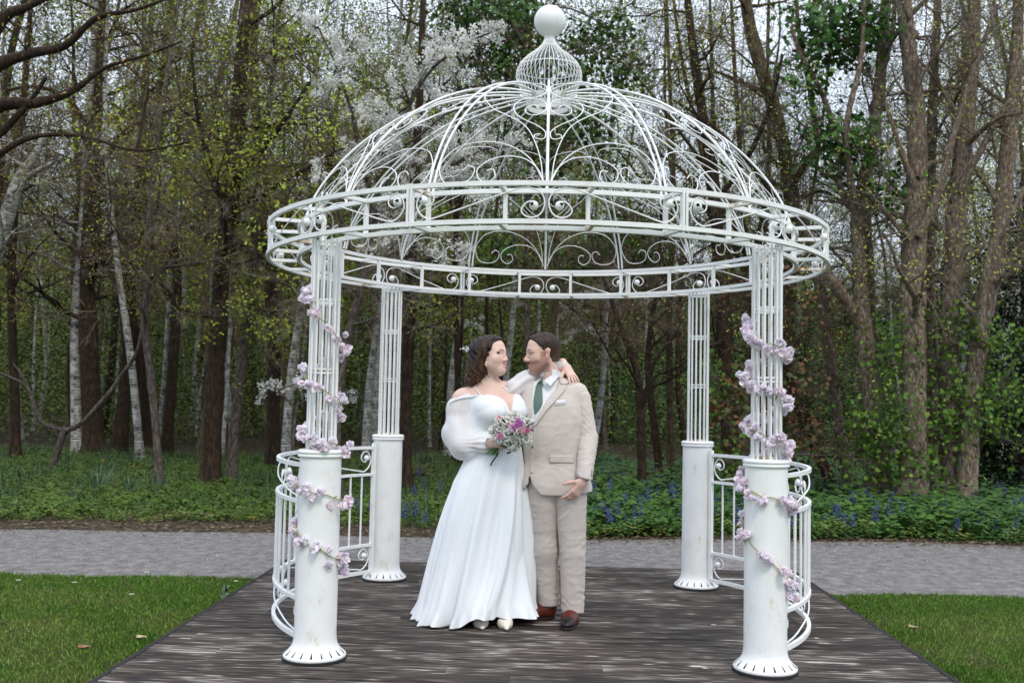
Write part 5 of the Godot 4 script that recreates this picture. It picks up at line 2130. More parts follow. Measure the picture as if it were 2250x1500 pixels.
func far_wood() -> void:
	var rg := RandomNumberGenerator.new()
	rg.seed = 501
	var protos := []
	for k in 4:
		protos.append(slim_tree("birch_tree", "slender white birch among the many trunks deep in the wood", "slender birches deep in the wood", "bark_birch", 10.5 + k, 0.045 + 0.014 * k, 300 + k, 3))
	for k in 4:
		protos.append(slim_tree("woodland_tree", "slim dark trunk among the many trunks deep in the wood", "slim dark trees deep in the wood", "bark_dark" if k != 2 else "bark_olive", 11.0 + k, 0.05 + 0.026 * k, 320 + k, 4))
	for i in 230:
		var z := -lerpf(14.0, 48.0, pow(float(i) / 229.0, 1.1))
		var x := rg.randf_range(-1.0, 1.0) * (2.5 + 0.53 * (6.6 - z))
		var k := rg.randi() % 4 + (0 if rg.randf() < 0.45 else 4)
		if x > 0.1 * (6.6 - z) and x < 0.34 * (6.6 - z) and rg.randf() < 0.55:
			x = -x * 1.2
		var o: Node3D
		if i < 8:
			o = protos[i]
		else:
			o = protos[k].duplicate()
			o.name = numbered("birch_tree" if k < 4 else "woodland_tree")
			add_child(o)
		o.position = Vector3(x, lie(x, z), z)
		o.rotation.y = rg.randf() * TAU
		o.scale = Vector3.ONE * rg.randf_range(0.85, 1.2)


func leaf_cloud(count: int, reach: float, size: float, sd: int) -> ArrayMesh:
	var r := RandomNumberGenerator.new()
	r.seed = sd
	var g := Geo.new()
	for k in count:
		var d := Vector3(r.randfn(), r.randfn() * 0.8, r.randfn())
		d = d.normalized() * reach * pow(r.randf(), 0.5)
		leaf_shape(g, d, Vector3(r.randfn(), r.randfn() * 0.5 - 0.1, r.randfn()).normalized(), Vector3(r.randfn() * 0.6, 1, r.randfn() * 0.6).normalized(), size * r.randf_range(0.6, 1.3), size * 0.32, Color.WHITE * r.randf_range(0.7, 1.25))
	return g.mesh()


func plant(count: int, reach: float, tall: float, size: float, sd: int) -> ArrayMesh:
	var r := RandomNumberGenerator.new()
	r.seed = sd
	var g := Geo.new()
	for k in count:
		var a := r.randf() * TAU
		var f := r.randf()
		var p := Vector3(cos(a) * reach * f, tall * r.randf_range(0.25, 1.0) * (1.0 - 0.4 * f), sin(a) * reach * f)
		var d := Vector3(cos(a) + r.randfn() * 0.5, r.randf_range(-0.2, 0.6), sin(a) + r.randfn() * 0.5).normalized()
		leaf_shape(g, p, d, Vector3.UP, size * r.randf_range(0.6, 1.25), size * 0.34, Color.WHITE * r.randf_range(0.7, 1.3))
	return g.mesh()


func undergrowth() -> void:
	var rg := RandomNumberGenerator.new()
	rg.seed = 77
	var clouds := [leaf_cloud(110, 1.0, 0.085, 1), leaf_cloud(100, 0.95, 0.1, 2), leaf_cloud(130, 1.1, 0.075, 3)]
	var lists := [[], [], []]
	var tint := [PackedColorArray(), PackedColorArray(), PackedColorArray()]
	for i in 10400:
		var u := rg.randf()
		var z := -lerpf(19.0, 62.0, pow(u, 0.75))
		var x := rg.randf_range(-1.0, 1.0) * (4.0 + 0.72 * (6.6 - z))
		var top := 1.6 + (-z - 15.0) * 0.29
		if x > 0.12 * (6.6 - z): top *= 0.72
		var y := lie(x, z) + pow(rg.randf(), 1.25) * top
		var k := i % 3
		var s := rg.randf_range(0.8, 1.5) * (1.0 + maxf(0.0, -z - 35.0) * 0.02)
		lists[k].append(Transform3D(Basis(Vector3.UP, rg.randf() * TAU).scaled(Vector3(s, s * 0.8, s)), Vector3(x, y, z)))
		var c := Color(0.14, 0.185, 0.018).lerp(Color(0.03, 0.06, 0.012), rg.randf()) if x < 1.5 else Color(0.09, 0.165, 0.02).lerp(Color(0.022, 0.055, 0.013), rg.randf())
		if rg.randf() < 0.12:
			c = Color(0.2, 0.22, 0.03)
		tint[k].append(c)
	# the farthest leaves close the view between the trunks
	var far_list := []
	var far_tint := PackedColorArray()
	for i in 3700:
		var z := -rg.randf_range(50.0, 66.0)
		var x := rg.randf_range(-1.0, 1.0) * (6.0 + 0.8 * (6.6 - z))
		var top := 9.5 if x < 6.0 else 6.5
		var s := rg.randf_range(1.3, 2.2)
		far_list.append(Transform3D(Basis(Vector3.UP, rg.randf() * TAU).scaled(Vector3(s, s, s) * 0.8), Vector3(x, lie(x, z) + pow(rg.randf(), 1.2) * top, z)))
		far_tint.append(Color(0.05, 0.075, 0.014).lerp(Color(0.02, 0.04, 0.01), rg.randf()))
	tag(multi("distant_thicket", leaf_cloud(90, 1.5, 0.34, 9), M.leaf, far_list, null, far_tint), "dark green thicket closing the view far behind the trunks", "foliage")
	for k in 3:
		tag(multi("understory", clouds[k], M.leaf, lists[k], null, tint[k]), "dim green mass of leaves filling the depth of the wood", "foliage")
	# ground cover behind the path
	var plants := [plant(24, 0.17, 0.2, 0.07, 11), plant(20, 0.14, 0.26, 0.09, 12), plant(28, 0.19, 0.15, 0.055, 13)]
	lists = [[], [], []]
	tint = [PackedColorArray(), PackedColorArray(), PackedColorArray()]
	for i in 19000:
		var z := -lerpf(4.5, 17.0, pow(rg.randf(), 1.5))
		var x := rg.randf_range(-1.0, 1.0) * (2.6 + 0.66 * (6.6 - z))
		var start := edge_far(x) - (0.12 if x > -0.8 else 0.75) - absf(rg.randfn()) * 0.25
		if z > start:
			continue
		var k := rg.randi() % 3
		var lush := clampf((x + 1.5) * 0.5, 0.0, 1.0)
		var s := rg.randf_range(0.6, 1.25) * lerpf(0.62, 1.1, lush) * (0.75 + 0.35 * smoothstep(0.0, 0.7, start - z))
		lists[k].append(Transform3D(Basis(Vector3.UP, rg.randf() * TAU).scaled(Vector3(s, s * rg.randf_range(0.8, 1.3), s)), Vector3(x, lie(x, z) - 0.02, z)))
		var c := Color(0.1, 0.165, 0.022).lerp(Color(0.035, 0.08, 0.018), rg.randf() * (0.4 + 0.6 * sin(x * 1.7 + z) * sin(z * 1.1)))
		if lush > 0.5:
			c = Color(0.035, 0.1, 0.022).lerp(Color(0.075, 0.16, 0.022), rg.randf())
		if z > start - 0.3 and rg.randf() < 0.25:
			c = Color(0.16, 0.19, 0.035)
		tint[k].append(c)
	for k in 3:
		tag(multi("ground_cover", plants[k], M.leaf, lists[k], null, tint[k]), "low green plants covering the woodland floor behind the path", "ground cover")
	# tall grass and strap leaves
	var gb := Geo.new()
	for k in 16:
		blade_at(gb, Vector3(rng.randf_range(-0.1, 0.1), 0, rng.randf_range(-0.1, 0.1)), rng.randf_range(0.14, 0.34), 0.0045, rng.randf_range(0.2, 0.9))
	var xf := []
	var cols := PackedColorArray()
	for i in 750:
		var z := -lerpf(5.0, 15.0, pow(rg.randf(), 0.9))
		var x := rg.randf_range(-1.0, 1.0) * (2.6 + 0.66 * (6.6 - z))
		if z > edge_far(x) - 0.9:
			continue
		var s := rg.randf_range(0.7, 1.4)
		xf.append(Transform3D(Basis(Vector3.UP, rg.randf() * TAU).scaled(Vector3.ONE * s), Vector3(x, lie(x, z) - 0.02, z)))
		cols.append(Color(0.06, 0.12, 0.03).lerp(Color(0.05, 0.1, 0.055), rg.randf()))
	tag(multi("woodland_grass", gb.mesh(), M.blade, xf, null, cols), "tufts of long grass among the woodland plants", "grass")
	# bluebells
	var bb := Geo.new()
	bb.tube(PackedVector3Array([Vector3.ZERO, Vector3(0.01, 0.16, 0), Vector3(0.04, 0.29, 0.01)]), PackedFloat32Array([0.004, 0.0035, 0.002]), 4, Color(0.06, 0.12, 0.04))
	for k in 13:
		var f := k / 12.0
		var p := Vector3(0.01 + 0.035 * f, 0.14 + 0.16 * f, 0.0) + Vector3(cos(k * 2.4), 0.0, sin(k * 2.4)) * lerpf(0.034, 0.012, f)
		bb.ball(p, Vector3(0.011, 0.016, 0.011) * lerpf(1.2, 0.7, f), 5, 4, Color(0.045, 0.075, 0.24).lerp(Color(0.09, 0.09, 0.3), f))
	xf = []
	cols = PackedColorArray()
	for i in 560:
		var z := -lerpf(4.7, 11.0, pow(rg.randf(), 1.4))
		var x := rg.randf_range(-3.2, 8.5)
		if z > edge_far(x) - 0.25 or (x < -0.8 and rg.randf() < 0.8):
			continue
		xf.append(Transform3D(Basis(Vector3.UP, rg.randf() * TAU).scaled(Vector3.ONE * rg.randf_range(0.65, 1.1)), Vector3(x, lie(x, z), z)))
		cols.append(Color.WHITE * rg.randf_range(0.6, 1.1))
	tag(multi("bluebells", bb.mesh(), M.leaf, xf, null, cols), "blue woodland flowers scattered through the green plants beyond the path", "bluebells")
	# leaf litter
	var lf := Geo.new()
	leaf_shape(lf, Vector3(-0.03, 0.006, 0), Vector3(1, 0.12, 0).normalized(), Vector3.UP, 0.07, 0.018, Color.WHITE)
	xf = []
	cols = PackedColorArray()
	for i in 5200:
		var x := rg.randf_range(-8.0, 9.0)
		var far := rg.randf() < 0.3
		var z: float = edge_far(x) + rg.randfn() * (0.22 if x > -0.8 else 0.32) - (0.02 if x > -0.8 else 0.3)
		if far:
			z = -lerpf(5.0, 12.0, rg.randf())
		xf.append(Transform3D((Basis(Vector3.UP, rg.randf() * TAU) * Basis(Vector3.RIGHT, rg.randfn() * 0.35)).scaled(Vector3.ONE * rg.randf_range(0.35, 0.95)), Vector3(x, maxf(lie(x, z), -0.095) + 0.004, z)))
		cols.append(Color(0.11, 0.07, 0.04).lerp(Color(0.23, 0.17, 0.105), rg.randf()) * rg.randf_range(0.5, 1.15))
	tag(multi("leaf_litter", lf.mesh(), M.leaf, xf, null, cols), "dry brown leaves along the far edge of the gravel path", "leaf litter")


func wood_plan() -> Array:      # name, label, category, bark, trunk [x, y, z, radius], limbs, leaf clumps [x, y, z, r, kind, n], side branches [n, length, kind]
	return [
		["birch_tree", "white barked birch with black marks standing beside a thick dark trunk on the left", "tree", "birch",
			[[-9.98, 0, -15.05, 0.118], [-10.13, 1.96, -15.05, 0.129], [-10.15, 3.45, -15.05, 0.119], [-10.1, 4.35, -15.05, 0.114], [-10.09, 5.55, -15.05, 0.104], [-10.09, 7.47, -15.05, 0.089], [-10.04, 9.41, -15.05, 0.074], [-10, 11.26, -15.05, 0.046]],
			[],
			[], [14, 2.6, 0]],
		["oak_tree", "thick dark brown trunk directly behind the white birch on the left", "tree", "dark",
			[[-9.56, -0.01, -14.9, 0.233], [-9.68, 0.99, -14.9, 0.201], [-9.8, 2.36, -14.9, 0.181], [-9.89, 3.93, -14.9, 0.16], [-9.9, 5.42, -14.9, 0.14], [-9.86, 6.93, -14.9, 0.12], [-9.81, 8.95, -14.9, 0.1], [-9.84, 11.51, -14.9, 0.052]],
			[[[-9.89, 5.72, -14.9, 0.097], [-9.26, 6.48, -14.3, 0.074], [-8.45, 6.91, -13.7, 0.051], [-7.56, 7.09, -13.3, 0.03]], [[-9.9, 6.93, -14.9, 0.076], [-10.29, 7.61, -14.5, 0.055], [-10.79, 7.77, -14.1, 0.044], [-11.36, 7.61, -13.9, 0.027]]],
			[], [20, 3.2, 1]],
		["oak_tree", "dark trunk that leans left then right behind the thin grey stem", "tree", "dark",
			[[-10.01, -0.03, -18.78, 0.221], [-10.2, 1.17, -18.78, 0.209], [-10.42, 2.44, -18.78, 0.21], [-10.63, 3.71, -18.78, 0.217], [-10.63, 4.88, -18.78, 0.224], [-10.34, 6.17, -18.78, 0.2], [-10.12, 7.47, -18.78, 0.164], [-9.95, 9.14, -18.78, 0.14], [-9.82, 10.81, -18.78, 0.117], [-9.83, 13.35, -18.78, 0.06]],
			[[[-10.62, 3.94, -18.78, 0.087], [-10.86, 4.37, -18.48, 0.068], [-11.07, 4.61, -18.18, 0.055], [-11.29, 4.64, -17.98, 0.037]], [[-10.17, 7.12, -18.78, 0.088], [-9.29, 7.48, -18.28, 0.061], [-8.43, 7.48, -17.78, 0.048], [-7.3, 7.61, -17.38, 0.029]]],
			[], [20, 3, 1]],
		["rowan_tree", "slim grey stem leaning left from the undergrowth, left of the thick brown trunk", "tree", "grey",
			[[-5.7, -0.03, -8.51, 0.062], [-5.8, 0.78, -8.51, 0.058], [-5.92, 1.67, -8.51, 0.055], [-6.03, 2.36, -8.51, 0.055], [-6.03, 3.05, -8.51, 0.051], [-6.03, 3.74, -8.51, 0.048], [-6.01, 4.58, -8.51, 0.041], [-5.93, 5.64, -8.51, 0.034], [-5.78, 6.78, -8.51, 0.027], [-5.68, 7.85, -8.51, 0.016]],
			[[[-6.03, 3.05, -8.51, 0.033], [-5.7, 3.24, -8.31, 0.025], [-5.22, 3.29, -8.11, 0.021], [-4.78, 3.35, -8.01, 0.014], [-4.22, 3.51, -7.91, 0.01]]],
			[[-6.07, 3.15, -8.21, 0.48, 1, 7], [-5.47, 3.67, -8.01, 0.61, 1, 8], [-4.82, 3.36, -8.11, 0.41, 1, 5]], [12, 2.2, 1]],
		["oak_tree", "thick straight brown trunk half way between the left edge and the gazebo", "tree", "dark",
			[[-5.14, -0.03, -9.09, 0.171], [-5.14, 0.57, -9.09, 0.148], [-5.13, 1.42, -9.09, 0.137], [-5.1, 2.27, -9.09, 0.13], [-5.08, 3.13, -9.09, 0.127], [-5.04, 4, -9.09, 0.127], [-4.95, 4.87, -9.09, 0.121], [-4.92, 5.82, -9.09, 0.115], [-4.88, 6.77, -9.09, 0.105], [-4.85, 7.66, -9.09, 0.095], [-4.86, 8.85, -9.09, 0.049]],
			[[[-5.04, 4.21, -9.09, 0.075], [-5.19, 4.75, -8.89, 0.06], [-5.29, 5.32, -8.59, 0.045], [-5.31, 5.79, -8.29, 0.033], [-5.33, 6.42, -8.09, 0.022]], [[-4.98, 4.72, -9.09, 0.06], [-4.5, 5, -8.69, 0.048], [-3.85, 5.67, -8.29, 0.032], [-3.54, 6.03, -8.09, 0.021]]],
			[[-4.44, 4.95, -8.49, 0.63, 2, 13], [-5, 5.08, -8.49, 0.42, 2, 8], [-4.04, 5.45, -8.49, 0.42, 2, 8], [-4.59, 4.48, -8.59, 0.42, 2, 7]], [16, 3, 2]],
		["rowan_tree", "slim grey stem leaning right in front of the gazebo's left column", "tree", "grey",
			[[-4.95, -0.03, -9.58, 0.084], [-4.95, 0.7, -9.58, 0.076], [-4.89, 1.5, -9.58, 0.072], [-4.82, 2.24, -9.58, 0.068], [-4.77, 2.9, -9.58, 0.065], [-4.73, 3.64, -9.58, 0.061], [-4.69, 4.54, -9.58, 0.054], [-4.62, 5.59, -9.58, 0.047], [-4.51, 6.72, -9.58, 0.036], [-4.41, 8.17, -9.58, 0.02]],
			[],
			[[-4.59, 2.87, -9.28, 0.33, 2, 6], [-4.89, 3.01, -9.28, 0.26, 2, 3], [-4.49, 2.45, -9.38, 0.26, 2, 4], [-4.43, 5.26, -9.18, 0.51, 2, 12], [-4.21, 6.19, -9.08, 0.58, 2, 14], [-4.39, 7.22, -9.08, 0.58, 2, 14], [-4.01, 6.78, -9.08, 0.44, 2, 10], [-5.43, 4.69, -8.98, 0.58, 1, 9], [-4.96, 6.77, -9.08, 0.51, 2, 9], [-4.79, 5.96, -9.08, 0.44, 2, 8]], [10, 2, 2]],
		["ash_tree", "brown trunk close behind the front left column", "tree", "dark",
			[[-5.14, -0.03, -12.78, 0.135], [-5.18, 1.1, -12.78, 0.126], [-5.21, 2.42, -12.78, 0.117], [-5.34, 3.74, -12.78, 0.123], [-5.45, 4.81, -12.78, 0.119], [-5.61, 5.97, -12.78, 0.102], [-5.75, 7.32, -12.78, 0.085], [-5.84, 8.96, -12.78, 0.068], [-5.95, 10.52, -12.78, 0.035]],
			[[[-5.25, 2.68, -12.78, 0.063], [-4.83, 2.93, -12.58, 0.049], [-4.36, 3.18, -12.38, 0.035]]],
			[], [14, 2.6, 2]],
		["oak_tree", "thin dark trunk near the left edge of the wood", "tree", "dark",
			[[-10.38, -0.01, -13.21, 0.101], [-10.47, 1.17, -13.21, 0.091], [-10.56, 2.25, -13.21, 0.081], [-10.65, 3.52, -13.21, 0.076], [-10.65, 4.81, -13.21, 0.072], [-10.62, 6.28, -13.21, 0.062], [-10.54, 8.15, -13.21, 0.047], [-10.55, 10.22, -13.21, 0.027]],
			[],
			[], [16, 2.6, 1]],
		["birch_tree", "pale birch leaning in over the left edge of the picture", "tree", "birch",
			[[-10.78, -0.04, -12.25, 0.166], [-10.79, 1.85, -12.25, 0.161], [-10.61, 3.41, -12.25, 0.156], [-10.31, 4.55, -12.25, 0.146], [-10.07, 5.39, -12.25, 0.127], [-9.8, 5.87, -12.25, 0.068], [-9.61, 6.41, -12.25, 0.039]],
			[[[-10.07, 5.34, -12.25, 0.078], [-9.61, 5.59, -12.15, 0.043], [-9.21, 5.75, -12.05, 0.024]]],
			[], [6, 1.8, 1]],
		["sapling", "crooked forked sapling with two bare arms near the path on the left", "sapling", "grey",
			[[-8.27, -0.01, -10.36, 0.064], [-8.2, 0.29, -10.36, 0.059], [-8.08, 0.71, -10.36, 0.055], [-8.05, 0.76, -10.36, 0.051]],
			[[[-8.07, 0.71, -10.36, 0.051], [-7.87, 0.78, -10.31, 0.042], [-7.7, 0.9, -10.28, 0.042], [-7.47, 1.15, -10.26, 0.037], [-7.25, 1.42, -10.26, 0.037], [-7.03, 1.77, -10.26, 0.033], [-6.87, 2.02, -10.26, 0.033], [-6.8, 2.32, -10.26, 0.025], [-6.78, 2.62, -10.26, 0.016]], [[-8.08, 0.72, -10.36, 0.042], [-8.32, 0.77, -10.36, 0.034], [-8.48, 0.86, -10.36, 0.034], [-8.61, 1.13, -10.36, 0.03], [-8.72, 1.36, -10.36, 0.03], [-8.78, 1.47, -10.36, 0.026], [-8.99, 1.57, -10.36, 0.022], [-9.31, 1.69, -10.36, 0.017]], [[-8.74, 1.43, -10.36, 0.021], [-8.87, 1.66, -10.36, 0.017], [-9.01, 1.82, -10.36, 0.013]]],
			[], [0, 0, 0]],
		["pine_tree", "dark trunk directly behind the back left column", "tree", "dark",
			[[-2.07, -0.1, -9.1, 0.096], [-2.11, 0.84, -9.1, 0.093], [-2.11, 1.9, -9.1, 0.089], [-2.09, 2.97, -9.1, 0.086], [-2.08, 4.04, -9.1, 0.079], [-2.06, 5.27, -9.1, 0.07], [-2.02, 6.59, -9.1, 0.056], [-2.03, 8.43, -9.1, 0.027]],
			[[[-2.09, 2.4, -9.1, 0.032], [-1.72, 2.5, -8.9, 0.021], [-1.36, 2.67, -8.8, 0.014], [-1.08, 2.82, -8.8, 0.01]]],
			[[-1.57, 2.6, -8.8, 0.28, 2, 4], [-1.86, 2.67, -8.9, 0.28, 2, 3]], [12, 2.4, 1]],
		["cherry_tree", "cherry tree full of white blossom spreading behind the left of the dome", "tree", "grey",
			[[-2.86, 0.49, -7.6, 0.078], [-2.9, 1.19, -7.6, 0.072], [-2.83, 1.84, -7.6, 0.065], [-2.7, 2.48, -7.6, 0.062], [-2.56, 3.13, -7.6, 0.059], [-2.51, 3.78, -7.6, 0.053], [-2.52, 4.3, -7.6, 0.046]],
			[[[-2.56, 3.13, -7.6, 0.046], [-2.77, 3.6, -7.3, 0.032], [-2.89, 4.05, -7, 0.025], [-3.09, 4.27, -6.9, 0.016]], [[-2.51, 3.78, -7.6, 0.046], [-2.3, 4.26, -7.4, 0.039], [-2.09, 4.8, -7.2, 0.032], [-1.89, 5.38, -7, 0.026], [-1.57, 5.82, -6.8, 0.019], [-1.14, 6.11, -6.7, 0.013]], [[-2.51, 4.24, -7.6, 0.04], [-2.64, 4.84, -7.4, 0.033], [-2.74, 5.37, -7.2, 0.026], [-2.91, 5.88, -7, 0.02], [-3.16, 6.41, -6.9, 0.013]], [[-2.48, 3.91, -7.6, 0.039], [-1.93, 4.23, -7.5, 0.033], [-1.41, 4.6, -7.4, 0.026], [-0.9, 4.84, -7.3, 0.019], [-0.46, 4.91, -7.3, 0.013]], [[-2.09, 4.8, -7.2, 0.026], [-1.76, 4.94, -7, 0.019], [-1.37, 5.2, -6.8, 0.016], [-0.94, 5.3, -6.7, 0.012]]],
			[[-3.24, 6.45, -7, 0.28, 4, 16], [-2.78, 6.13, -7, 0.32, 4, 20], [-2.99, 5.72, -7.1, 0.28, 4, 18], [-2.19, 5.82, -6.8, 0.26, 4, 12], [-1.5, 6.04, -6.7, 0.28, 4, 20], [-1.02, 6.14, -6.7, 0.26, 4, 20], [-0.75, 6.3, -6.7, 0.17, 4, 10], [-1.76, 5.67, -6.9, 0.38, 4, 26], [-2.54, 5.37, -7.1, 0.29, 4, 20], [-2.1, 5.22, -7.1, 0.38, 4, 28], [-1.26, 5.64, -6.8, 0.23, 4, 12], [-3.17, 4.31, -7, 0.15, 4, 10], [-3.12, 4.67, -7, 0.17, 4, 8], [-2.22, 4.8, -7.2, 0.38, 4, 26], [-1.52, 4.81, -7.2, 0.4, 4, 28], [-0.96, 4.81, -7.2, 0.37, 4, 24], [-0.52, 4.91, -7.3, 0.26, 4, 16], [-2.69, 4.32, -7.1, 0.27, 4, 16], [-2.03, 4.37, -7.3, 0.38, 4, 24], [-1.4, 4.32, -7.3, 0.36, 4, 22], [-0.89, 4.33, -7.3, 0.28, 4, 14], [-2.21, 3.49, -7.4, 0.28, 4, 14], [-1.52, 3.63, -7.4, 0.26, 4, 12], [-1.19, 3.38, -7.4, 0.26, 4, 10], [-2.77, 4.76, -7.1, 0.26, 4, 14], [-0.52, 5.27, -7, 0.23, 4, 8], [-1.89, 3.87, -7.3, 0.28, 4, 12], [-0, 4.28, -7.3, 0.19, 4, 6]], [5, 1.2, 0]],
		["blackthorn", "thin blackthorn with sprays of white flowers low between the columns on the left", "shrub", "grey",
			[[-3.73, 0.42, -8.5, 0.028], [-3.71, 0.9, -8.5, 0.024], [-3.66, 1.31, -8.5, 0.021]],
			[[[-3.69, 1.17, -8.5, 0.021], [-3.95, 1.44, -8.4, 0.014], [-4.22, 1.46, -8.4, 0.01]], [[-3.68, 1.24, -8.5, 0.021], [-3.2, 1.42, -8.4, 0.014], [-2.72, 1.41, -8.4, 0.01]]],
			[[-4.02, 1.49, -8.4, 0.15, 4, 6], [-3.81, 1.51, -8.4, 0.14, 4, 5], [-4.19, 1.43, -8.4, 0.11, 4, 4], [-2.79, 1.4, -8.4, 0.14, 4, 5], [-3.4, 1.43, -8.4, 0.14, 4, 4]], [0, 0, 0]],
		["cherry_tree", "distant cherry with white blossom seen above the man's head", "tree", "grey",
			[[1.6, 0.04, -19, 0.058], [1.52, 1.64, -19, 0.052], [1.56, 3.02, -19, 0.046], [1.66, 4.06, -19, 0.041], [1.53, 5.1, -19, 0.029]],
			[],
			[[0.85, 4.05, -19, 0.58, 4, 16], [1.52, 4.26, -18.7, 0.69, 4, 22], [1.99, 3.59, -18.8, 0.53, 4, 14], [1.19, 3.22, -18.7, 0.58, 4, 14], [0.51, 3.56, -18.8, 0.46, 4, 10], [2.21, 4.16, -18.8, 0.41, 4, 10], [-1.5, 3.35, -18, 0.51, 4, 12], [-1.07, 3.8, -18, 0.41, 4, 9]], [8, 2, 1]],
		["maple_tree", "maple with dark green leaf clumps rising behind the top of the dome", "tree", "grey",
			[[-0.2, 0.25, -11.5, 0.069], [-0.23, 1.21, -11.5, 0.065], [-0.28, 2.19, -11.5, 0.065], [-0.31, 3.33, -11.5, 0.061], [-0.32, 4.48, -11.5, 0.058], [-0.3, 5.73, -11.5, 0.054], [-0.3, 6.98, -11.5, 0.047], [-0.39, 8.16, -11.5, 0.039], [-0.5, 9.52, -11.5, 0.027]],
			[[[-0.35, 5.9, -11.5, 0.042], [-0.77, 6.59, -11.3, 0.029], [-1.18, 7.26, -11.1, 0.021], [-1.43, 7.97, -11, 0.017]], [[-0.3, 5.31, -11.5, 0.042], [0.23, 5.85, -11.3, 0.033], [0.7, 6.14, -11.1, 0.025], [1.17, 6.36, -11, 0.016]], [[-0.3, 4.48, -11.5, 0.037], [0.41, 4.62, -11.3, 0.029], [1.13, 4.36, -11.1, 0.02], [1.52, 3.95, -11, 0.016]]],
			[[-1.52, 8.3, -11, 0.37, 3, 14], [-1.03, 7.97, -11, 0.41, 3, 16], [-0.63, 8.34, -11.1, 0.37, 3, 14], [-1.18, 7.43, -11.1, 0.33, 3, 10], [-0.46, 7.77, -11.1, 0.24, 3, 8], [-0.69, 7.14, -11.2, 0.28, 3, 8], [-0.25, 7.51, -11.3, 0.2, 3, 5], [0.68, 7.61, -11.1, 0.29, 3, 8], [1.07, 8.03, -11.1, 0.33, 3, 8], [1.33, 7.21, -11.1, 0.29, 3, 8], [0.44, 7.03, -11.1, 0.24, 3, 6], [0.3, 6.16, -11.2, 0.33, 3, 8], [0.78, 6.25, -11.2, 0.28, 3, 7], [-0.27, 6.34, -11.3, 0.28, 3, 7], [-0.02, 5.69, -11.3, 0.28, 3, 7], [1.03, 5.49, -11.1, 0.29, 3, 7], [1.36, 4.18, -11, 0.36, 3, 10], [0.89, 3.95, -11.1, 0.36, 3, 9], [0.42, 3.63, -11.2, 0.36, 3, 8], [1.76, 3.63, -11, 0.29, 3, 7], [-0.16, 4.7, -11.3, 0.29, 3, 6], [-0.79, 3.95, -11.3, 0.33, 3, 7]], [6, 1.6, 0]],
		["hawthorn_tree", "dark forked tree right of the man with two stems from one root", "tree", "dark",
			[[1.53, -0.01, -8.84, 0.07], [1.51, 0.59, -8.84, 0.063], [1.49, 1.27, -8.84, 0.059], [1.44, 1.75, -8.84, 0.056], [1.32, 2.17, -8.84, 0.049], [1.15, 2.58, -8.84, 0.042], [1, 3, -8.84, 0.035], [0.84, 3.41, -8.84, 0.025], [0.7, 3.9, -8.84, 0.014]],
			[[[1.49, 1.27, -8.84, 0.042], [1.58, 1.68, -8.64, 0.038], [1.67, 2.02, -8.54, 0.031], [1.92, 2.36, -8.44, 0.024], [2.04, 2.63, -8.34, 0.017]], [[1.35, 2.1, -8.84, 0.031], [1.06, 2.01, -8.54, 0.02], [0.84, 2.34, -8.44, 0.017], [0.63, 2.67, -8.34, 0.01]]],
			[], [8, 1.6, 0]],
		["hawthorn_tree", "second dark stem leaning away behind the forked tree on the right of the man", "tree", "dark",
			[[2.01, 0.01, -10.7, 0.078], [1.97, 0.5, -10.7, 0.07], [1.9, 1.03, -10.7, 0.066], [1.82, 1.57, -10.7, 0.059], [1.78, 2.04, -10.7, 0.055], [1.82, 2.66, -10.7, 0.047], [1.93, 3.44, -10.7, 0.039], [1.97, 4.38, -10.7, 0.028], [2.02, 5.33, -10.7, 0.02]],
			[],
			[], [8, 1.8, 0]],
		["oak_tree", "brown trunk showing between the two right columns", "tree", "dark",
			[[2.94, -0, -9.31, 0.146], [2.92, 0.87, -9.31, 0.131], [2.88, 1.65, -9.31, 0.124], [2.83, 2.43, -9.31, 0.116], [2.77, 3.22, -9.31, 0.11], [2.7, 4.15, -9.31, 0.099], [2.58, 5.17, -9.31, 0.089], [2.39, 6.34, -9.31, 0.076], [2.23, 7.52, -9.31, 0.062], [2.11, 8.71, -9.31, 0.032]],
			[[[2.81, 3.15, -9.31, 0.058], [2.42, 3.4, -9.11, 0.04], [2.11, 3.65, -8.91, 0.028]], [[2.65, 4.52, -9.31, 0.052], [3.09, 5.18, -9.01, 0.04], [3.39, 5.91, -8.81, 0.033], [3.57, 6.73, -8.71, 0.022]]],
			[], [10, 2.2, 5]],
		["oak_tree", "brown trunk rising behind the upper part of the front right column", "tree", "olive",
			[[4.07, -0.02, -10.22, 0.133], [4.03, 0.94, -10.22, 0.124], [4.01, 2.06, -10.22, 0.117], [4.03, 3.19, -10.22, 0.113], [4.09, 4.18, -10.22, 0.11], [4.05, 4.94, -10.22, 0.107], [3.94, 5.71, -10.22, 0.112], [3.77, 6.4, -10.22, 0.113], [3.54, 7.1, -10.22, 0.11], [3.35, 7.87, -10.22, 0.103], [3.19, 8.97, -10.22, 0.059]],
			[[[4.07, 4.48, -10.22, 0.063], [3.57, 5.02, -9.92, 0.047], [3.08, 5.5, -9.72, 0.038], [2.6, 5.88, -9.52, 0.03], [1.99, 6.19, -9.32, 0.019]], [[4.02, 4.94, -10.22, 0.063], [4.38, 5.56, -9.92, 0.051], [4.45, 5.56, -9.92, 0.047], [4.25, 6.48, -9.72, 0.044], [4.01, 7.46, -9.52, 0.036], [3.95, 8.17, -9.42, 0.024]]],
			[], [10, 2.1, 5]],
		["elder_tree", "dark stem leaning left across the foot of the pale tree at right", "tree", "dark",
			[[4.61, -0.05, -9.47, 0.098], [4.5, 0.26, -9.47, 0.09], [4.34, 0.62, -9.47, 0.082], [4.16, 1.04, -9.47, 0.075], [4.02, 1.39, -9.47, 0.067], [3.88, 1.82, -9.47, 0.056], [3.73, 2.32, -9.47, 0.041], [3.62, 2.82, -9.47, 0.026]],
			[],
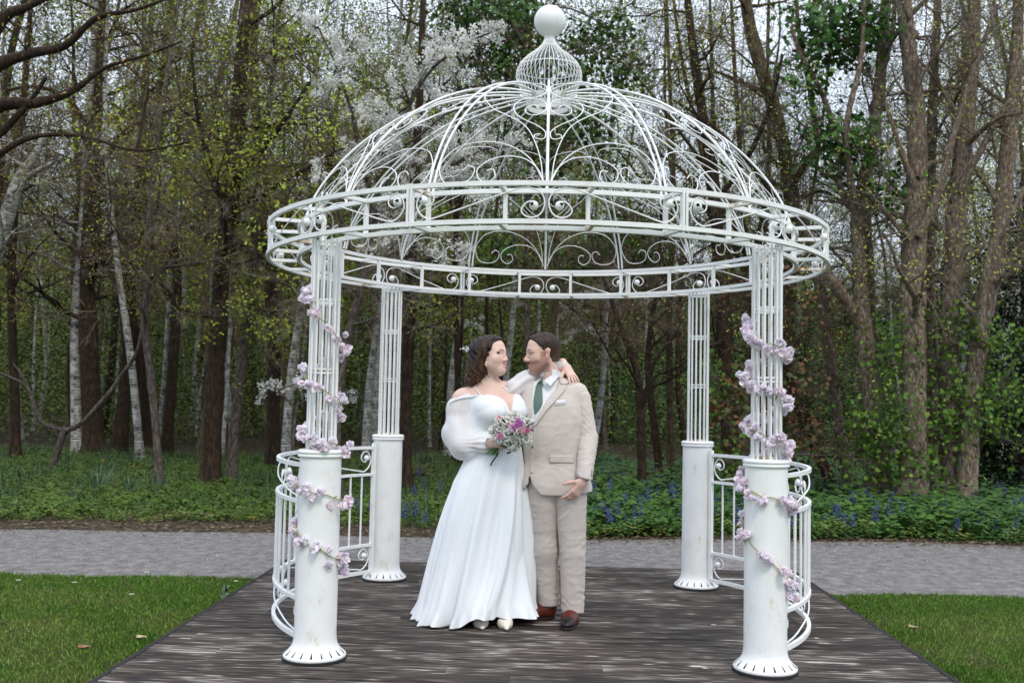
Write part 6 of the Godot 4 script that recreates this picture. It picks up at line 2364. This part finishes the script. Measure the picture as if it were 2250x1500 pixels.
			[[3.98, 0.9, -9.17, 0.29, 6, 5], [3.49, 1.31, -9.17, 0.29, 6, 4]], [6, 1.4, 6]],
		["ash_tree", "pale smooth stem curving up left from the big forked trunk", "tree", "pale",
			[[5.02, -0.06, -10.02, 0.094], [4.91, 0.53, -10.02, 0.094], [4.83, 0.96, -10.02, 0.089], [4.75, 1.48, -10.02, 0.085], [4.68, 2.07, -10.02, 0.085], [4.6, 2.66, -10.02, 0.082], [4.53, 3.18, -10.02, 0.086], [4.45, 3.55, -10.02, 0.086], [4.37, 4, -10.02, 0.078], [4.18, 4.52, -10.02, 0.067], [3.96, 4.9, -10.02, 0.055], [3.59, 5.12, -10.02, 0.043], [3.14, 5.57, -10.02, 0.031], [2.69, 5.87, -10.02, 0.02]],
			[],
			[], [8, 1.8, 5]],
		["sycamore_tree", "big pale forked trunk to the right of the gazebo", "tree", "pale",
			[[5.08, -0.07, -8.89, 0.184], [5.05, 0.66, -8.89, 0.169], [4.99, 1.34, -8.89, 0.154], [4.91, 2.03, -8.89, 0.146], [4.84, 2.58, -8.89, 0.139], [4.8, 3.14, -8.89, 0.11], [4.78, 3.69, -8.89, 0.099], [4.75, 4.25, -8.89, 0.096], [4.85, 4.82, -8.89, 0.093], [4.99, 5.38, -8.89, 0.09], [5.07, 6.09, -8.89, 0.088], [5.14, 6.88, -8.89, 0.085], [5.2, 7.81, -8.89, 0.079], [5.21, 8.82, -8.89, 0.04]],
			[[[4.85, 2.51, -8.89, 0.102], [4.64, 2.85, -8.79, 0.094], [4.43, 3.11, -8.69, 0.09], [4.23, 3.33, -8.59, 0.086], [4.07, 3.62, -8.49, 0.071], [3.84, 4.01, -8.39, 0.056]], [[4.77, 4.32, -8.89, 0.059], [4.46, 4.63, -8.69, 0.051], [4.35, 5.44, -8.59, 0.044], [4.03, 6.14, -8.39, 0.036], [3.74, 6.58, -8.29, 0.033], [3.6, 7, -8.29, 0.026]], [[4.8, 3.97, -8.89, 0.059], [4.41, 5.36, -8.29, 0.047], [4.58, 6.42, -8.19, 0.037], [4.61, 7.34, -8.09, 0.03]]],
			[[3.99, 7.07, -8.49, 0.35, 3, 12], [4.4, 6.87, -8.49, 0.35, 3, 12], [4.74, 7.08, -8.49, 0.25, 3, 8], [3.79, 6.1, -8.49, 0.21, 3, 6], [4.47, 5.21, -8.49, 0.28, 3, 8], [4.06, 5.2, -8.49, 0.28, 3, 7], [5.11, 4.62, -8.59, 0.28, 3, 7], [4.63, 5.44, -8.59, 0.21, 3, 5]], [9, 2, 5]],
		["sycamore_tree", "broad grey trunk with a knobbly burr, left of the pair of trunks at far right", "tree", "pale",
			[[5.39, -0.08, -8.41, 0.209], [5.42, 0.56, -8.41, 0.187], [5.44, 1.36, -8.41, 0.179], [5.42, 2.16, -8.41, 0.179], [5.41, 2.96, -8.41, 0.18], [5.43, 3.63, -8.41, 0.174], [5.46, 4.31, -8.41, 0.16], [5.49, 5.13, -8.41, 0.147], [5.45, 5.95, -8.41, 0.127], [5.37, 6.71, -8.41, 0.113], [5.3, 7.54, -8.41, 0.1], [5.25, 8.59, -8.41, 0.047]],
			[[[5.43, 3.87, -8.21, 0.072], [5.63, 4.39, -8.11, 0.058], [5.75, 4.9, -8.01, 0.047], [5.91, 5.61, -7.91, 0.04], [6.13, 6.37, -7.81, 0.033], [6.35, 7.13, -7.71, 0.026]], [[5.43, 4.56, -8.31, 0.051], [5.08, 5.32, -8.11, 0.04], [4.88, 5.82, -8.01, 0.032]]],
			[], [9, 2, 5]],
		["sycamore_tree", "slender lichen covered trunk just right of the broad grey trunk", "tree", "pale",
			[[6.04, -0.05, -9.4, 0.093], [6.06, 1.01, -9.4, 0.088], [6.08, 2.07, -9.4, 0.085], [6.05, 3.14, -9.4, 0.085], [6.04, 4.22, -9.4, 0.082], [6.06, 5.31, -9.4, 0.079], [6.11, 6.4, -9.4, 0.072], [6.17, 7.58, -9.4, 0.061], [6.2, 8.77, -9.4, 0.034]],
			[],
			[], [9, 2, 5]],
		["sycamore_tree", "mottled trunk standing upright, left one of the pair at the right edge", "tree", "pale",
			[[6.1, -0.09, -8.69, 0.171], [6.09, 0.7, -8.69, 0.155], [6.06, 1.5, -8.69, 0.148], [6.05, 2.32, -8.69, 0.148], [6.08, 3.14, -8.69, 0.149], [6.14, 3.96, -8.69, 0.142], [6.23, 4.79, -8.69, 0.136], [6.31, 5.63, -8.69, 0.127], [6.38, 6.47, -8.69, 0.113], [6.44, 7.38, -8.69, 0.099], [6.49, 8.59, -8.69, 0.049]],
			[[[6.14, 4.61, -8.49, 0.06], [6.33, 5.11, -8.29, 0.048], [6.57, 5.67, -8.09, 0.037], [6.85, 6.11, -7.99, 0.03]]],
			[], [9, 2, 5]],
		["sycamore_tree", "mottled trunk leaning right, right one of the pair at the right edge", "tree", "pale",
			[[6.18, -0.09, -8.45, 0.154], [6.21, 0.58, -8.45, 0.146], [6.27, 1.37, -8.45, 0.139], [6.34, 2.04, -8.45, 0.136], [6.42, 2.65, -8.45, 0.136], [6.56, 3.25, -8.45, 0.134], [6.68, 3.8, -8.45, 0.127], [6.75, 4.41, -8.45, 0.121], [6.82, 5.16, -8.45, 0.114], [6.91, 5.98, -8.45, 0.104], [6.98, 6.88, -8.45, 0.09], [7.02, 8.06, -8.45, 0.048]],
			[[[6.3, 2.43, -8.25, 0.073], [6.34, 3.58, -7.95, 0.05], [6.73, 4.46, -7.75, 0.044], [7, 4.96, -7.65, 0.029]]],
			[], [9, 2, 5]],
		["hazel_tree", "many stemmed tree whose thin stems fan out above the right side of the dome", "tree", "olive",
			[[3.76, -0.08, -11.2, 0.074], [3.74, 0.82, -11.2, 0.069], [3.71, 1.61, -11.2, 0.065], [3.66, 2.25, -11.2, 0.061], [3.62, 2.89, -11.2, 0.057], [3.53, 4.01, -11.2, 0.054], [3.46, 5.14, -11.2, 0.05], [3.37, 6.44, -11.2, 0.042], [3.28, 7.75, -11.2, 0.034], [3.21, 9.08, -11.2, 0.018]],
			[[[3.66, 2.89, -11.2, 0.049], [3.18, 3.97, -11, 0.045], [2.82, 5.05, -10.8, 0.04], [2.55, 6.1, -10.6, 0.036], [2.29, 7.18, -10.5, 0.033], [2.11, 8.25, -10.4, 0.025], [2.02, 8.89, -10.4, 0.013]], [[3.62, 3.37, -11.2, 0.049], [3.08, 4.67, -10.9, 0.041], [2.89, 5.76, -10.8, 0.037], [2.83, 7.09, -10.7, 0.033], [2.76, 8.34, -10.6, 0.025], [2.74, 9.06, -10.6, 0.013]], [[3.57, 3.69, -11.2, 0.045], [3.78, 4.84, -10.9, 0.041], [3.83, 6.01, -10.8, 0.037], [3.78, 7.26, -10.7, 0.034], [3.77, 8.42, -10.6, 0.026], [3.78, 9.07, -10.6, 0.013]], [[3.53, 4.01, -11.2, 0.045], [2.93, 5.25, -11, 0.037], [2.18, 6.23, -10.8, 0.029], [1.6, 6.89, -10.6, 0.02], [1.12, 7.32, -10.5, 0.012]], [[3.55, 3.85, -11.2, 0.045], [4.09, 4.69, -10.9, 0.037], [4.69, 5.07, -10.8, 0.033], [5.05, 4.9, -10.7, 0.025], [5.4, 5.04, -10.6, 0.017]], [[3.18, 3.97, -11, 0.041], [2.49, 5.18, -10.7, 0.032], [1.92, 5.6, -10.5, 0.024], [1.37, 5.8, -10.4, 0.016]], [[3.7, 2.09, -11.2, 0.041], [4.04, 3.35, -11, 0.037], [4.41, 4.29, -10.9, 0.033], [4.61, 5.23, -10.8, 0.029], [4.74, 6.47, -10.7, 0.025], [4.86, 7.87, -10.6, 0.021], [4.94, 8.83, -10.6, 0.013]]],
			[], [7, 1.6, 5]],
		["willow_tree", "dark limbed tree reaching in from beyond the top left corner", "tree", "dark",
			[[-7.97, 0.33, -6.4, 0.24], [-7.98, 1.69, -6.4, 0.212], [-7.93, 2.89, -6.4, 0.192], [-7.85, 3.86, -6.4, 0.173], [-7.77, 4.59, -6.4, 0.16], [-7.63, 5.44, -6.4, 0.14], [-7.55, 6.31, -6.4, 0.107], [-7.48, 7.3, -6.4, 0.051]],
			[[[-7.75, 4.71, -6.4, 0.104], [-7.34, 5.54, -6.3, 0.09], [-6.81, 5.75, -6.2, 0.068], [-6.28, 5.84, -6.1, 0.05], [-5.83, 6.17, -6, 0.036], [-5.26, 6.25, -5.9, 0.023], [-4.76, 6.39, -5.8, 0.013]], [[-7.8, 4.53, -6.4, 0.104], [-7.25, 5.08, -6.3, 0.089], [-6.66, 5.12, -6.2, 0.067], [-6.14, 5.25, -6.1, 0.046], [-5.69, 5.52, -6, 0.029], [-5.12, 5.66, -5.9, 0.019], [-4.62, 5.81, -5.8, 0.009]], [[-7.69, 5.32, -6.4, 0.091], [-7.25, 6.21, -6.3, 0.077], [-6.84, 6.39, -6.2, 0.055], [-6.38, 6.56, -6.1, 0.034]], [[-7.81, 4.22, -6.4, 0.076], [-7.17, 4.75, -6.3, 0.054], [-6.78, 5.09, -6.2, 0.037], [-6.5, 5.42, -6.1, 0.023]], [[-7.86, 3.98, -6.4, 0.062], [-7.22, 4.36, -6.2, 0.047], [-6.64, 4.64, -6.1, 0.033], [-5.94, 4.63, -6, 0.022], [-5.19, 4.43, -5.9, 0.016], [-4.46, 4.53, -5.8, 0.009]]],
			[[-6.16, 5.51, -6, 0.47, 1, 6], [-5.48, 5.9, -5.9, 0.47, 1, 7], [-6.77, 6.02, -6.1, 0.41, 1, 5], [-5.04, 5.2, -5.9, 0.47, 1, 7], [-5.83, 4.86, -6, 0.47, 1, 6]], [0, 0, 0]],
		["maple_sapling", "young maple with fresh green leaves in front of the trunks at the right", "shrub", "grey",
			[[5.63, -0.11, -8.6, 0.029], [5.62, 0.36, -8.6, 0.026], [5.67, 0.96, -8.6, 0.022], [5.74, 1.5, -8.6, 0.018], [5.84, 2.04, -8.6, 0.011]],
			[[[5.64, 0.42, -8.6, 0.018], [5.17, 0.82, -8.4, 0.014], [4.81, 1.15, -8.3, 0.011]], [[5.65, 0.69, -8.6, 0.018], [5.96, 1.17, -8.4, 0.015], [6.24, 1.51, -8.3, 0.011], [6.53, 1.71, -8.2, 0.007]], [[5.68, 1.03, -8.6, 0.018], [5.37, 1.56, -8.4, 0.011], [5.07, 2.01, -8.3, 0.007]]],
			[[4.68, 1.08, -8.3, 0.27, 7, 8], [5.01, 1.35, -8.3, 0.3, 7, 9], [5.27, 0.83, -8.3, 0.31, 7, 9], [5.76, 0.97, -8.4, 0.3, 7, 8], [6.11, 1.37, -8.3, 0.31, 7, 9], [6.51, 1.64, -8.3, 0.31, 7, 9], [6.72, 2.17, -8.2, 0.27, 7, 8], [6.63, 0.99, -8.3, 0.3, 7, 8], [4.91, 0.55, -8.4, 0.31, 7, 8], [4.58, 0.68, -8.4, 0.25, 7, 6], [5.9, 1.9, -8.4, 0.27, 7, 7], [6.31, 2.3, -8.3, 0.27, 7, 7], [5.07, 2.01, -8.3, 0.27, 7, 7], [5.63, 0.44, -8.4, 0.27, 7, 7], [5.27, 2.48, -8.3, 0.23, 7, 5], [6.83, 1.52, -8.3, 0.27, 7, 7], [6.03, 2.57, -8.4, 0.25, 7, 6]], [0, 0, 0]],
		["maple_sapling", "russet leaved young maple behind the right railing", "shrub", "grey",
			[[3.35, 0.01, -8.2, 0.027], [3.28, 0.53, -8.2, 0.024], [3.15, 1.05, -8.2, 0.017], [3.02, 1.44, -8.2, 0.01]],
			[[[3.28, 0.59, -8.2, 0.017], [2.87, 0.92, -8.1, 0.013], [2.59, 1.17, -8, 0.01]], [[3.22, 0.85, -8.2, 0.014], [3.65, 1, -8.1, 0.01], [3.88, 1.14, -8, 0.007]]],
			[[2.59, 1.3, -8, 0.27, 6, 7], [2.87, 0.92, -8.1, 0.27, 6, 7], [2.68, 0.59, -8.1, 0.27, 7, 5], [3.06, 1.31, -8.1, 0.23, 6, 5], [3.71, 1, -8.1, 0.24, 6, 5], [3.91, 0.68, -8.1, 0.27, 6, 5], [3.32, 0.67, -8.1, 0.27, 7, 5], [2.93, 1.57, -8.1, 0.23, 6, 4], [2.54, 1.69, -8.1, 0.2, 7, 4]], [0, 0, 0]],
		["lime_tree", "slim tree with fresh yellow green leaves seen through the right side of the dome", "tree", "olive",
			[[2.43, -0.1, -12.5, 0.069], [2.39, 1.26, -12.5, 0.065], [2.36, 2.63, -12.5, 0.061], [2.38, 3.83, -12.5, 0.057], [2.41, 5.13, -12.5, 0.053], [2.38, 6.44, -12.5, 0.045], [2.3, 7.77, -12.5, 0.036], [2.24, 9.1, -12.5, 0.028]],
			[],
			[[2.05, 4.13, -12.2, 0.51, 2, 10], [2.72, 4.48, -12.2, 0.51, 2, 10], [1.69, 5.3, -12.1, 0.51, 2, 8], [2.86, 5.66, -12.1, 0.51, 2, 9], [2.1, 6.34, -12.1, 0.51, 2, 8], [3.02, 6.86, -12.1, 0.51, 2, 7], [1.83, 7.37, -12.1, 0.43, 2, 6], [2.5, 8.15, -12.1, 0.43, 2, 6], [3.06, 3.63, -12.2, 0.51, 2, 9], [3.75, 4.17, -12.3, 0.43, 2, 7], [4.26, 2.99, -12.3, 0.43, 2, 8]], [8, 1.8, 2]],
		["lime_tree", "slim tree with fresh green leaves behind the left side of the dome", "tree", "dark",
			[[-1.61, -0.27, -13.5, 0.073], [-1.66, 1.17, -13.5, 0.068], [-1.73, 2.61, -13.5, 0.064], [-1.79, 3.89, -13.5, 0.059], [-1.79, 5.27, -13.5, 0.055], [-1.77, 6.66, -13.5, 0.047], [-1.82, 8.06, -13.5, 0.038], [-1.93, 9.47, -13.5, 0.029]],
			[],
			[[-2.12, 3.48, -13.2, 0.54, 2, 9], [-1.22, 3.68, -13.2, 0.54, 2, 9], [-2.66, 4.18, -13.1, 0.54, 2, 8], [-0.88, 4.75, -13.1, 0.54, 2, 8], [-3.19, 3.64, -13.1, 0.45, 2, 7], [-3.74, 4.17, -13.1, 0.45, 2, 7], [-0.15, 3.7, -13.2, 0.45, 2, 6]], [8, 1.8, 2]],
		["yew_tree", "dense dark evergreen filling the right edge behind the leaning trunk", "tree", "dark",
			[[8.28, -0.3, -11, 0.175], [8.31, 1.39, -11, 0.157], [8.35, 3.74, -11, 0.132], [8.39, 6.12, -11, 0.099], [8.42, 8.06, -11, 0.056]],
			[],
			[[8.06, 0.61, -11, 0.71, 8, 26], [7.92, 1.7, -11, 0.71, 8, 26], [8.16, 2.64, -11, 0.71, 8, 24], [8.01, 3.58, -11, 0.63, 8, 20], [8.25, 4.53, -11, 0.63, 8, 18], [8.29, 0, -11, 0.55, 8, 16], [7.73, 0.28, -11.3, 0.47, 8, 14], [7.89, 1.07, -11.3, 0.47, 8, 14]], [0, 0, 0]],
	]


func blossom(r: RandomNumberGenerator, col: Color) -> ArrayMesh:      # a ruffled silk cherry blossom
	var g := Geo.new()
	for k in 22:
		var d := Vector3(r.randfn(), r.randfn(), r.randfn()).normalized()
		var u := d.cross(Vector3(0.2, 1.0, 0.3)).normalized()
		var w := u.cross(d)
		var spin := r.randf() * TAU
		var a := u * cos(spin) + w * sin(spin)
		var b := d.cross(a)
		var s := r.randf_range(0.015, 0.021)
		var c := d * r.randf_range(0.004, 0.016)
		var tone := col * r.randf_range(0.85, 1.08)
		var pts := []
		var cols := []
		for i in 4:
			for j in 4:
				var f := i / 3.0
				var v := j / 3.0 - 0.5
				var wide := 1.9 * sin(PI * (0.14 + 0.72 * f))
				pts.append(c + (a * f * 1.15 + b * v * wide + d * (0.55 * f * f - 0.8 * v * v + 0.12 * sin(v * 14.0 + k) * f)) * s)
				cols.append(tone.lerp(Color(0.88, 0.6, 0.72), 0.2 * (1.0 - f)))
		g.grid(pts, 4, 4, false, cols)
	return g.mesh()


func garland(col_deg: float, keys: Array, label: String, sd: int) -> void:
	# a string of pale pink blossoms wound down a column; keys: [degrees round the column, height]
	var r := RandomNumberGenerator.new()
	r.seed = sd
	var base := around(1.671, col_deg)
	var t := thing("flower_garland", label, "garland", base)
	var turn := atan2(-base.x, 6.575 - base.z)
	var pts := PackedVector3Array()
	for k in keys.size() - 1:
		for i in 10:
			var f := i / 10.0
			var a: float = lerpf(keys[k][0], keys[k + 1][0], f)
			var y: float = lerpf(keys[k][1], keys[k + 1][1], f)
			var rad := 0.096 if y > 1.11 else 0.121
			var an := deg_to_rad(a) + turn
			pts.append(Vector3(sin(an) * rad, y + 0.006 * sin(a * 0.11), cos(an) * rad))
	var g := Geo.new()
	g.tube(pts, PackedFloat32Array([0.0028]), 6, Color(0.3, 0.31, 0.1))
	obj("vine", g, M.leaf, t)
	var kinds := []
	for k in 5:
		kinds.append(blossom(r, [Color(0.92, 0.86, 0.94), Color(0.92, 0.88, 0.95), Color(0.92, 0.83, 0.9), Color(0.93, 0.9, 0.95), Color(0.93, 0.85, 0.9)][k]))
	var i := 2
	while i < pts.size() - 1:
		var p := pts[i]
		var out := Vector3(p.x, 0, p.z).normalized()
		for n in (3 if r.randf() < 0.45 else 2):
			var o := obj("blossom", kinds[r.randi() % 5], M.petal, t)
			var off := out * r.randf_range(0.006, 0.022) + Vector3(r.randfn() * 0.015, r.randfn() * 0.02 - 0.008, r.randfn() * 0.015)
			var s := r.randf_range(0.68, 1.0)
			o.transform = Transform3D(Basis(Vector3(r.randfn(), r.randfn(), r.randfn()).normalized(), r.randf() * TAU).scaled(Vector3.ONE * s), p + off)
		if r.randf() < 0.4:
			var lg := Geo.new()
			leaf_shape(lg, p, (out + Vector3(r.randfn(), r.randfn(), r.randfn()) * 0.6).normalized(), Vector3.UP, 0.035, 0.009, Color(0.28, 0.3, 0.09))
			obj("leaf", lg, M.leaf, t)
		i += 2 if r.randf() < 0.62 else 3
	pass


func small_things() -> void:
	garland(-45.0, [[-150.0, 1.98], [-80.0, 1.9], [80.0, 1.64], [180.0, 1.56], [275.0, 1.48], [450.0, 1.34], [540.0, 1.25], [640.0, 1.17], [790.0, 1.12], [880.0, 1.06], [985.0, 0.92], [1175.0, 0.82], [1265.0, 0.78], [1340.0, 0.7], [1500.0, 0.52], [1560.0, 0.43]],
		"pale pink blossom garland wound round the front left column", 91)
	garland(45.0, [[-140.0, 1.84], [-80.0, 1.78], [-20.0, 1.7], [85.0, 1.68], [180.0, 1.62], [275.0, 1.54], [340.0, 1.47], [450.0, 1.4], [560.0, 1.33], [640.0, 1.27], [800.0, 1.17], [880.0, 1.13], [960.0, 1.06], [1000.0, 0.95], [1160.0, 0.87], [1250.0, 0.83], [1345.0, 0.76], [1500.0, 0.5], [1555.0, 0.38]],
		"pale pink blossom garland wound round the front right column", 92)
	var r := RandomNumberGenerator.new()
	r.seed = 8
	# daisies in the lawn
	var spots := [[-3.91, -0.99, "at the far left of the lawn"], [-3.47, -0.96, "second from the left in the lawn"], [-2.88, -0.58, "nearest of those on the left lawn"], [-3.12, -1.46, "by the path edge of the left lawn"], [-2.32, -1.18, "beside the deck's left edge"]]
	for s in spots:
		var t := thing("daisy", "small white daisy " + s[2], "daisy", Vector3(s[0], -0.094, s[1]), "daisies in the lawn")
		var g := Geo.new()
		for k in 14:
			var a := TAU * k / 14.0
			leaf_shape(g, Vector3(cos(a), 0, sin(a)) * 0.003 + Vector3.UP * 0.05, Vector3(cos(a), 0.35, sin(a)).normalized(), Vector3.UP, 0.019, 0.0045, Color(0.82, 0.82, 0.8))
		obj("petals", g, M.petal, t)
		g = Geo.new()
		g.ball(Vector3(0, 0.053, 0), Vector3(0.006, 0.004, 0.006), 8, 5, Color(0.6, 0.42, 0.05))
		obj("centre", g, M.petal, t)
		g = Geo.new()
		g.tube(PackedVector3Array([Vector3.ZERO, Vector3(0.003, 0.052, 0)]), PackedFloat32Array([0.0015]), 5, Color(0.1, 0.2, 0.04))
		obj("stem", g, M.leaf, t)
	# fallen leaves and petals
	for s in [["fallen_leaf", "curled brown dead leaf lying on the left lawn", -2.58, 0.82, 0.075, Color(0.28, 0.15, 0.09)], ["fallen_leaf", "pale tan dead leaf on the grass near the deck's left edge", -2.36, 0.55, 0.07, Color(0.55, 0.43, 0.26)], ["fallen_leaf", "pale tan dead leaf on the right lawn", 2.48, -0.31, 0.07, Color(0.5, 0.38, 0.24)], ["fallen_leaf", "yellow leaf lying at the far edge of the path", -3.39, -5.3, 0.1, Color(0.62, 0.42, 0.06)]]:
		var g := Geo.new()
		var cols := []
		var pts := []
		for i in 6:
			for j in 5:
				var f := i / 5.0
				var v := j / 4.0 - 0.5
				pts.append(Vector3((f - 0.5) * s[4], 0.35 * s[4] * (v * v * 1.8 + pow(f - 0.5, 2.0) * 1.2) + 0.012, v * s[4] * 0.85 * sin(PI * (0.1 + 0.8 * f))))
				cols.append(s[5] * r.randf_range(0.7, 1.15))
		g.grid(pts, 6, 5, false, cols)
		var o := obj(s[0], g, M.leaf)
		tag(o, s[1], "leaf")
		o.position = Vector3(s[2], lie(s[2], s[3]) + 0.012, s[3])
		o.rotation.y = r.randf() * TAU
	for s in [[1.09, 0.13, "right of the man by the front right column"], [0.87, 1.18, "at the front, left of the front right column's foot"], [1.65, 0.42, "just right of the front right column"]]:
		var g := Geo.new()
		leaf_shape(g, Vector3(-0.02, 0.004, 0), Vector3(1, 0.05, 0).normalized(), Vector3.UP, 0.045, 0.009, Color(0.78, 0.74, 0.72))
		var o := obj("fallen_petal", g, M.petal)
		tag(o, "pale fallen petal on the deck " + s[2], "petal", "fallen petals on the deck")
		o.position = Vector3(s[0], 0.003, s[1])
		o.rotation.y = r.randf_range(-0.6, 0.6)
	# daffodil clumps at the wood's edge
	for s in [[-6.08, -7.25, 46, 0.46, "larger daffodil clump of blue green strap leaves at the edge of the wood", true], [-5.67, -7.3, 26, 0.4, "smaller daffodil clump right of the larger one at the wood's edge", true]]:
		var t := thing("daffodil_clump", s[4], "plant", Vector3(s[0], lie(s[0], s[1]), s[1]), "daffodil clumps")
		for k in s[2]:
			var g := Geo.new()
			var a := r.randf() * TAU
			var lean := r.randf_range(0.1, 0.75)
			var h: float = s[3] * r.randf_range(0.65, 1.1)
			var p0 := Vector3(cos(a), 0, sin(a)) * r.randf() * 0.12
			var pts := []
			var d := Vector3(cos(a), 0, sin(a))
			var side := Vector3(-sin(a), 0, cos(a))
			for i in 6:
				var f := i / 5.0
				var c := p0 + Vector3.UP * h * f * (1.0 - 0.22 * lean * f * f) + d * lean * h * f * f
				var w := 0.009 * (1.0 - f * f * 0.9)
				pts.append(c - side * w); pts.append(c + side * w)
			var col := Color(0.07, 0.13, 0.075) * r.randf_range(0.7, 1.3)
			var cols := []
			cols.resize(12)
			cols.fill(col)
			g.grid(pts, 6, 2, false, cols)
			obj("leaf_blade", g, M.leaf, t)
		var g := Geo.new()
		var top := Vector3(0.06, s[3] * 1.08, 0.05)
		g.tube(PackedVector3Array([Vector3(0.02, 0, 0.02), top]), PackedFloat32Array([0.004, 0.003]), 5, Color(0.08, 0.16, 0.05))
		obj("stem", g, M.leaf, t)
		g = Geo.new()
		for k in 6:
			var a := TAU * k / 6.0
			leaf_shape(g, top, (Vector3(cos(a), sin(a), 0.15)).normalized(), Vector3.BACK, 0.024, 0.007, Color(0.5, 0.32, 0.03))
		g.ball(top + Vector3(0, 0, 0.014), Vector3(0.01, 0.01, 0.013), 8, 6, Color(0.5, 0.16, 0.015))
		obj("flower", g, M.petal, t)
	# dead wood on the ground
	for s in [["fallen_stick", "pale dead stick lying along the far edge of the path", [[-4.29, -5.55], [-4.05, -5.5], [-3.89, -5.46], [-3.75, -5.55], [-3.65, -5.56]], 0.018], ["fallen_branch", "broken dead branch lying among the plants right of the man", [[0.85, -10.4], [1.1, -10.2], [1.3, -10.0], [1.5, -9.7], [1.7, -9.3]], 0.04], ["fallen_branch", "dead branch end lying by the trunk behind the back left column", [[-2.38, -11.3], [-2.1, -11.0], [-1.92, -10.5]], 0.05]]:
		var pts := PackedVector3Array()
		var rad := PackedFloat32Array()
		for i in s[2].size():
			var q: Array = s[2][i]
			pts.append(Vector3(q[0], lie(q[0], q[1]) + s[3] + (0.06 * i if s[3] > 0.03 else 0.01) + r.randf() * 0.03, q[1]))
			rad.append(s[3] * (1.0 - 0.6 * i / s[2].size()))
		var g := knobbly(pts, rad, 7, r, 0.0)
		if s[3] > 0.03:
			for k in 7:
				var p := pts[r.randi_range(0, pts.size() - 1)]
				var d := Vector3(r.randfn(), absf(r.randfn()) * 0.5, r.randfn()).normalized()
				g.tube(PackedVector3Array([p, p + d * 0.2 + Vector3.UP * 0.03, p + d * 0.42]), PackedFloat32Array([0.014, 0.01, 0.005]), 5)
		tag(obj(s[0], g, M.bark_pale if s[3] < 0.03 else M.bark_olive), s[1], "stick" if s[3] < 0.03 else "branch")
	# a weed at the deck's edge
	var w := thing("weed", "small grey green weed growing against the deck's left edge", "plant", Vector3(-2.2, -0.094, -0.54))
	for k in 16:
		var g := Geo.new()
		var a := r.randf() * TAU
		leaf_shape(g, Vector3(0, r.randf_range(0.02, 0.12), 0), Vector3(cos(a), r.randf_range(0.2, 1.2), sin(a)).normalized(), Vector3.UP, 0.07, 0.012, Color(0.16, 0.24, 0.14) * r.randf_range(0.7, 1.2))
		obj("leaf", g, M.leaf, w)
